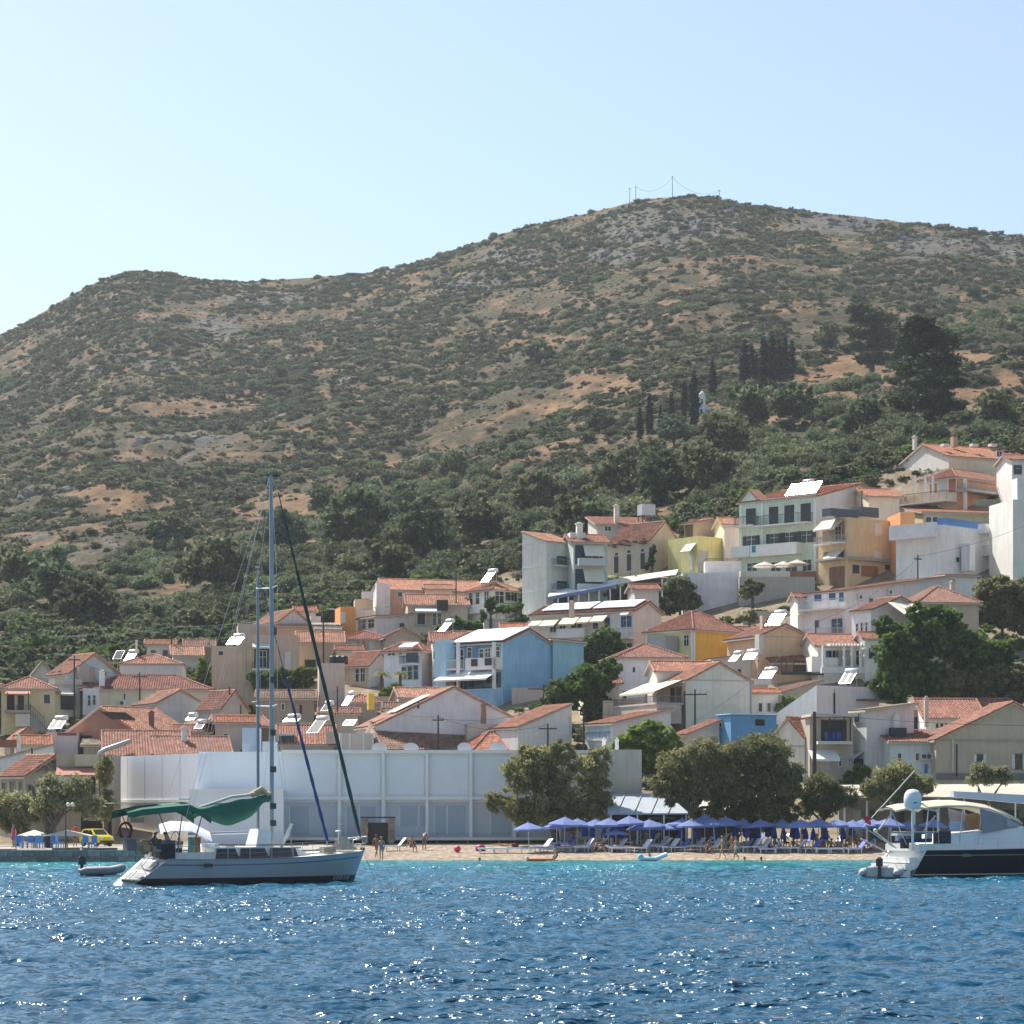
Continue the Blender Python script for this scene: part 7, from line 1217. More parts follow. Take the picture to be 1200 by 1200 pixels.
    # gear
    mb = MB(); a, c = b.P(1012, 969, -.6), b.P(1073, 902, -.6); mb.tube([a, c], .03, 5); mb.lathe([(0, -.08), (.08, 0), (0, .08)], 8, 0, tuple(c)); mb.tube([a, b.P(1048, 993, -.6)], .03, 5); mb.build('flag_staff', paint((.45, .46, .44), .5), r)
    q = b.P(1017, 959, -.6); mb = MB(); rt = [[(q.x - .2 + .1 * i, -.62 + .05 * math.sin(i * 1.5 + j), q.z + .16 - .1 * j - .03 * i) for i in range(5)] for j in range(5)]; mb.grid(rt); mb.grid([[(x, y + .02, z) for x, y, z in rr] for rr in rt]); tag(mb.build('flag', paint((.62, .03, .06), .8), r), 'small red flag')
    for (ua, va, ub, vb, c) in ((1009, 983, 1042, 1000, -.3), (1026, 975, 1050, 994, .3), (1082, 974, 1096, 956, -1.2), (1046, 975, 1100, 975, -1.6), (1030, 972, 1046, 952, .2)): mb = MB(); mb.tube([b.P(ua, va, c), b.P(ub, vb, c)], .045, 6); mb.build('davit', paint((.45, .45, .44), .5), r)
    mb = MB(); q = b.P(1026, 973.5, -.4); mb.lathe([(0, -.13), (.1, -.08), (.13, 0), (.1, .08), (0, .13)], 10, 0, tuple(q)); mb.build('mooring_float', paint((.60, .56, .36), .5), r)
    def box(u, v, c, sx, sy, sz, nm, col): q = b.P(u, v, c); mb = MB(); mb.box(q.x - sx / 2, c - sy / 2, q.z - sz / 2, q.x + sx / 2, c + sy / 2, q.z + sz / 2); mb.build(nm, paint(col, .8, .2), r)
    box(1104, 982, -1.3, .7, .7, .75, 'dark_canvas_bag', (.03, .035, .045)); box(1060, 990, -1.2, .35, .35, .4, 'dark_bag', (.05, .03, .025)); box(1072, 985, -1.2, 1.9, .5, .22, 'blue_cushion', (.02, .03, .12)); box(1075, 979, -1.0, .35, .35, .4, 'green_bag', (.03, .10, .05)); box(1088, 980, -1.0, .3, .3, .5, 'crate', (.5, .52, .52)); box(1056, 978, -1.0, .9, .6, .12, 'table', (.66, .66, .66)); box(1053, 981, -1.0, .25, .3, .4, 'bucket', (.5, .5, .6))
    stanchions(b, rows, r, 6, 26, 3, .6)
    mb = MB(); q = b.P(1134, 1002.3, -2.2); j = 0
    n = 10; hs = [(.36 * math.cos(t), .085 * math.sin(t)) for t in np.linspace(0, 6.283, 2 * n)]; sx = lambda x: min(range(len(rows)), key=lambda i: abs(rows[i][3][0] - x)); y = rows[sx(q.x)][1][1] - .03; mb.face([(q.x + x * 1.1, y, q.z + z) for x, z in hs]); mb.build('name_plate', paint((.05, .17, .14), .4), hull)
    dinghy('inflatable_dinghy', 'grey inflatable with dark outboard tied under the yacht stern', (px(1038, 0, 138.6).x, 139.4, .05), R(74), (.40, .41, .44), 3.0, .92)
motor_yacht()
# ------------------------------------------------------------------ trees and planting
def waterfront_trees():
    T = tree
    T('tamarisk_tree', 'big olive green tamarisk in front of the white hall', [(615, 906, 34, 36), (585, 938, 20, 20), (645, 902, 36, 34), (692, 908, 32, 36), (655, 942, 50, 34), (610, 950, 32, 24), (704, 938, 24, 30), (660, 880, 22, 16), (620, 882, 18, 16), (700, 890, 24, 22), (665, 962, 44, 14), (615, 964, 24, 10)], 202.6, 'tamarisk', 38000, .17, (655, 992), aspect=.3, up=.35, clump=.22, per=60, trunk=.3, deep=.7, limbs=9)
    T('tamarisk_tree', 'olive tamarisk with open twiggy base beside the dark one', [(800, 900, 38, 32), (832, 888, 40, 34), (778, 918, 24, 22), (850, 920, 34, 30), (812, 928, 32, 24), (790, 938, 20, 14), (840, 945, 26, 14)], 199.4, 'tamarisk', 26000, .17, (818, 990), aspect=.3, up=.35, clump=.22, per=60, trunk=.28, deep=.7, limbs=14)
    T('tamarisk_tree', 'darkest and densest tamarisk in the middle of the beach', [(888, 888, 50, 40), (912, 925, 36, 36), (862, 930, 36, 34), (885, 952, 44, 22), (925, 905, 20, 24), (880, 965, 50, 12), (920, 958, 24, 14)], 199.8, 'tamdark', 32000, .18, (882, 992), aspect=.32, up=.3, clump=.24, per=60, trunk=.3, deep=.75, limbs=8)
    T('tamarisk_tree', 'small tamarisk behind the thick dark pole', [(962, 926, 28, 26), (988, 934, 20, 20), (944, 944, 18, 18), (968, 948, 24, 14)], 200.5, 'tamdark', 12000, .16, (965, 990), aspect=.3, up=.35, clump=.25, per=50, trunk=.2, deep=.7)
    T('tamarisk_tree', 'low tamarisk above the cream restaurant canopy', [(1050, 912, 36, 25), (1022, 926, 22, 17), (1082, 922, 20, 17), (1055, 930, 30, 12)], 199.6, 'tamarisk', 13000, .16, (1050, 985), aspect=.3, up=.35, clump=.25, per=50, trunk=.2, deep=.6)
    T('tamarisk_tree', 'thin feathery tamarisk before the tan gabled house', [(1150, 908, 24, 18), (1175, 908, 16, 15)], 199.8, 'silver', 5000, .16, (1155, 985), aspect=.28, up=.4, clump=.28, per=50, trunk=.16, deep=.6)
    T('tamarisk_tree', 'silvery tamarisk at the left edge of the quay', [(14, 950, 32, 30), (42, 946, 20, 24), (-12, 945, 26, 28), (20, 972, 26, 12)], 199, 'silver', 15000, .17, (20, 990), aspect=.3, up=.35, clump=.22, per=50, trunk=.25)
    o = T('plane_tree', 'old sparse tree with forked thick trunk on the quay', [(72, 932, 38, 24), (104, 944, 22, 20), (58, 920, 24, 18), (92, 920, 22, 16), (48, 945, 18, 16)], 190, 'silver', 9000, .15, (57, 988), aspect=.3, up=.2, clump=.25, per=24, trunk=.22)
    mb = MB(); k = 190 / F
    for P in ([(0, 0, -.3), (-.1, 0, 1.2), (-.9, .2, 3.0), (-1.3, .3, 4.2)], [(0, 0, -.3), (.15, 0, 1.0), (1.0, -.2, 2.2), (1.5, -.2, 3.6), (1.9, 0, 4.4)]): mb.tube(P, [.34, .28, .2, .1] if len(P) == 4 else [.34, .28, .22, .15, .09], 9)
    mb.build('trunk_fork', BARK, o)
    T('tamarisk_tree', 'narrow pale green tamarisk at the left end of the gallery', [(123, 905, 12, 26), (124, 945, 13, 24)], 201, 'tamarisk', 7000, .17, (124, 992), aspect=.3, up=.4, clump=.25, per=50, trunk=.16)
waterfront_trees()
def town_trees():
    T = tree
    T('fig_tree', 'broad dark green fig tree below the sky blue house', [(690, 800, 36, 28), (660, 815, 28, 26), (712, 785, 20, 18), (640, 832, 20, 16), (702, 832, 26, 24)], D(690, 848), 'broad', 13000, .26, (688, 858), aspect=.7, clump=.2, per=40)
    T('fig_tree', 'round green tree in front of the white row house', [(708, 752, 25, 20), (726, 766, 16, 14), (694, 767, 14, 14), (705, 778, 20, 12)], D(708, 786), 'broad', 9000, .26, (708, 795), aspect=.7, clump=.2, per=40)
    T('mulberry_tree', 'bright leafy tree behind the beige end block', [(757, 866, 34, 24), (735, 876, 24, 20), (785, 872, 18, 18), (760, 892, 38, 18)], D(760, 905), 'bright', 11000, .24, (760, 915), aspect=.7, clump=.2, per=40)
    T('evergreen_tree', 'dark evergreen tree against the white retaining wall', [(797, 690, 23, 16), (788, 708, 20, 13), (811, 705, 13, 15)], D(797, 728), 'oak', 8000, .24, (797, 728), aspect=.7, clump=.22, per=40)
    T('hanging_shrub', 'dark shrub spilling over the grey wall under the hotel', [(882, 688, 15, 11), (874, 694, 9, 10)], D(882, 722) - .6, 'oak', 3000, .22, (882, 700), cat='shrub', aspect=.7)
    T('fig_tree', 'huge dark green tree right of the white pergola house', [(1060, 760, 42, 38), (1100, 742, 42, 36), (1050, 802, 34, 28), (1095, 802, 40, 30), (1140, 768, 38, 36), (1040, 735, 18, 18), (1165, 770, 26, 26), (1080, 720, 24, 16)], D(1085, 838), 'broad', 32000, .27, (1085, 845), aspect=.7, clump=.17, per=40, trunk=.3, deep=.7)
    T('olive_tree', 'olive brown tree on the slope at the right edge', [(1170, 692, 34, 22), (1205, 700, 34, 30), (1150, 715, 26, 22), (1128, 722, 18, 16), (1205, 728, 30, 20), (1180, 720, 30, 20)], D(1175, 760), 'tamdark', 22000, .24, (1175, 748), aspect=.55, clump=.2, per=40, deep=.7)
    T('olive_tree', 'brownish bushy tree above the right red roofs', [(1130, 802, 30, 22), (1168, 798, 30, 22), (1108, 814, 20, 14), (1202, 796, 28, 22), (1150, 815, 30, 14), (1190, 815, 24, 14)], D(1140, 842), 'tamdark', 18000, .24, (1140, 842), aspect=.55, clump=.2, per=40, deep=.7)
    T('orchard_tree', 'green tree at the left edge behind the yellow house', [(14, 780, 24, 18), (-6, 784, 16, 16), (32, 788, 12, 11)], D(15, 806) + 12, 'broad', 7000, .26, (14, 805), aspect=.7)
    for u, v, a, b, lab in ((140, 746, 15, 15, 'yellow green tree left of the white pillar behind blue house'), (163, 750, 15, 14, 'yellow green tree directly behind the two white collectors'), (188, 752, 16, 13, 'yellow green tree left of the tall cross country pole'), (120, 758, 10, 9, 'small yellow green bush above the long orange roof')): T('acacia_tree', lab, [(u, v, a, b), (u + a * .5, v + b * .5, a * .7, b * .7)], D(150, 770) + 14, 'bright', 3600, .25, (u, 775), group='yellow green trees behind the left houses', aspect=.6)
    T('climbing_shrub', 'vivid green shrub left of the tan cube house', [(238, 786, 8, 20), (231, 802, 10, 11), (243, 808, 8, 12)], D(240, 822) + 2, 'bright', 4500, .22, (238, 815), cat='shrub', aspect=.7)
    T('grape_vine', 'long green vine hanging from the terrace behind the masts', [(300, 793, 16, 8), (325, 790, 20, 7), (355, 788, 18, 7), (372, 787, 8, 7), (345, 800, 30, 8), (305, 803, 12, 9)], D(300, 850) + 8.4, 'broad', 7000, .2, (335, 812), cat='vine', aspect=.8)
    T('grape_vine', 'upper part of the vine coloured as sunlit beside the green forestay', [(357, 786, 14, 5), (345, 789, 8, 5)], D(300, 850) + 7.9, 'bright', 1600, .2, (355, 798), cat='vine', aspect=.8)  # same vine in lighter leaves, sunlight put into their colour
    T('garden_shrub', 'bright shrub beside the yellow chimney', [(463, 808, 12, 9), (452, 814, 9, 8)], D(460, 826), 'bright', 2500, .22, (460, 820), cat='shrub', aspect=.7)
    T('garden_shrub', 'green shrubs in front of the cream house with awnings', [(538, 730, 14, 9), (520, 738, 12, 8), (556, 734, 14, 8)], D(540, 750), 'broad', 3600, .24, (540, 745), cat='shrub', aspect=.7)
    T('grape_vine', 'vine over the white railed terrace', [(575, 707, 8, 12), (592, 714, 18, 4), (608, 712, 8, 5), (566, 722, 5, 9)], D(590, 742) - .4, 'broad', 3200, .22, (575, 730), cat='vine', aspect=.7)
    T('garden_shrub', 'round dark bush at the foot of the tall grey house', [(612, 726, 9, 8), (600, 732, 8, 7)], D(605, 742), 'broad', 1800, .22, (610, 738), cat='shrub', aspect=.7)
    T('garden_shrub', 'shrub under the grey lavender house with striped awning', [(1010, 905, 14, 10), (995, 912, 8, 9)], D(1010, 918) - 2, 'bright', 2500, .2, (1008, 920), cat='shrub', aspect=.6)
    T('garden_shrub', 'thin shrub by the bright slanted white wall', [(925, 822, 12, 7), (912, 830, 8, 6)], D(925, 842), 'broad', 1500, .22, (922, 838), cat='shrub', aspect=.6); T('garden_shrub', 'green shrub between the plain grey gable and white cottage', [(888, 820, 8, 9), (884, 832, 6, 6)], D(888, 842), 'bright', 1500, .22, (888, 838), cat='shrub', aspect=.6)
    T('creeper', 'dark creeper climbing the corner of the derelict house', [(765, 645, 4, 9), (764, 658, 4, 9), (757, 664, 5, 5)], D(760, 676) - .7, 'oak', 1600, .2, (764, 672), cat='creeper', aspect=.8)
    T('garden_shrub', 'grey green plants at the glaring heater foot', [(880, 722, 12, 8), (868, 726, 8, 6)], D(880, 745) + 2, 'silver', 1600, .22, (878, 734), cat='shrub', aspect=.6)
    T('garden_shrub', 'bright bush left of the red doubled roof', [(213, 832, 14, 10), (203, 838, 9, 7)], D(213, 850), 'bright', 2000, .22, (213, 845), cat='shrub', aspect=.6)
    T('garden_shrub', 'pots of greenery along the restaurant pergola', [(655, 704, 9, 5), (668, 702, 9, 5), (690, 700, 9, 4), (712, 697, 9, 4)], D(700, 722) + 1.5, 'bright', 1600, .22, (655, 712), cat='shrub', aspect=.6)
    for u, v, lab in ((447, 788, 'left of two palms in front of the lavender gable'), (469, 788, 'right of two palms near the glazed porch')):
        Yp = D(u, 818); p = px(u, 812, Yp); o = thing('palm_tree', lab, 'palm', p, rnd.random() * 6, 'palms below the white blue house'); mb = MB(); h = (812 - v - 2) * Yp / F; mb.tube([(0, 0, -1), (0, 0, h)], [.2, .16], 8); mb.build('trunk', BARK, o)
        for i in range(16):
            t = i * 2.4; el = .9 - .12 * (i % 6); Lf = 1.7; mb = MB(); prev = None
            for j in range(11):
                f = j / 10; r = Lf * f * math.cos(el) * (1 - .1 * f); z = h + Lf * f * math.sin(el) - 1.3 * f * f; c = Vector((r * math.cos(t), r * math.sin(t), z)); sd = Vector((-math.sin(t), math.cos(t), 0))
                if j:
                    for sg in (-1, 1): w = .5 * math.sin(math.pi * min(1, f * .9 + .1)); e = c + sd * sg * w + Vector((0, 0, -.22 * w)); mb.face([prev, c, e])
                prev = c
            me = mb.mesh('frond', LM['silver']); at = me.attributes.new('lv', 'FLOAT', 'FACE'); at.data.foreach_set('value', nr.rand(len(mb.f)).astype(np.float32) * .7); link(bpy.data.objects.new('frond', me), o)
town_trees()
def hill_trees():
    def proto(name, kind, lobes, n, leaf, cat, trunk_h, tr, asp=.6, clump=.18, up=None, per=24):
        P, lv = blob_points(n, lobes, clump, per, .5); me = leaf_mesh('crown', P, leaf, LM[kind], lv, asp, up); mb = MB(); mb.tube([(0, 0, -2), (0, 0, trunk_h)], [tr, tr * .5], 7)
        if kind == 'pine':
            for q in lobes: mb.tube([(0, 0, trunk_h * .6), (q[0] * .7, q[1] * .7, q[2])], [tr * .5, tr * .2], 5)
        return me, mb.mesh('trunk', BARK)
    def put(name, label, cat, me, u, v, s, group=None, sz=None, Y=None):
        Yp = D(u, v) if Y is None else Y; p = px(u, v, Yp); p.z = zg(p.x, p.y); o = thing(name, label, cat, p, rnd.random() * 6.28, group); link(bpy.data.objects.new('crown', me[0]), o); link(bpy.data.objects.new('trunk', me[1]), o); o.scale = (s, s, s * (sz or 1)); return o
    cyl = []
    for i in range(14): f = i / 13; r = .95 * math.sin(math.pi * min(1, (f + .12) / 1.15)) ** .7 * (1 - .55 * f); cyl.append((0, 0, .6 + f * 11.6, r, r, 1.0))
    cy = [proto('c', 'cypress', cyl, 5200, .15, 'c', 8, .2, .5, .3, .4) for _ in range(2)]
    for u, v0, v1, lab in ((750, 474, 520, 'leftmost cypress of the lower row by the chapel'), (761, 458, 512, 'tall second cypress of the lower row'), (774, 474, 507, 'short third cypress of the lower row'), (787, 457, 497, 'fourth cypress of the lower row'), (802, 446, 492, 'fifth cypress, just left of the tallest lower one'), (813.5, 429, 500, 'tall thin cypress immediately left of the white chapel'), (835, 420, 470, 'cypress standing behind the chapel'), (872.5, 399, 468, 'leftmost cypress of the upper dense group'), (881, 402, 456, 'second cypress of the upper group'), (887, 416, 448, 'short cypress low in the upper group'), (895, 393, 464, 'pointed cypress third in the upper group'), (905, 389, 456, 'tallest cypress in the middle of the upper group'), (912.5, 396, 452, 'cypress right of the tallest in the upper group'), (920, 387, 448, 'second last cypress of the upper group'), (928, 391, 443, 'rightmost cypress of the upper dense group')):
        Yp = D(u, v1); h = (v1 - v0) * Yp / F; s = h / 13.0; o = put('cypress_tree', lab, 'cypress', cy[int(u) % 2], u, v1, s, 'cypresses on the hillside'); o.scale = (s * 2.3, s * 2.3, s)
    pn = proto('p', 'pine', [(0, 0, 12, 3.6, 3.6, 2.2), (2.4, .5, 9.5, 3.4, 3, 1.7), (-2.6, -.4, 8.5, 3.3, 3, 1.7), (1.6, -1, 6.6, 3.2, 3, 1.4), (-1.4, 1, 14, 2.4, 2.4, 1.5), (-3, .5, 5.6, 2.4, 2.4, 1.3), (1.2, .8, 4.0, 3.2, 3, 1.5), (-1.0, -.6, 3.2, 2.6, 2.6, 1.3)], 13000, .26, 'p', 13, .4, .5, .2)
    put('pine_tree', 'tall spreading pine on the bare slope', 'pine', pn, 1022, 432, 1.08, 'pines above the town', 1.0); put('pine_tree', 'dense dark pine nearest the big grey house', 'pine', pn, 1088, 498, 1.15, 'pines above the town', 1.05); put('pine_tree', 'smaller pine between the two big ones', 'pine', pn, 1060, 462, .6, 'pines above the town'); put('pine_tree', 'low wide pine at the foot of the dense dark one', 'pine', pn, 1102, 500, .7, 'pines above the town')
    for o_ in [o for o in COL.objects if o.get('category') == 'pine']: o_.scale = (o_.scale.x * 1.55, o_.scale.y * 1.55, o_.scale.z * .95)
    ok = [proto('o', 'oak', [(0, 0, 2.6, 2.8, 2.8, 2.2), (1.2, .6, 2.2, 2, 2, 1.7), (-1.3, -.4, 2.0, 2, 2, 1.6), (.3, -1, 3.6, 1.7, 1.7, 1.3)], 2600, .22, 'o', 2.5, .2, .7) for _ in range(3)]
    spots = [(633, 432, 1.3, 'round dark tree alone on the middle of the hill'), (735, 583, 1.35, 'wide dark tree on tan slope above the row houses'), (790, 518, .9, 'round tree below the lower cypress row'), (762, 532, .85, 'round tree under the leftmost cypresses'), (720, 432, .8, 'dark tree left of the grassy slope'), (970, 418, 1.1, 'dark tree left of the spreading pine'), (590, 330, .6, 'small bush tree high on the saddle'), (705, 510, .8, 'dark bush on the slope left of the cypress row'), (380, 345, .6, 'dark tree just below the saddle skyline'), (88, 492, .8, 'dark round tree on the left hillside'), (26, 500, .8, 'dark round tree at the left hillside edge'), (330, 452, .7, 'dark tree near the pale rocks of the middle hill'), (880, 505, 1.4, 'broad tree among the wood under the upper cypresses'), (930, 500, 1.2, 'broad tree in the wood right of the gully'), (850, 540, 1.3, 'bushy tree left of the hotel roof'), (1010, 515, 1.1, 'bushy tree just left of the big grey house'), (1140, 350, .8, 'dark tree high on the right slope'), (1170, 510, 1.0, 'tree above the upper right orange roof'), (630, 600, 1.2, 'tree above the tall grey house roof'), (560, 640, 1.3, 'tree above the wide orange roof'), (490, 660, 1.5, 'dark tree above the left of the wide orange roof'), (420, 650, 1.7, 'large dark tree behind the green forestay'), (455, 690, 1.2, 'tree touching the white end wall'), (380, 600, 1.0, 'lone dark tree right of the mast head'), (250, 700, 1.4, 'tree in the wood left of the second mast'), (60, 715, 1.4, 'dark tree in the wood above the yellow house'), (100, 735, 1.1, 'tree at the wood edge above the blue grey house'), (20, 700, 1.2, 'tree in the wood at the left edge'), (200, 640, 1.1, 'round tree on the upper border of the left wood'), (330, 640, 1.2, 'round tree behind the tall mast'), (530, 560, 1.0, 'round tree on the upper border of the middle wood'), (680, 640, 1.2, 'tree behind the roof chimneys of the grey house'), (780, 590, 1.2, 'tree behind the grey chimney tank house'), (830, 585, 1.2, 'tree behind the beige house chimneys')]
    for i, (u, v, s, lab) in enumerate(spots): put('oak_tree', lab, 'tree', ok[i % 3], u, v, s * (1.5 if v > 480 else 1.35), 'single trees on the hillside')
    # chapel bell tower
    Yc = D(822, 488); p = px(822.5, 486, Yc); p.z = zg(p.x, p.y) - .3; o = thing('chapel', 'small white chapel bell tower among the cypresses', 'chapel', p, R(-12)); w = 4.2 * Yc / F; h = 30 * Yc / F; m = stucco((.78, .78, .76)); mb = MB()
    mb.box(-w, -w, -1, w, w, h * .45); [mb.box(x0, -w * .9, h * .45, x1, w * .9, h * .72) for x0, x1 in ((-w * .9, -w * .45), (w * .45, w * .9))]; mb.box(-w * .92, -w * .92, h * .72, w * .92, w * .92, h * .82); mb.lathe([(w * .85, h * .82), (w * .75, h * .9), (w * .45, h * .97), (0, h)], 12); mb.build('tower', m, o)
    mb = MB(); mb.box(-w * .3, -w * 1.02, .2, w * .3, -w * 1.0, h * .28); mb.build('door', DARK, o); mb = MB(); mb.lathe([(0, .3), (.22, .25), (.3, 0)], 10, 0, (0, 0, h * .52)); mb.build('bell', IRON, o); mb = MB(); mb.box(-w * 1.2, w, -1, w * 2.4, w * 3.4, h * .4); mb.build('nave', m, o)
    for u, v0, v1, lab in ((738, 220, 238, 'leftmost short mast on the hill top'), (745, 218, 238, 'second mast on the hill top'), (788, 206, 232, 'tallest mast at the summit'), (843, 222, 236, 'mast right of the summit')):
        Yp = D(u, float(Sv(u)) + 2); p = px(u, v1, Yp); p.z = zg(p.x, p.y) - .5; o = thing('antenna_mast', lab, 'antenna mast', p, 0, 'masts on the hill top'); top = CZ + (VH - v0) * Yp / F - p.z; mb = MB(); mb.tube([(0, 0, 0), (0, 0, top)], [.16, .09], 6); mb.build('post', GREYM, o); mb = MB(); mb.box(-.5, -.05, top - .5, .5, .05, top - .35); mb.build('antenna', GREYM, o)
    wire([px(745, 219, 905), px(788, 208, 905), px(843, 224, 905)], 'faint wire strung between the hill top masts', 3.0, .05, (.3, .3, .32))
hill_trees()
def poles():
    spec = [(87, 768, 842, 'wooden pole in front of the pale blue grey house', 1.3), (163.7, 788, 828, 'pole with transformer box before the cream house', 1.6), (201, 733, 770, 'tall pole behind the blue flat fronted house', None), (269, 805, 842, 'pole before the red doubled roof', None), (379, 714, 778, 'lamp topped pole behind the green forestay', None), (395.5, 804, 845, 'pole under the grey tan cube', None), (534.5, 676, 722, 'thin pole in front of the cream awning house', None), (513.5, 838, 877, 'pole rising from the brown weathered roof', 1.2), (637, 802, 830, 'pole with broad crossarm before the blue wing', 3.4), (642, 848, 870, 'pole carrying a bracket frame behind white wall', 1.8), (684, 828, 872, 'dark pole beside the low blue veranda house', None), (802, 810, 850, 'rusty pole left of a pair at the grey gable', None), (814.5, 808, 848, 'rusty pole right of a pair at the grey gable', 2.4), (956, 727, 765, 'thin pole before the blue shutter balconies', None), (1075.5, 650, 703, 'tall dark pole behind the white slit window house', 1.0), (62, 818, 848, 'thin pole right of the yellow house stairs', None), (41.5, 744, 765, 'thin pole in the trees at far left', None), (37.5, 876, 938, 'dark pole before the old grey house', None), (978, 812, 835, 'antenna pole on the wedge house', None), (282, 826, 846, 'short pole right of the doubled red roof', None)]
    for u, a, b, lab, arm in spec: pole(u, a, b, lab, arm=arm, r=.11, lamp=(u == 379 or u == 41.5))
    pole(954.5, 834, 925, 'thick black pole in front of the stone balcony house', Y=205.5, r=.2)
    p = px(954.5, 925, 205.5)
    W = lambda *a: [px(u, v, y) for u, v, y in a]
    wire(W((-30, 752, 330), (41.5, 745, 335), (201, 735, 330), (379, 715, 330), (620, 690, 330)), 'long pale cable crossing the town from left', .5, .035, (.5, .5, .48)); wire(W((41.5, 745, 335), (90, 745, 335), (140, 744, 335)), 'short pale cable over the left wood', .2, .04, (.55, .55, .53))
    wire(W((87, 770, 270), (163.7, 790, 268), (269, 806, 266)), 'cable between poles over the dark red roof', .7); wire(W((395.5, 806, 262), (513.5, 840, 246), (642, 849, 246)), 'cable over the long white gable', .9); wire(W((637, 803, 262), (814.5, 809, 258)), 'cable from crossarm to rusty poles', 1.6); wire(W((684, 830, 250), (802, 812, 256)), 'lower cable before the fig tree', 1.4); wire(W((814.5, 845, 240), (956, 729, 262)), 'cable climbing to the blue shutter house', .7); wire(W((954.5, 836, 205.5), (1240, 850, 206)), 'black cable leaving the thick pole to the right', .3); wire(W((1075.5, 652, 282), (1215, 610, 290)), 'cable from the tall dark pole to the right edge', .5); wire(W((956, 729, 262), (1075.5, 655, 282)), 'cable between thin pole and tall dark pole', .8); wire(W((513.5, 842, 246), (637, 830, 258)), 'cable below the sky blue house', .6)
poles()
def heaters():
    Hh = lambda u, v, vb, w, lab, **k: heater(u, v, D(u, vb) + k.pop('dy', 2.5), w, lab, **k)
    Hh(938, 581, 674, 46, 'huge glaring row of collectors on the hotel roof', panels=4, dy=3.0, lp=20); Hh(905, 735, 800, 22, 'glaring collector on the peach gabled roof', dy=3.0, lp=20, panels=1); Hh(273, 757, 822, 20, 'glaring collector on the tan cube roof', lp=14, panels=1, dy=2)
    Hh(137, 774, 806, 12, 'left white collector on the blue flat fronted house', panels=1, tank=False, dy=0, lp=14); Hh(150, 776, 806, 13, 'right white collector on the blue flat fronted house', panels=1, dy=-.5, lp=14); Hh(64, 856, 890, 19, 'twin collectors on the small box room', dy=1, lp=16); Hh(366, 861, 895, 18, 'long collector on the red roof before the tan cube', panels=1, dy=-.5, lp=22); Hh(568, 684, 732, 14, 'collector on the white hip roofed house', panels=1, dy=1, lp=18); Hh(517, 742, 790, 12, 'collector left of the sky blue house roof', panels=1, dy=-3, lp=18)
    Hh(858, 777, 800, 13, 'greenish collector left of the white pair', panels=1, tank=True, dy=-5, lp=12); Hh(877, 775, 800, 17, 'white collector right of the greenish one', panels=1, tank=True, dy=-6, lp=11); Hh(897, 797, 832, 20, 'pair of collectors with tanks below the veranda', dy=0, lp=12); Hh(990, 803, 862, 17, 'twin striped collectors on the wedge house', dy=3, lp=19); Hh(1030, 737, 770, 16, 'pale collector beside the striped cream awning', panels=1, dy=-4, lp=16); Hh(232, 856, 885, 11, 'collector on the low house with thin tile lines', panels=1, dy=-1, lp=11); Hh(222, 846, 866, 12, 'small collector on the roof left of the beige sheet', panels=1, dy=-3, lp=8); Hh(408, 852, 880, 18, 'long flat collectors behind the pinkish annex', panels=2, dy=-1, lp=9, tank=False); Hh(340, 848, 870, 22, 'group of pale collectors behind the main mast', panels=2, dy=-3, lp=8)
    Hh(380, 835, 862, 12, 'tank and collector beside black tanks near forestay', panels=1, dy=-1, lp=10)
    Hh(404, 843 - 14, 862, 10, 'narrow white collector left of the orange cottage', panels=1, dy=-2, lp=18)
heaters()
def town_planting():
    foot = []
    for o in COL.objects:
        if o.parent is None and o.get('category') in ('house', 'hotel', 'shed', 'hall', 'annex', 'wall', 'pavilion', 'restaurant', 'gallery', 'house wing', 'beach bar', 'terrace', 'veranda', 'water tank'):
            w = [c for c in o.children if c.name.startswith('wall')]
            if w: xs = [v.co.x for v in w[0].data.vertices]; ys = [v.co.y for v in w[0].data.vertices]; foot.append((o.matrix_basis.inverted(), max(xs), max(ys)))
    n = 9000; Y = np.where(nr.rand(n) < .45, nr.uniform(213, 300, n), nr.uniform(295, 356, n)); u = nr.uniform(-260, 1460, n); X = (u - 600) * Y / F; P = []
    for x, y in zip(X, Y):
        if vnoise(x / 9, y / 9, 2) < (.42 if y < 300 else .36): continue
        z = zg(x, y); ok = True
        for m, w, l in foot:
            q = m @ Vector((x, y, z))
            e = 1.2 if y < 295 else 4.0
            if -e < q.x < w + 1.4 and -e - .3 < q.y < l + 1.2: ok = False; break
        if ok: P.append((x, y, z))
    n = len(P); s = nr.uniform(.4, 1.0, n) * np.where(nr.rand(n) < .12, 1.7, 1) * np.where(np.array(P)[:, 1] > 302, 1.9, 1)
    src = source_collection('planting_source', [bush_mesh('garden_bush', 700, LM[k], .85, .12) for k in ('broad', 'oak', 'silver', 'bright', 'scrub')])
    instancer('garden_undergrowth', P, nr.rand(n) * 6.28, np.stack([s * 1.2, s * 1.2, s * nr.uniform(.7, 1.2, n)], 1), np.where(np.array(P)[:, 1] > 300, nr.choice([1, 1, 1, 4, 0], n), nr.choice(5, n, p=[.3, .25, .15, .1, .2])), src)
town_planting()
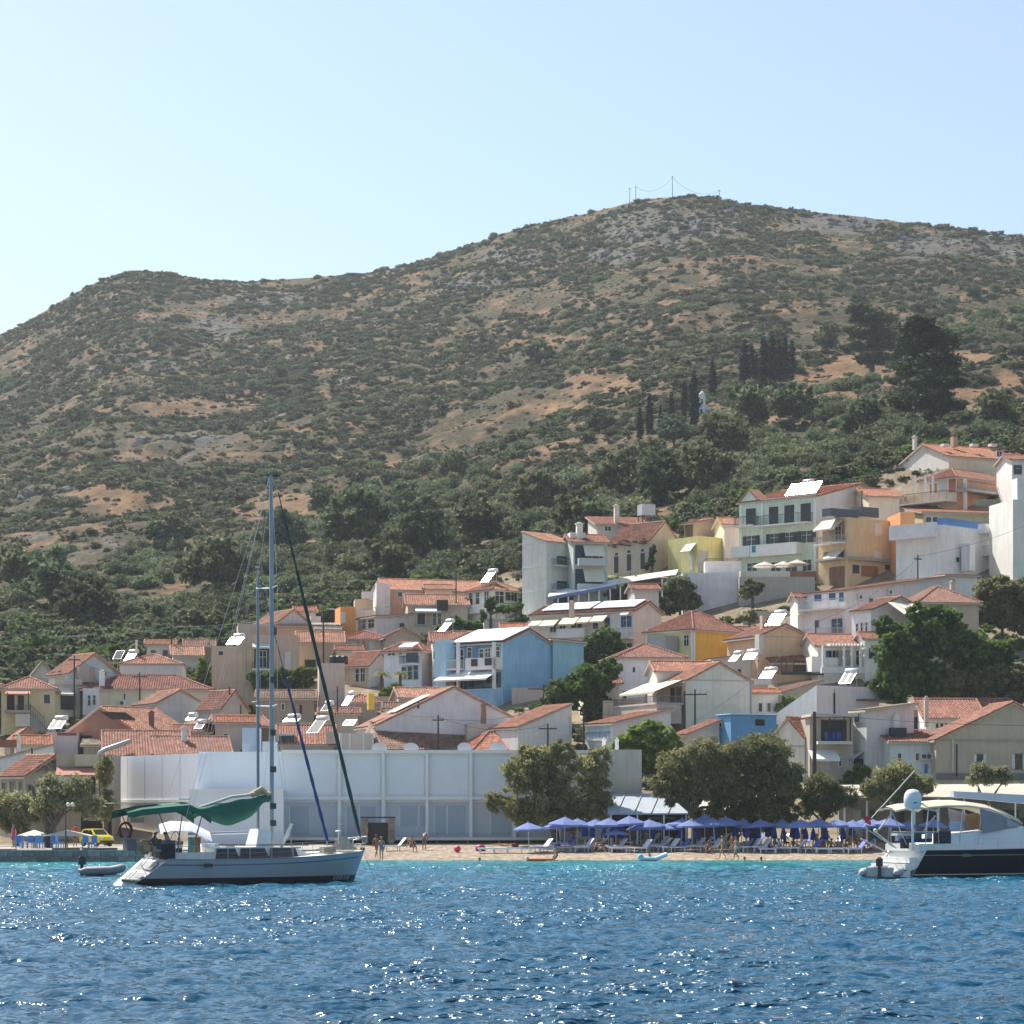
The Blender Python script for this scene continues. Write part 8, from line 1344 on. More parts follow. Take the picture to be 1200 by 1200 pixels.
# ------------------------------------------------------------------ beach: parasols, sunbeds, bathers
BLUE = paint((0.075, 0.11, 0.46), .8, .08); BLUED = paint((0.022, 0.05, 0.30), .8, .1); LIL = paint((0.34, 0.38, 0.66), .8, .05)
def cloth(col, tr=.35):
    key = ('cloth', col)
    if key in _M: return _M[key]
    m, nt, b = nmat('cloth_%d' % len(_M)); _M[key] = m; b.inputs['Base Color'].default_value = (*col, 1); b.inputs['Roughness'].default_value = .85
    t = N(nt, 'ShaderNodeBsdfTranslucent'); t.inputs[0].default_value = (*col, 1); x = N(nt, 'ShaderNodeMixShader'); x.inputs[0].default_value = tr
    nt.links.new(b.outputs[0], x.inputs[1]); nt.links.new(t.outputs[0], x.inputs[2]); nt.links.new(x.outputs[0], nt.nodes['Material Output'].inputs[0]); return m
def parasol_mesh(r=1.15, h=2.3, drop=.48, col=(0.20, 0.27, 0.56)):
    mb = MB(); n = 8; ring = [(r * math.cos(6.2832 * (i + .5) / n), r * math.sin(6.2832 * (i + .5) / n), h - drop) for i in range(n)]
    for i in range(n):
        a, b = ring[i], ring[(i + 1) % n]; mid = tuple((p + q) / 2 * .55 for p, q in zip(a, b)); mid = (mid[0], mid[1], h - drop * .5 - .02)
        mb.face([(0, 0, h), a, mid]); mb.face([(0, 0, h), mid, b]); mb.face([a, b, mid]); a2 = (a[0] * 1.01, a[1] * 1.01, a[2] - .13); b2 = (b[0] * 1.01, b[1] * 1.01, b[2] - .13); mb.face([a2, b2, b, a])
    c = mb.mesh('canopy', cloth(col)); mb = MB(); mb.tube([(0, 0, -.4), (0, 0, h + .06)], .028, 7); p = mb.mesh('post', paint((.62, .62, .6), .4)); mb = MB()
    for i in range(n): a = ring[i]; mb.tube([(0, 0, h - .06), (a[0] * .98, a[1] * .98, a[2] - .01)], .008, 3)
    return c, p, mb.mesh('ribs', STEEL)
def closed_mesh(h=2.35):
    mb = MB(); mb.lathe([(.02, h), (.05, h - .1), (.11, h - .5), (.16, h - 1.0), (.17, h - 1.25), (.10, h - 1.35)], 9); c = mb.mesh('canopy', cloth((0.04, 0.075, 0.42), .2)); mb = MB(); mb.tube([(0, 0, -.4), (0, 0, h + .05)], .028, 7); return c, mb.mesh('post', paint((.62, .62, .6), .4))
def parasols():
    pm = parasol_mesh(); gm = parasol_mesh(1.1, 2.3, .35, (.36, .42, .42)); cm = closed_mesh()
    Op = [(620, 963.5, 999, 'leftmost open blue parasol on the beach'), (653, 962, 996, 'second open blue parasol, pale lit front'), (661, 957, 991, 'open blue parasol standing behind the second one'), (697, 960, 990, 'dark blue parasol under the big left tamarisk'), (739, 956, 990, 'open blue parasol below the slanted canvas roof'), (751, 964.5, 994, 'open blue parasol in front of the beach bar'), (784.5, 964, 994, 'rounded violet blue parasol right of the beach bar'), (811.5, 959.5, 990, 'pale blue parasol before the open twiggy tamarisk'), (826, 955, 987, 'dark parasol behind the pale blue one'), (852, 957, 990, 'blue parasol with bright spotted left side'), (772, 964, 988, 'half hidden parasol left of the rounded violet one'), (958.5, 959, 995, 'open violet parasol right of the dark tamarisk'), (983, 959.5, 991, 'open blue parasol beside the closed dark one'), (1010, 960, 990, 'blue parasol behind the red flag'), (1040, 958, 992, 'blue parasol seen under the yacht bimini'), (1062, 962, 994, 'blue parasol seen left of the dome pole'), (1092, 960, 992, 'blue parasol seen under the beige canopy'), (722, 972, 1000 - 9, 'small blue parasol behind the white loungers')]
    Op += [(676, 959, 995, 'open parasol between the second pair and the dark blue one'), (713, 958.5, 996, 'open parasol at the left post of the bar'), (762, 960, 997, 'open parasol close to the right of the low bar parasol'), (798, 959, 996, 'open parasol between violet and pale blue ones'), (838, 959, 997, 'open parasol left of the spotted one'), (868, 960, 996, 'open parasol right of the spotted one'), (893, 960, 997, 'open parasol under the middle of the dark tamarisk'), (916, 961, 996, 'open parasol right of the dark trunk'), (938, 960, 998, 'open parasol left of the big violet one'), (998, 961, 997, 'open parasol left of the red flag'), (1026, 960, 996, 'open parasol right of the red flag')]
    for i, (u, v0, v1, lab) in enumerate(Op):
        v1 = max(v1, 995.5 + (i * 7 % 5) * .5)
        Yp = D(u, v1); p = px(u, v1, Yp); p.z = zg(p.x, p.y); o = thing('beach_parasol', lab, 'parasol', p, nr.rand() * .7, 'blue parasols on the beach'); h = CZ + (VH - v0) * Yp / F - p.z; s = h / 2.3
        for nm, me in zip(('canopy', 'post', 'ribs'), pm): link(bpy.data.objects.new(nm, me), o)
        o.scale = (min(1.12, max(.95, s)), min(1.12, max(.95, s)), s); o.rotation_euler.x = rnd.uniform(-.06, .06); o.rotation_euler.y = rnd.uniform(-.06, .06)
    o = thing('beach_parasol', 'grey green parasol in front of the beach bar', 'parasol', px(775, 988, D(775, 988)), .3); o.location.z = zg(o.location.x, o.location.y)
    for nm, me in zip(('canopy', 'post', 'ribs'), gm): link(bpy.data.objects.new(nm, me), o)
    o.scale = (1, 1, 1.05)
    for u, v0, v1, lab in ((685.5, 960, 990, 'closed blue parasol left of the dark open one'), (694.5, 961, 991, 'closed blue parasol with long white tip'), (718, 963, 993, 'closed blue parasol left of the beach bar post'), (708, 966, 990, 'closed parasol right of the long white tip'), (727, 965, 991, 'closed parasol second left of the bar post'), (764, 968, 990, 'closed parasol in the bar shade'), (798, 966, 989, 'closed parasol between violet and pale parasols'), (838, 967, 990, 'closed parasol left of the spotted parasol'), (862, 966, 988, 'closed parasol right of the spotted parasol'), (888, 966, 990, 'closed parasol just right of the dark trunk'), (918, 968, 991, 'closed parasol between the two closed pairs'), (944, 969, 990, 'closed parasol close to the small tamarisk'), (988, 968, 990, 'closed parasol below the parasol beside red flag'), (1026, 966, 990, 'closed parasol behind the davits'), (817, 968, 991, 'closed blue parasol under the pale open one'), (875, 962, 988, 'closed parasol right of the three walkers'), (900, 962, 992, 'closed parasol left of a pair under the dark tamarisk'), (907, 964, 993, 'closed parasol right of a pair under the dark tamarisk'), (929, 963, 991, 'closed parasol with thin post left of the violet one'), (934, 966, 993, 'closed parasol second left of the violet one'), (967.5, 967, 994, 'closed parasol hanging beside the violet one'), (953, 970, 992, 'closed parasol in shade below the violet one'), (998, 961, 993, 'dark closed parasol near the yacht davits')):
        v1 = max(v1, 994.8 + (int(u) % 4) * .5); Yp = D(u, v1); p = px(u, v1, Yp); p.z = zg(p.x, p.y); o = thing('closed_parasol', lab, 'parasol', p, 0, 'closed blue parasols on the beach'); s = (CZ + (VH - v0) * Yp / F - p.z) / 2.35
        for nm, me in zip(('canopy', 'post'), cm): link(bpy.data.objects.new(nm, me), o)
        o.scale = (1.5, 1.5, s)
parasols()
def sunbeds():
    W_ = paint((.72, .73, .76), .5, .05); B_ = paint((.10, .16, .50), .7, .1)
    def parts(mat, up):
        mb = MB(); [mb.box(sg * .32 - .025, -.95, .28, sg * .32 + .025, .3 if up else .95, .34) for sg in (-1, 1)]; fr = mb.mesh('frame', W_); mb = MB(); mb.box(-.3, -.95, .345, .3, .25, .385); be = mb.mesh('seat', mat); mb = MB(); a = R(50) if up else 0.0; f = lambda x, y, z: (x, .25 + y * math.cos(a) - z * math.sin(a), .35 + y * math.sin(a) + z * math.cos(a)); mb.box(-.3, 0, 0, .3, .72, .04, 0, f); ba = mb.mesh('backrest', mat); legs = []
        for sg in (-1, 1):
            for y in (-.8, .2): mb = MB(); mb.box(sg * .3 - .03, y - .03, -.1, sg * .3 + .03, y + .03, .28); legs.append(mb.mesh('leg', W_))
        return fr, be, ba, legs
    tp = [parts(W_, True), parts(B_, True), parts(W_, False)]
    L = [(464, 997, 0, 70, 'white beach chair beside the robed bather'), (576, 1000, 2, 85, 'flat white sunbed at the left end of the beach'), (592, 1000, 2, 88, 'flat white sunbed with a person lying on it'), (608, 1000, 2, 92, 'flat white sunbed right of the lying person'), (636, 998, 0, 60, 'white sunbed under the leftmost parasol'), (646, 999, 1, 100, 'blue sunbed under the second parasol'), (664, 998, 1, 80, 'blue sunbed right of the kneeling bather'), (684, 998, 0, 65, 'white sunbed below the closed parasol pair'), (690, 997, 2, 95, 'white bed close to the seated couple'), (723, 998, 0, 62, 'white sunbed with steep back left of the bar parasol'), (730, 999, 2, 85, 'flat sunbed behind the steep backed one'), (752, 999, 0, 60, 'white sunbed under the bar parasol'), (771, 995, 0, 75, 'pale sunbed beneath the half hidden parasol'), (776, 997, 0, 120, 'pale sunbed turned left under the violet parasol'), (785, 998, 0, 55, 'white sunbed in front of the violet parasol post'), (797, 998, 1, 70, 'deep blue sunbed right of the violet parasol'), (815, 997, 0, 65, 'white sunbed under the pale blue parasol'), (824, 996, 0, 75, 'white sunbed right of the pale blue parasol'), (835, 998, 0, 58, 'white sunbed behind the seated dark bather'), (871, 998, 1, 80, 'blue sunbed right of the three walkers'), (880, 998, 0, 65, 'pale sunbed in the shade right of the walkers'), (892, 998, 0, 62, 'pale sunbed under the closed parasol pair'), (905, 1000, 1, 95, 'violet draped sunbed under the closed pair'), (922, 999, 2, 85, 'sunbed with purple towels'), (934, 999, 0, 115, 'white sunbed left of the bright blue one'), (952, 999, 1, 60, 'bright blue sunbed under the violet parasol'), (970, 1000, 2, 90, 'long white sunbed right of the bright blue one'), (984, 1000, 2, 88, 'white sunbed next to the sitting group'), (1004, 1000, 1, 70, 'lilac sunbed left of the yacht stern'), (660, 993, 1, 75, 'back row blue sunbed under the second parasol pair'), (703, 993, 0, 70, 'back row white sunbed under the dark blue parasol'), (742, 992, 1, 80, 'back row blue sunbed inside the bar shade'), (762, 991, 0, 65, 'back row white sunbed inside the bar shade'), (805, 992, 1, 72, 'back row blue sunbed left of the pale parasol'), (843, 992, 0, 68, 'back row white sunbed under the spotted parasol'), (858, 991, 1, 82, 'back row blue sunbed behind the walkers'), (886, 992, 1, 66, 'back row blue sunbed in the dark tree shade'), (914, 992, 0, 74, 'back row white sunbed behind the purple towels'), (943, 992, 1, 70, 'back row blue sunbed by the small tamarisk'), (979, 992, 0, 64, 'back row white sunbed behind the sitting group'), (1018, 994, 1, 70, 'back row blue sunbed behind the davits')]
    for u, v, k, rot, lab in L:
        Yp = D(u, v); p = px(u, v, Yp); p.z = zg(p.x, p.y); o = thing('sunbed', lab, 'sunbed', p, R(-rot), 'sunbeds on the beach'); fr, be, ba, legs = tp[k]
        for nm, me in [('frame', fr), ('seat', be), ('backrest', ba)] + [('leg', m) for m in legs]: link(bpy.data.objects.new(nm, me), o)
        o.scale = (1.1, 1.1, 1.1)
sunbeds()

# people: one skinned continuous body per pose; clothes and hair are shells over it
BASE = dict(pelvis=(0, 0, .92), waist=(0, .01, 1.08), chest=(0, .0, 1.28), neckb=(0, .01, 1.44), neck=(0, 0, 1.51), head=(0, -.02, 1.60), crown=(0, -.01, 1.69),
    shL=(.17, .01, 1.40), elL=(.23, .03, 1.13), wrL=(.25, -.05, .90), haL=(.25, -.08, .82), shR=(-.17, .01, 1.40), elR=(-.23, .03, 1.13), wrR=(-.25, -.05, .90), haR=(-.25, -.08, .82),
    hiL=(.09, 0, .86), knL=(.10, -.03, .48), anL=(.10, .02, .09), toL=(.11, -.13, .03), hiR=(-.09, 0, .86), knR=(-.10, -.03, .48), anR=(-.10, .02, .09), toR=(-.11, -.13, .03))
RAD = dict(pelvis=.135, waist=.115, chest=.135, neckb=.075, neck=.052, head=.088, crown=.068, sh=.062, el=.042, wr=.029, ha=.030, hi=.092, kn=.058, an=.036, to=.032)
LINK = [('pelvis', 'waist'), ('waist', 'chest'), ('chest', 'neckb'), ('neckb', 'neck'), ('neck', 'head'), ('head', 'crown'), ('chest', 'shL'), ('shL', 'elL'), ('elL', 'wrL'), ('wrL', 'haL'), ('chest', 'shR'), ('shR', 'elR'), ('elR', 'wrR'), ('wrR', 'haR'), ('pelvis', 'hiL'), ('hiL', 'knL'), ('knL', 'anL'), ('anL', 'toL'), ('pelvis', 'hiR'), ('hiR', 'knR'), ('knR', 'anR'), ('anR', 'toR')]
POSES = dict(stand={}, walk=dict(knL=(.10, -.20, .50), anL=(.10, -.26, .12), toL=(.11, -.40, .06), knR=(-.10, .08, .49), anR=(-.10, .34, .16), toR=(-.11, .24, .03), elL=(.23, .12, 1.15), wrL=(.22, .16, .92), haL=(.22, .15, .84), elR=(-.23, -.06, 1.14), wrR=(-.22, -.22, .98), haR=(-.22, -.28, .92)),
    hips=dict(elL=(.36, .06, 1.18), wrL=(.2, -.02, 1.02), haL=(.15, -.06, .98), elR=(-.25, -.12, 1.22), wrR=(-.16, -.28, 1.42), haR=(-.10, -.24, 1.50)),
    stoop=dict(pelvis=(0, .06, .90), waist=(0, -.02, 1.04), chest=(0, -.20, 1.16), neckb=(0, -.36, 1.22), neck=(0, -.42, 1.23), head=(0, -.52, 1.24), crown=(0, -.58, 1.30), shL=(.17, -.30, 1.19), elL=(.2, -.36, .92), wrL=(.16, -.46, .72), haL=(.14, -.49, .65), shR=(-.17, -.30, 1.19), elR=(-.2, -.36, .92), wrR=(-.16, -.46, .72), haR=(-.14, -.49, .65)))
_sit = dict(pelvis=(0, 0, .16), waist=(0, .03, .32), chest=(0, .03, .52), neckb=(0, .0, .68), neck=(0, -.02, .75), head=(0, -.06, .84), crown=(0, -.06, .93), shL=(.17, .02, .64), elL=(.24, -.06, .40), wrL=(.17, -.26, .40), haL=(.14, -.33, .38), shR=(-.17, .02, .64), elR=(-.25, .12, .40), wrR=(-.24, .22, .18), haR=(-.24, .24, .08), hiL=(.09, -.04, .14), knL=(.13, -.40, .42), anL=(.11, -.62, .09), toL=(.11, -.76, .04), hiR=(-.09, -.04, .14), knR=(-.16, -.42, .36), anR=(-.12, -.66, .08), toR=(-.13, -.80, .04))
POSES['sit'] = _sit
POSES['seat'] = {**{k: (v[0], v[1], v[2] + .36) for k, v in _sit.items()}, **dict(knL=(.12, -.45, .52), anL=(.12, -.48, .12), toL=(.12, -.62, .05), knR=(-.12, -.45, .50), anR=(-.12, -.40, .12), toR=(-.12, -.54, .05))}
POSES['kneel'] = {**{k: (v[0], v[1], v[2] + .28) for k, v in _sit.items()}, **dict(hiL=(.09, -.02, .42), knL=(.12, -.36, .08), anL=(.1, .02, .08), toL=(.1, .16, .05), hiR=(-.09, -.02, .42), knR=(-.12, -.36, .08), anR=(-.1, .02, .08), toR=(-.1, .16, .05), wrR=(-.2, -.1, .42), haR=(-.2, -.16, .36))}
POSES['lie'] = {k: (v[0], 1.0 - v[2] + (.04 if k[:2] == 'to' else 0), .14 - v[1] * .6) for k, v in BASE.items()}
_B = {}
def body(pose):
    if pose in _B: return _B[pose]
    J = {**BASE, **POSES[pose]}; names = list(J); me = bpy.data.meshes.new('body'); me.from_pydata([J[n] for n in names], [(names.index(a), names.index(b)) for a, b in LINK], [])
    o = bpy.data.objects.new('tmp_body', me); COL.objects.link(o); o.modifiers.new('s', 'SKIN').use_smooth_shade = True; ss = o.modifiers.new('u', 'SUBSURF'); ss.levels = 1; ss.render_levels = 1
    if not me.skin_vertices: me.attributes.new
    for i, n in enumerate(names):
        r = RAD[n if n in RAD else n[:2]]; sv = me.skin_vertices[0].data[i]; sv.radius = (r, r * (.8 if n in ('chest', 'waist', 'pelvis') else 1)); sv.use_root = n == 'pelvis'
    bpy.context.view_layer.update(); ev = o.evaluated_get(bpy.context.evaluated_depsgraph_get()); m2 = bpy.data.meshes.new_from_object(ev); bpy.data.objects.remove(o)
    V = [v.co.copy() for v in m2.vertices]; Nn = [v.normal.copy() for v in m2.vertices]; P = [tuple(p.vertices) for p in m2.polygons]
    seg = [(a, b, Vector(J[a]), Vector(J[b])) for a, b in LINK]
    def near(p):
        best = None
        for a, b, A, B in seg:
            d = B - A; t = max(0, min(1, (p - A).dot(d) / max(1e-6, d.length_squared))); q = (p - A - d * t).length / RAD.get(a, RAD.get(a[:2], .08))
            if best is None or q < best[0]: best = (q, a, b, t)
        return best
    nb = [near(p) for p in V]
    mb = MB(); mb.v = [tuple(v) for v in V]; mb.f = P[:]; mb.m = [0] * len(P); mb.sm = [True] * len(P)
    for s in 'LR':                                       # five fingers and a nose joined to the body mesh
        h, w = Vector(J['ha' + s]), Vector(J['wr' + s]); d = (h - w).normalized(); sd = d.cross(Vector((1, 0, 0))); sd = sd.normalized() if sd.length > .1 else Vector((0, 1, 0))
        for i, (k, ln) in enumerate(((-.9, .065), (-.35, .078), (.2, .075), (.7, .06))): a = h + sd * .024 * k + d * .005; mb.tube([a, a + d * ln * .6, a + d * ln + Vector((0, 0, -.004))], [.009, .008, .006], 5)
        a = h - d * .03 + sd * .025; mb.tube([a, a + sd * .03 + d * .02, a + sd * .035 + d * .045], [.010, .009, .007], 5)
    hd, cr, nk = Vector(J['head']), Vector(J['crown']), Vector(J['neck']); upv = (cr - nk).normalized(); fw = Vector((0, -1, 0)); fw = (fw - upv * fw.dot(upv)); fw = fw.normalized() if fw.length > .2 else Vector((0, 0, 1)); sx = upv.cross(fw).normalized()
    if pose == 'lie': fw = Vector((0, 0, 1)); sx = upv.cross(fw).normalized()
    mb.face([hd + fw * .08 + upv * .02, hd + fw * .11 - upv * .02 + sx * .012, hd + fw * .11 - upv * .02 - sx * .012])
    for sg in (-1, 1): mb.tube([hd + sx * sg * .082 - upv * .02, hd + sx * sg * .088 + upv * .02], .018, 5)
    eyes = MB(); [eyes.lathe([(0, -.011), (.011, 0), (0, .011)], 6, 0, tuple(hd + fw * .082 + sx * sg * .032 + upv * .02)) for sg in (-1, 1)]
    def shell(bones, off, cut=None):
        keep = lambda i: (nb[i][1], nb[i][2]) in bones and (cut is None or cut(nb[i])); idx = {}; m = MB()
        for f in P:
            if all(keep(i) for i in f):
                for i in f:
                    if i not in idx: idx[i] = len(m.v); m.v.append(tuple(V[i] + Nn[i] * off))
                m.f.append(tuple(idx[i] for i in f)); m.m.append(0); m.sm.append(True)
        return m
    tr = lambda n: n[1] in ('hiL', 'hiR') or n[2] in ('hiL', 'hiR') or True
    sh = dict(trunks=shell({('pelvis', 'waist'), ('pelvis', 'hiL'), ('pelvis', 'hiR'), ('hiL', 'knL'), ('hiR', 'knR')}, .014, lambda n: n[3] < .5), bikini=shell({('pelvis', 'hiL'), ('pelvis', 'hiR'), ('pelvis', 'waist')}, .012), top=shell({('waist', 'chest'), ('chest', 'shL'), ('chest', 'shR')}, .012, lambda n: n[3] > .2 or n[1] == 'chest'),
        suit=shell({('pelvis', 'hiL'), ('pelvis', 'hiR'), ('pelvis', 'waist'), ('waist', 'chest')}, .012), shirt=shell({('pelvis', 'waist'), ('waist', 'chest'), ('chest', 'neckb'), ('chest', 'shL'), ('chest', 'shR'), ('shL', 'elL'), ('shR', 'elR')}, .018, lambda n: n[1][:2] != 'sh' or n[3] < .7), dress=shell({('pelvis', 'waist'), ('waist', 'chest'), ('chest', 'neckb'), ('chest', 'shL'), ('chest', 'shR'), ('pelvis', 'hiL'), ('pelvis', 'hiR'), ('hiL', 'knL'), ('hiR', 'knR')}, .03, lambda n: n[1][:2] != 'hi' or n[3] < .8))
    hair = MB(); rows = []
    for a in range(7):
        th = math.pi * .62 * a / 6; rows.append([hd + upv * .035 - fw * .012 + upv * .098 * math.cos(th) + (sx * math.cos(q) * .098 - fw * math.sin(q) * .105) * math.sin(th) + (upv * .05 * (a / 6) if math.sin(q) < -.3 else Vector()) for q in np.linspace(0, 6.2832, 13)[:-1]])
    hair.grid(rows, 0, True, True); _B[pose] = (mb, sh, hair, eyes); return _B[pose]
_PM = {}
def person(u, v, pose, rot, skin, wear, hair, label, scale=1.0, Y=None, z=None):
    Yp = D(u, v) if Y is None else Y; p = px(u, v, Yp); p.z = zg(p.x, p.y) if z is None else z; mb, sh, hr, ey = body(pose); key = (pose, skin)
    if key not in _PM: _PM[key] = mb.mesh('person', paint(skin, .55, .06))
    o = link(bpy.data.objects.new('person', _PM[key])); tag(o, label, 'person'); o.location = p; o.rotation_euler = (0, 0, R(rot)); o.scale = (scale,) * 3
    for w, c in wear:
        if sh[w].v: sh[w].build({'top': 'bikini_top', 'bikini': 'bikini_bottom'}.get(w, w), paint(c, .8, .1), o)
    hr.build('hair', paint(hair, .6, .15), o); ey.build('eyes', DARK, o); return o
TANS, PALE, DKS = (.38, .20, .12), (.48, .29, .19), (.24, .12, .07); BLK, BRN, BLD = (.012, .01, .01), (.06, .035, .02), (.30, .20, .10)
def people():
    A = person
    A(441, 1005, 'walk', 150, DKS, [('trunks', (.02, .02, .03))], BLK, 'dark haired bather in black trunks walking left of the spotted swimsuit'); A(447, 1008, 'stand', -20, TANS, [('suit', (.16, .12, .30))], BLD, 'bather in spotted violet swimsuit standing at the waterline'); A(482, 999, 'seat', 40, TANS, [('dress', (.36, .24, .16))], BRN, 'bather wrapped in a brown robe on the empty beach'); A(497, 996, 'stoop', 170, DKS, [('trunks', (.03, .03, .05))], (.5, .5, .5), 'grey haired person bending under the long white hall'); A(590, 998, 'lie', 90, PALE, [('bikini', (.5, .1, .1)), ('top', (.5, .1, .1))], BRN, 'person in red bikini lying on the flat sunbed', z=zg(px(590, 998, D(590, 998)).x, D(590, 998)) + .38)
    A(652, 1009, 'kneel', -60, DKS, [('trunks', (.04, .04, .06))], BLK, 'tanned bather kneeling behind the orange float'); A(672, 990, 'seat', 60, TANS, [('shirt', (.45, .12, .18))], BRN, 'person in pink top sitting under the second parasol'); A(699, 999, 'sit', 80, TANS, [('suit', (.03, .03, .04))], BLK, 'bather in black sitting left of the seated couple'); A(707, 998, 'seat', -60, TANS, [('top', (.7, .7, .7)), ('bikini', (.05, .05, .07))], BRN, 'bather in white top sitting right of the seated couple'); A(743, 996, 'sit', 70, DKS, [('trunks', (.25, .05, .06))], BLK, 'person in dark red trunks sitting left of the bar parasol')
    A(830, 1000, 'sit', 30, DKS, [('suit', (.05, .02, .02))], (.20, .06, .03), 'red haired bather sitting on the pebbles left of the walkers'); A(846.5, 1007, 'walk', -70, TANS, [('bikini', (.3, .25, .2)), ('top', (.3, .25, .2))], BLD, 'fair haired walker in beige bikini, first of three'); A(857.5, 1003, 'walk', -80, DKS, [('trunks', (.30, .05, .05))], BLK, 'walker in dark red trunks, second of three'); A(862.5, 1008, 'walk', -60, TANS, [('bikini', (.5, .42, .32))], BRN, 'walker in cream swimwear nearest the water, last of three'); A(901.5, 997, 'sit', 40, TANS, [('suit', (.1, .05, .2))], BRN, 'bather in purple swimsuit sitting under the closed pair'); A(913, 997, 'sit', -30, PALE, [('shirt', (.65, .62, .6))], BLD, 'person in white shirt sitting among purple towels')
    A(920, 995, 'seat', 20, DKS, [('trunks', (.25, .06, .10))], BLK, 'person in maroon trunks sitting in the shade'); A(957, 997, 'seat', 50, TANS, [('bikini', (.4, .08, .08)), ('top', (.4, .08, .08))], BRN, 'bather in red bikini sitting under the violet parasol'); A(962, 996, 'sit', -20, DKS, [('trunks', (.02, .03, .1))], BLK, 'bather in navy trunks right of the red bikini'); A(974, 997, 'sit', 30, TANS, [('suit', (.15, .03, .05))], BRN, 'bather in wine swimsuit beside the long white sunbed'); A(982, 996, 'sit', 0, PALE, [('suit', (.02, .02, .02))], BLK, 'bather in black swimsuit next to the wine swimsuit'); A(991, 999, 'sit', 60, DKS, [('trunks', (.3, .1, .03))], BLK, 'broad tanned bather in rust trunks at the front of the group'); A(996, 997, 'seat', -40, TANS, [('top', (.5, .3, .1)), ('bikini', (.5, .3, .1))], BRN, 'bather in ochre bikini behind the tanned one'); A(1009, 998, 'sit', 20, TANS, [('trunks', (.05, .2, .3))], BLK, 'bather in teal trunks nearest the yacht stern'); A(1012, 996, 'seat', 60, DKS, [('suit', (.4, .05, .12))], BRN, 'bather in crimson swimsuit behind the teal trunks')
    A(892, 1009, 'stand', 0, DKS, [], BLK, 'dark haired swimmer with only the head out, below the dark tamarisk', z=-1.42, Y=183); A(562, 1009, 'stand', 20, TANS, [], BLK, 'dark haired swimmer with only the head out at the left', z=-1.44, Y=182); A(872.5, 1009, 'stand', 20, TANS, [], BLK, 'swimmer head close to the shore right of the walkers', z=-1.45, Y=185); A(761, 1007, 'sit', -70, DKS, [('suit', (.3, .05, .05))], BRN, 'swimmer sitting in the pale blue inflatable', Y=184.5, z=-.22)
    for i, (u, v, ps, rt, col, lab) in enumerate(((668, 992, 'seat', 40, (.05, .05, .09), 'bather in dark blue sitting behind the kneeling one'), (716, 993, 'stand', 30, (.3, .06, .05), 'person standing in shade left of the bar'), (757, 992, 'seat', -40, (.4, .3, .2), 'person in sand coloured wear sitting in the bar shade'), (793, 993, 'sit', 30, (.02, .1, .2), 'bather in petrol blue sitting right of the violet parasol'), (819, 994, 'seat', 60, (.3, .05, .1), 'bather in raspberry wear under the pale parasol'), (875, 996, 'sit', -30, (.5, .4, .1), 'bather in mustard sitting near the dark trunk'), (908, 996, 'seat', 10, (.1, .3, .25), 'bather in sea green under the closed pair'), (930, 996, 'sit', 60, (.4, .1, .25), 'bather in magenta sitting left of the bright blue bed'), (940, 993, 'stand', -60, (.05, .05, .05), 'person in black standing by the small tamarisk'), (969, 994, 'seat', 15, (.15, .2, .5), 'bather in blue behind the long white bed'), (986, 994, 'stand', 70, (.5, .45, .4), 'person in pale wear standing behind the group'), (1002, 994, 'seat', 0, (.35, .2, .05), 'bather in brown left of the crimson one'))): A(u, v, ps, rt, (TANS, DKS, PALE)[i % 3], [(('suit', 'trunks', 'shirt')[i % 3], col)], (BLK, BRN)[i % 2], lab)
    # aboard
    for b, u, v, c, pose, rot, skin, wear, lab in ((SB, 181, 990, .5, 'seat', 60, DKS, [('shirt', (.04, .05, .12)), ('trunks', (.5, .5, .45))], 'person in navy shirt sitting in the white yacht cockpit'), (SB, 195, 990, -.5, 'seat', -90, TANS, [('shirt', (.30, .22, .30)), ('trunks', (.05, .05, .1))], 'person in mauve shirt steering the white yacht')):
        q = b.P(u, v, c); o = person(u, v, pose, rot, skin, wear, BLK, lab, Y=b.Y, z=0); o.location = b.root.matrix_basis @ Vector((q.x, c, 1.30)); 
    q = MYB.P(1161, 980, -.5); o = person(1161, 980, 'seat', 65, DKS, [('trunks', (.03, .03, .05))], BLK, 'dark tanned person sitting at the helm of the navy yacht', Y=146, z=0); o.location = MYB.root.matrix_basis @ Vector((q.x, -.5, 1.9))
    A(88, 994, 'stand', 20, TANS, [('shirt', (.40, .04, .03)), ('trunks', (.03, .03, .05))], BLK, 'person in red shirt standing left of the yellow car', Y=192, z=.86); A(16, 990, 'stand', -40, PALE, [('dress', (.32, .06, .14))], BRN, 'person in crimson dress at the left end of the quay', Y=190, z=.86)
    # small things on the sand and in the water
    def blob(name, lab, cat, u, v, prof, col, n=14, Y=None, z=None, rx=1):
        Yp = D(u, v) if Y is None else Y; p = px(u, v, Yp); p.z = zg(p.x, p.y) if z is None else z; mb = MB(); mb.lathe(prof, n); o = mb.build(name, paint(col, .5, .08), None); o.location = p; o.scale.x = rx; return tag(o, lab, cat)
    blob('beach_ball', 'pink ball lying on the pebbles', 'ball', 536, 999, [(0, 0), (.15, .05), (.24, .16), (.27, .27), (.24, .38), (.15, .49), (0, .54)], (.62, .04, .12)); blob('beach_bag', 'dark pink bag under the deck of the white hall', 'bag', 563, 997, [(0, 0), (.30, 0), (.34, .2), (.26, .42), (0, .48)], (.38, .04, .12), 8, rx=1.2); blob('beach_bag', 'red bag under the right end of the long hall', 'bag', 604, 993, [(0, 0), (.22, 0), (.25, .2), (.18, .35), (0, .4)], (.25, .03, .05), 8)
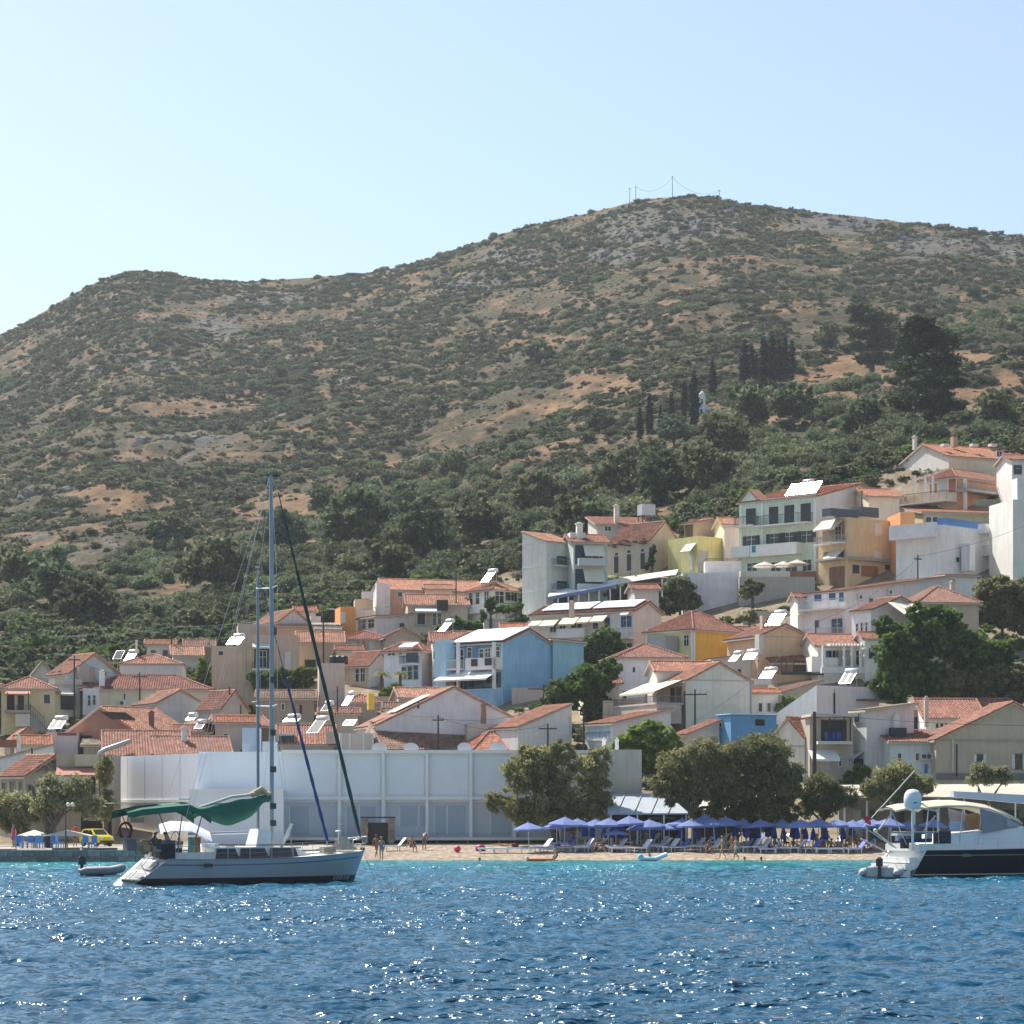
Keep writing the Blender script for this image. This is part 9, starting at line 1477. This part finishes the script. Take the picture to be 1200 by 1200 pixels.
    o = thing('air_mattress', 'orange and white air mattress at the waterline', 'air mattress', (px(634, 0, 184.6).x, 184.6, .04), R(4)); mb = MB(); [mb.tube([(-1.0, y, .06), (.75, y, .06)], .09, 7) for y in (-.24, -.08, .08, .24)]; mb.build('bed', paint((.66, .20, .07), .5), o); mb = MB(); mb.tube([(-1.0, -.32, .14), (-1.0, .32, .14)], .13, 8); mb.build('pillow', paint((.7, .6, .5), .5), o)
    o = thing('inflatable_lounger', 'pale blue inflatable lounger in the shallows', 'inflatable', (px(765, 0, 184.5).x, 184.5, .05), R(5)); mb = MB(); [mb.tube([(-.95, y, .1), (.2, y, .1), (1.0, y, .42)], .15, 8) for y in (-.28, 0, .28)]; mb.build('bed', paint((.42, .62, .76), .35), o); mb = MB(); mb.tube([(-.9, -.4, .22), (-.9, .4, .22)], .2, 9); mb.build('headrest', paint((.20, .55, .72), .35), o)
    # parasols of the hotel terrace
    cm = parasol_mesh(1.45, 2.3, .55, (.66, .63, .56))
    for u, v, lab in ((896, 658, 'left cream parasol on the hotel terrace'), (918, 657.5, 'middle cream parasol on the hotel terrace'), (934, 655.5, 'right cream parasol on the hotel terrace')):
        Yp = D(910, 676) - 3.2; p = px(u, v, Yp); p.z -= 2.3; o = thing('parasol', lab, 'parasol', p, .4, 'cream parasols on the hotel terrace')
        for nm, me in zip(('canopy', 'post', 'ribs'), cm): link(bpy.data.objects.new(nm, me), o)
people()

# ------------------------------------------------------------------ the air: thin sea haze
def make_haze():
    m = bpy.data.materials.new('haze_air'); m.use_nodes = True; nt = m.node_tree; nt.nodes.clear()
    o = nt.nodes.new('ShaderNodeOutputMaterial'); p = nt.nodes.new('ShaderNodeVolumePrincipled')
    p.inputs['Color'].default_value = (0.80, 0.90, 1.0, 1); p.inputs['Density'].default_value = 0.00011; p.inputs['Anisotropy'].default_value = 0.2
    nt.links.new(p.outputs[0], o.inputs['Volume'])
    mb = MB(); mb.box(-700, -330, -30, 700, 1500, 262); h = mb.build('haze', m); tag(h, kind='stuff')
make_haze()
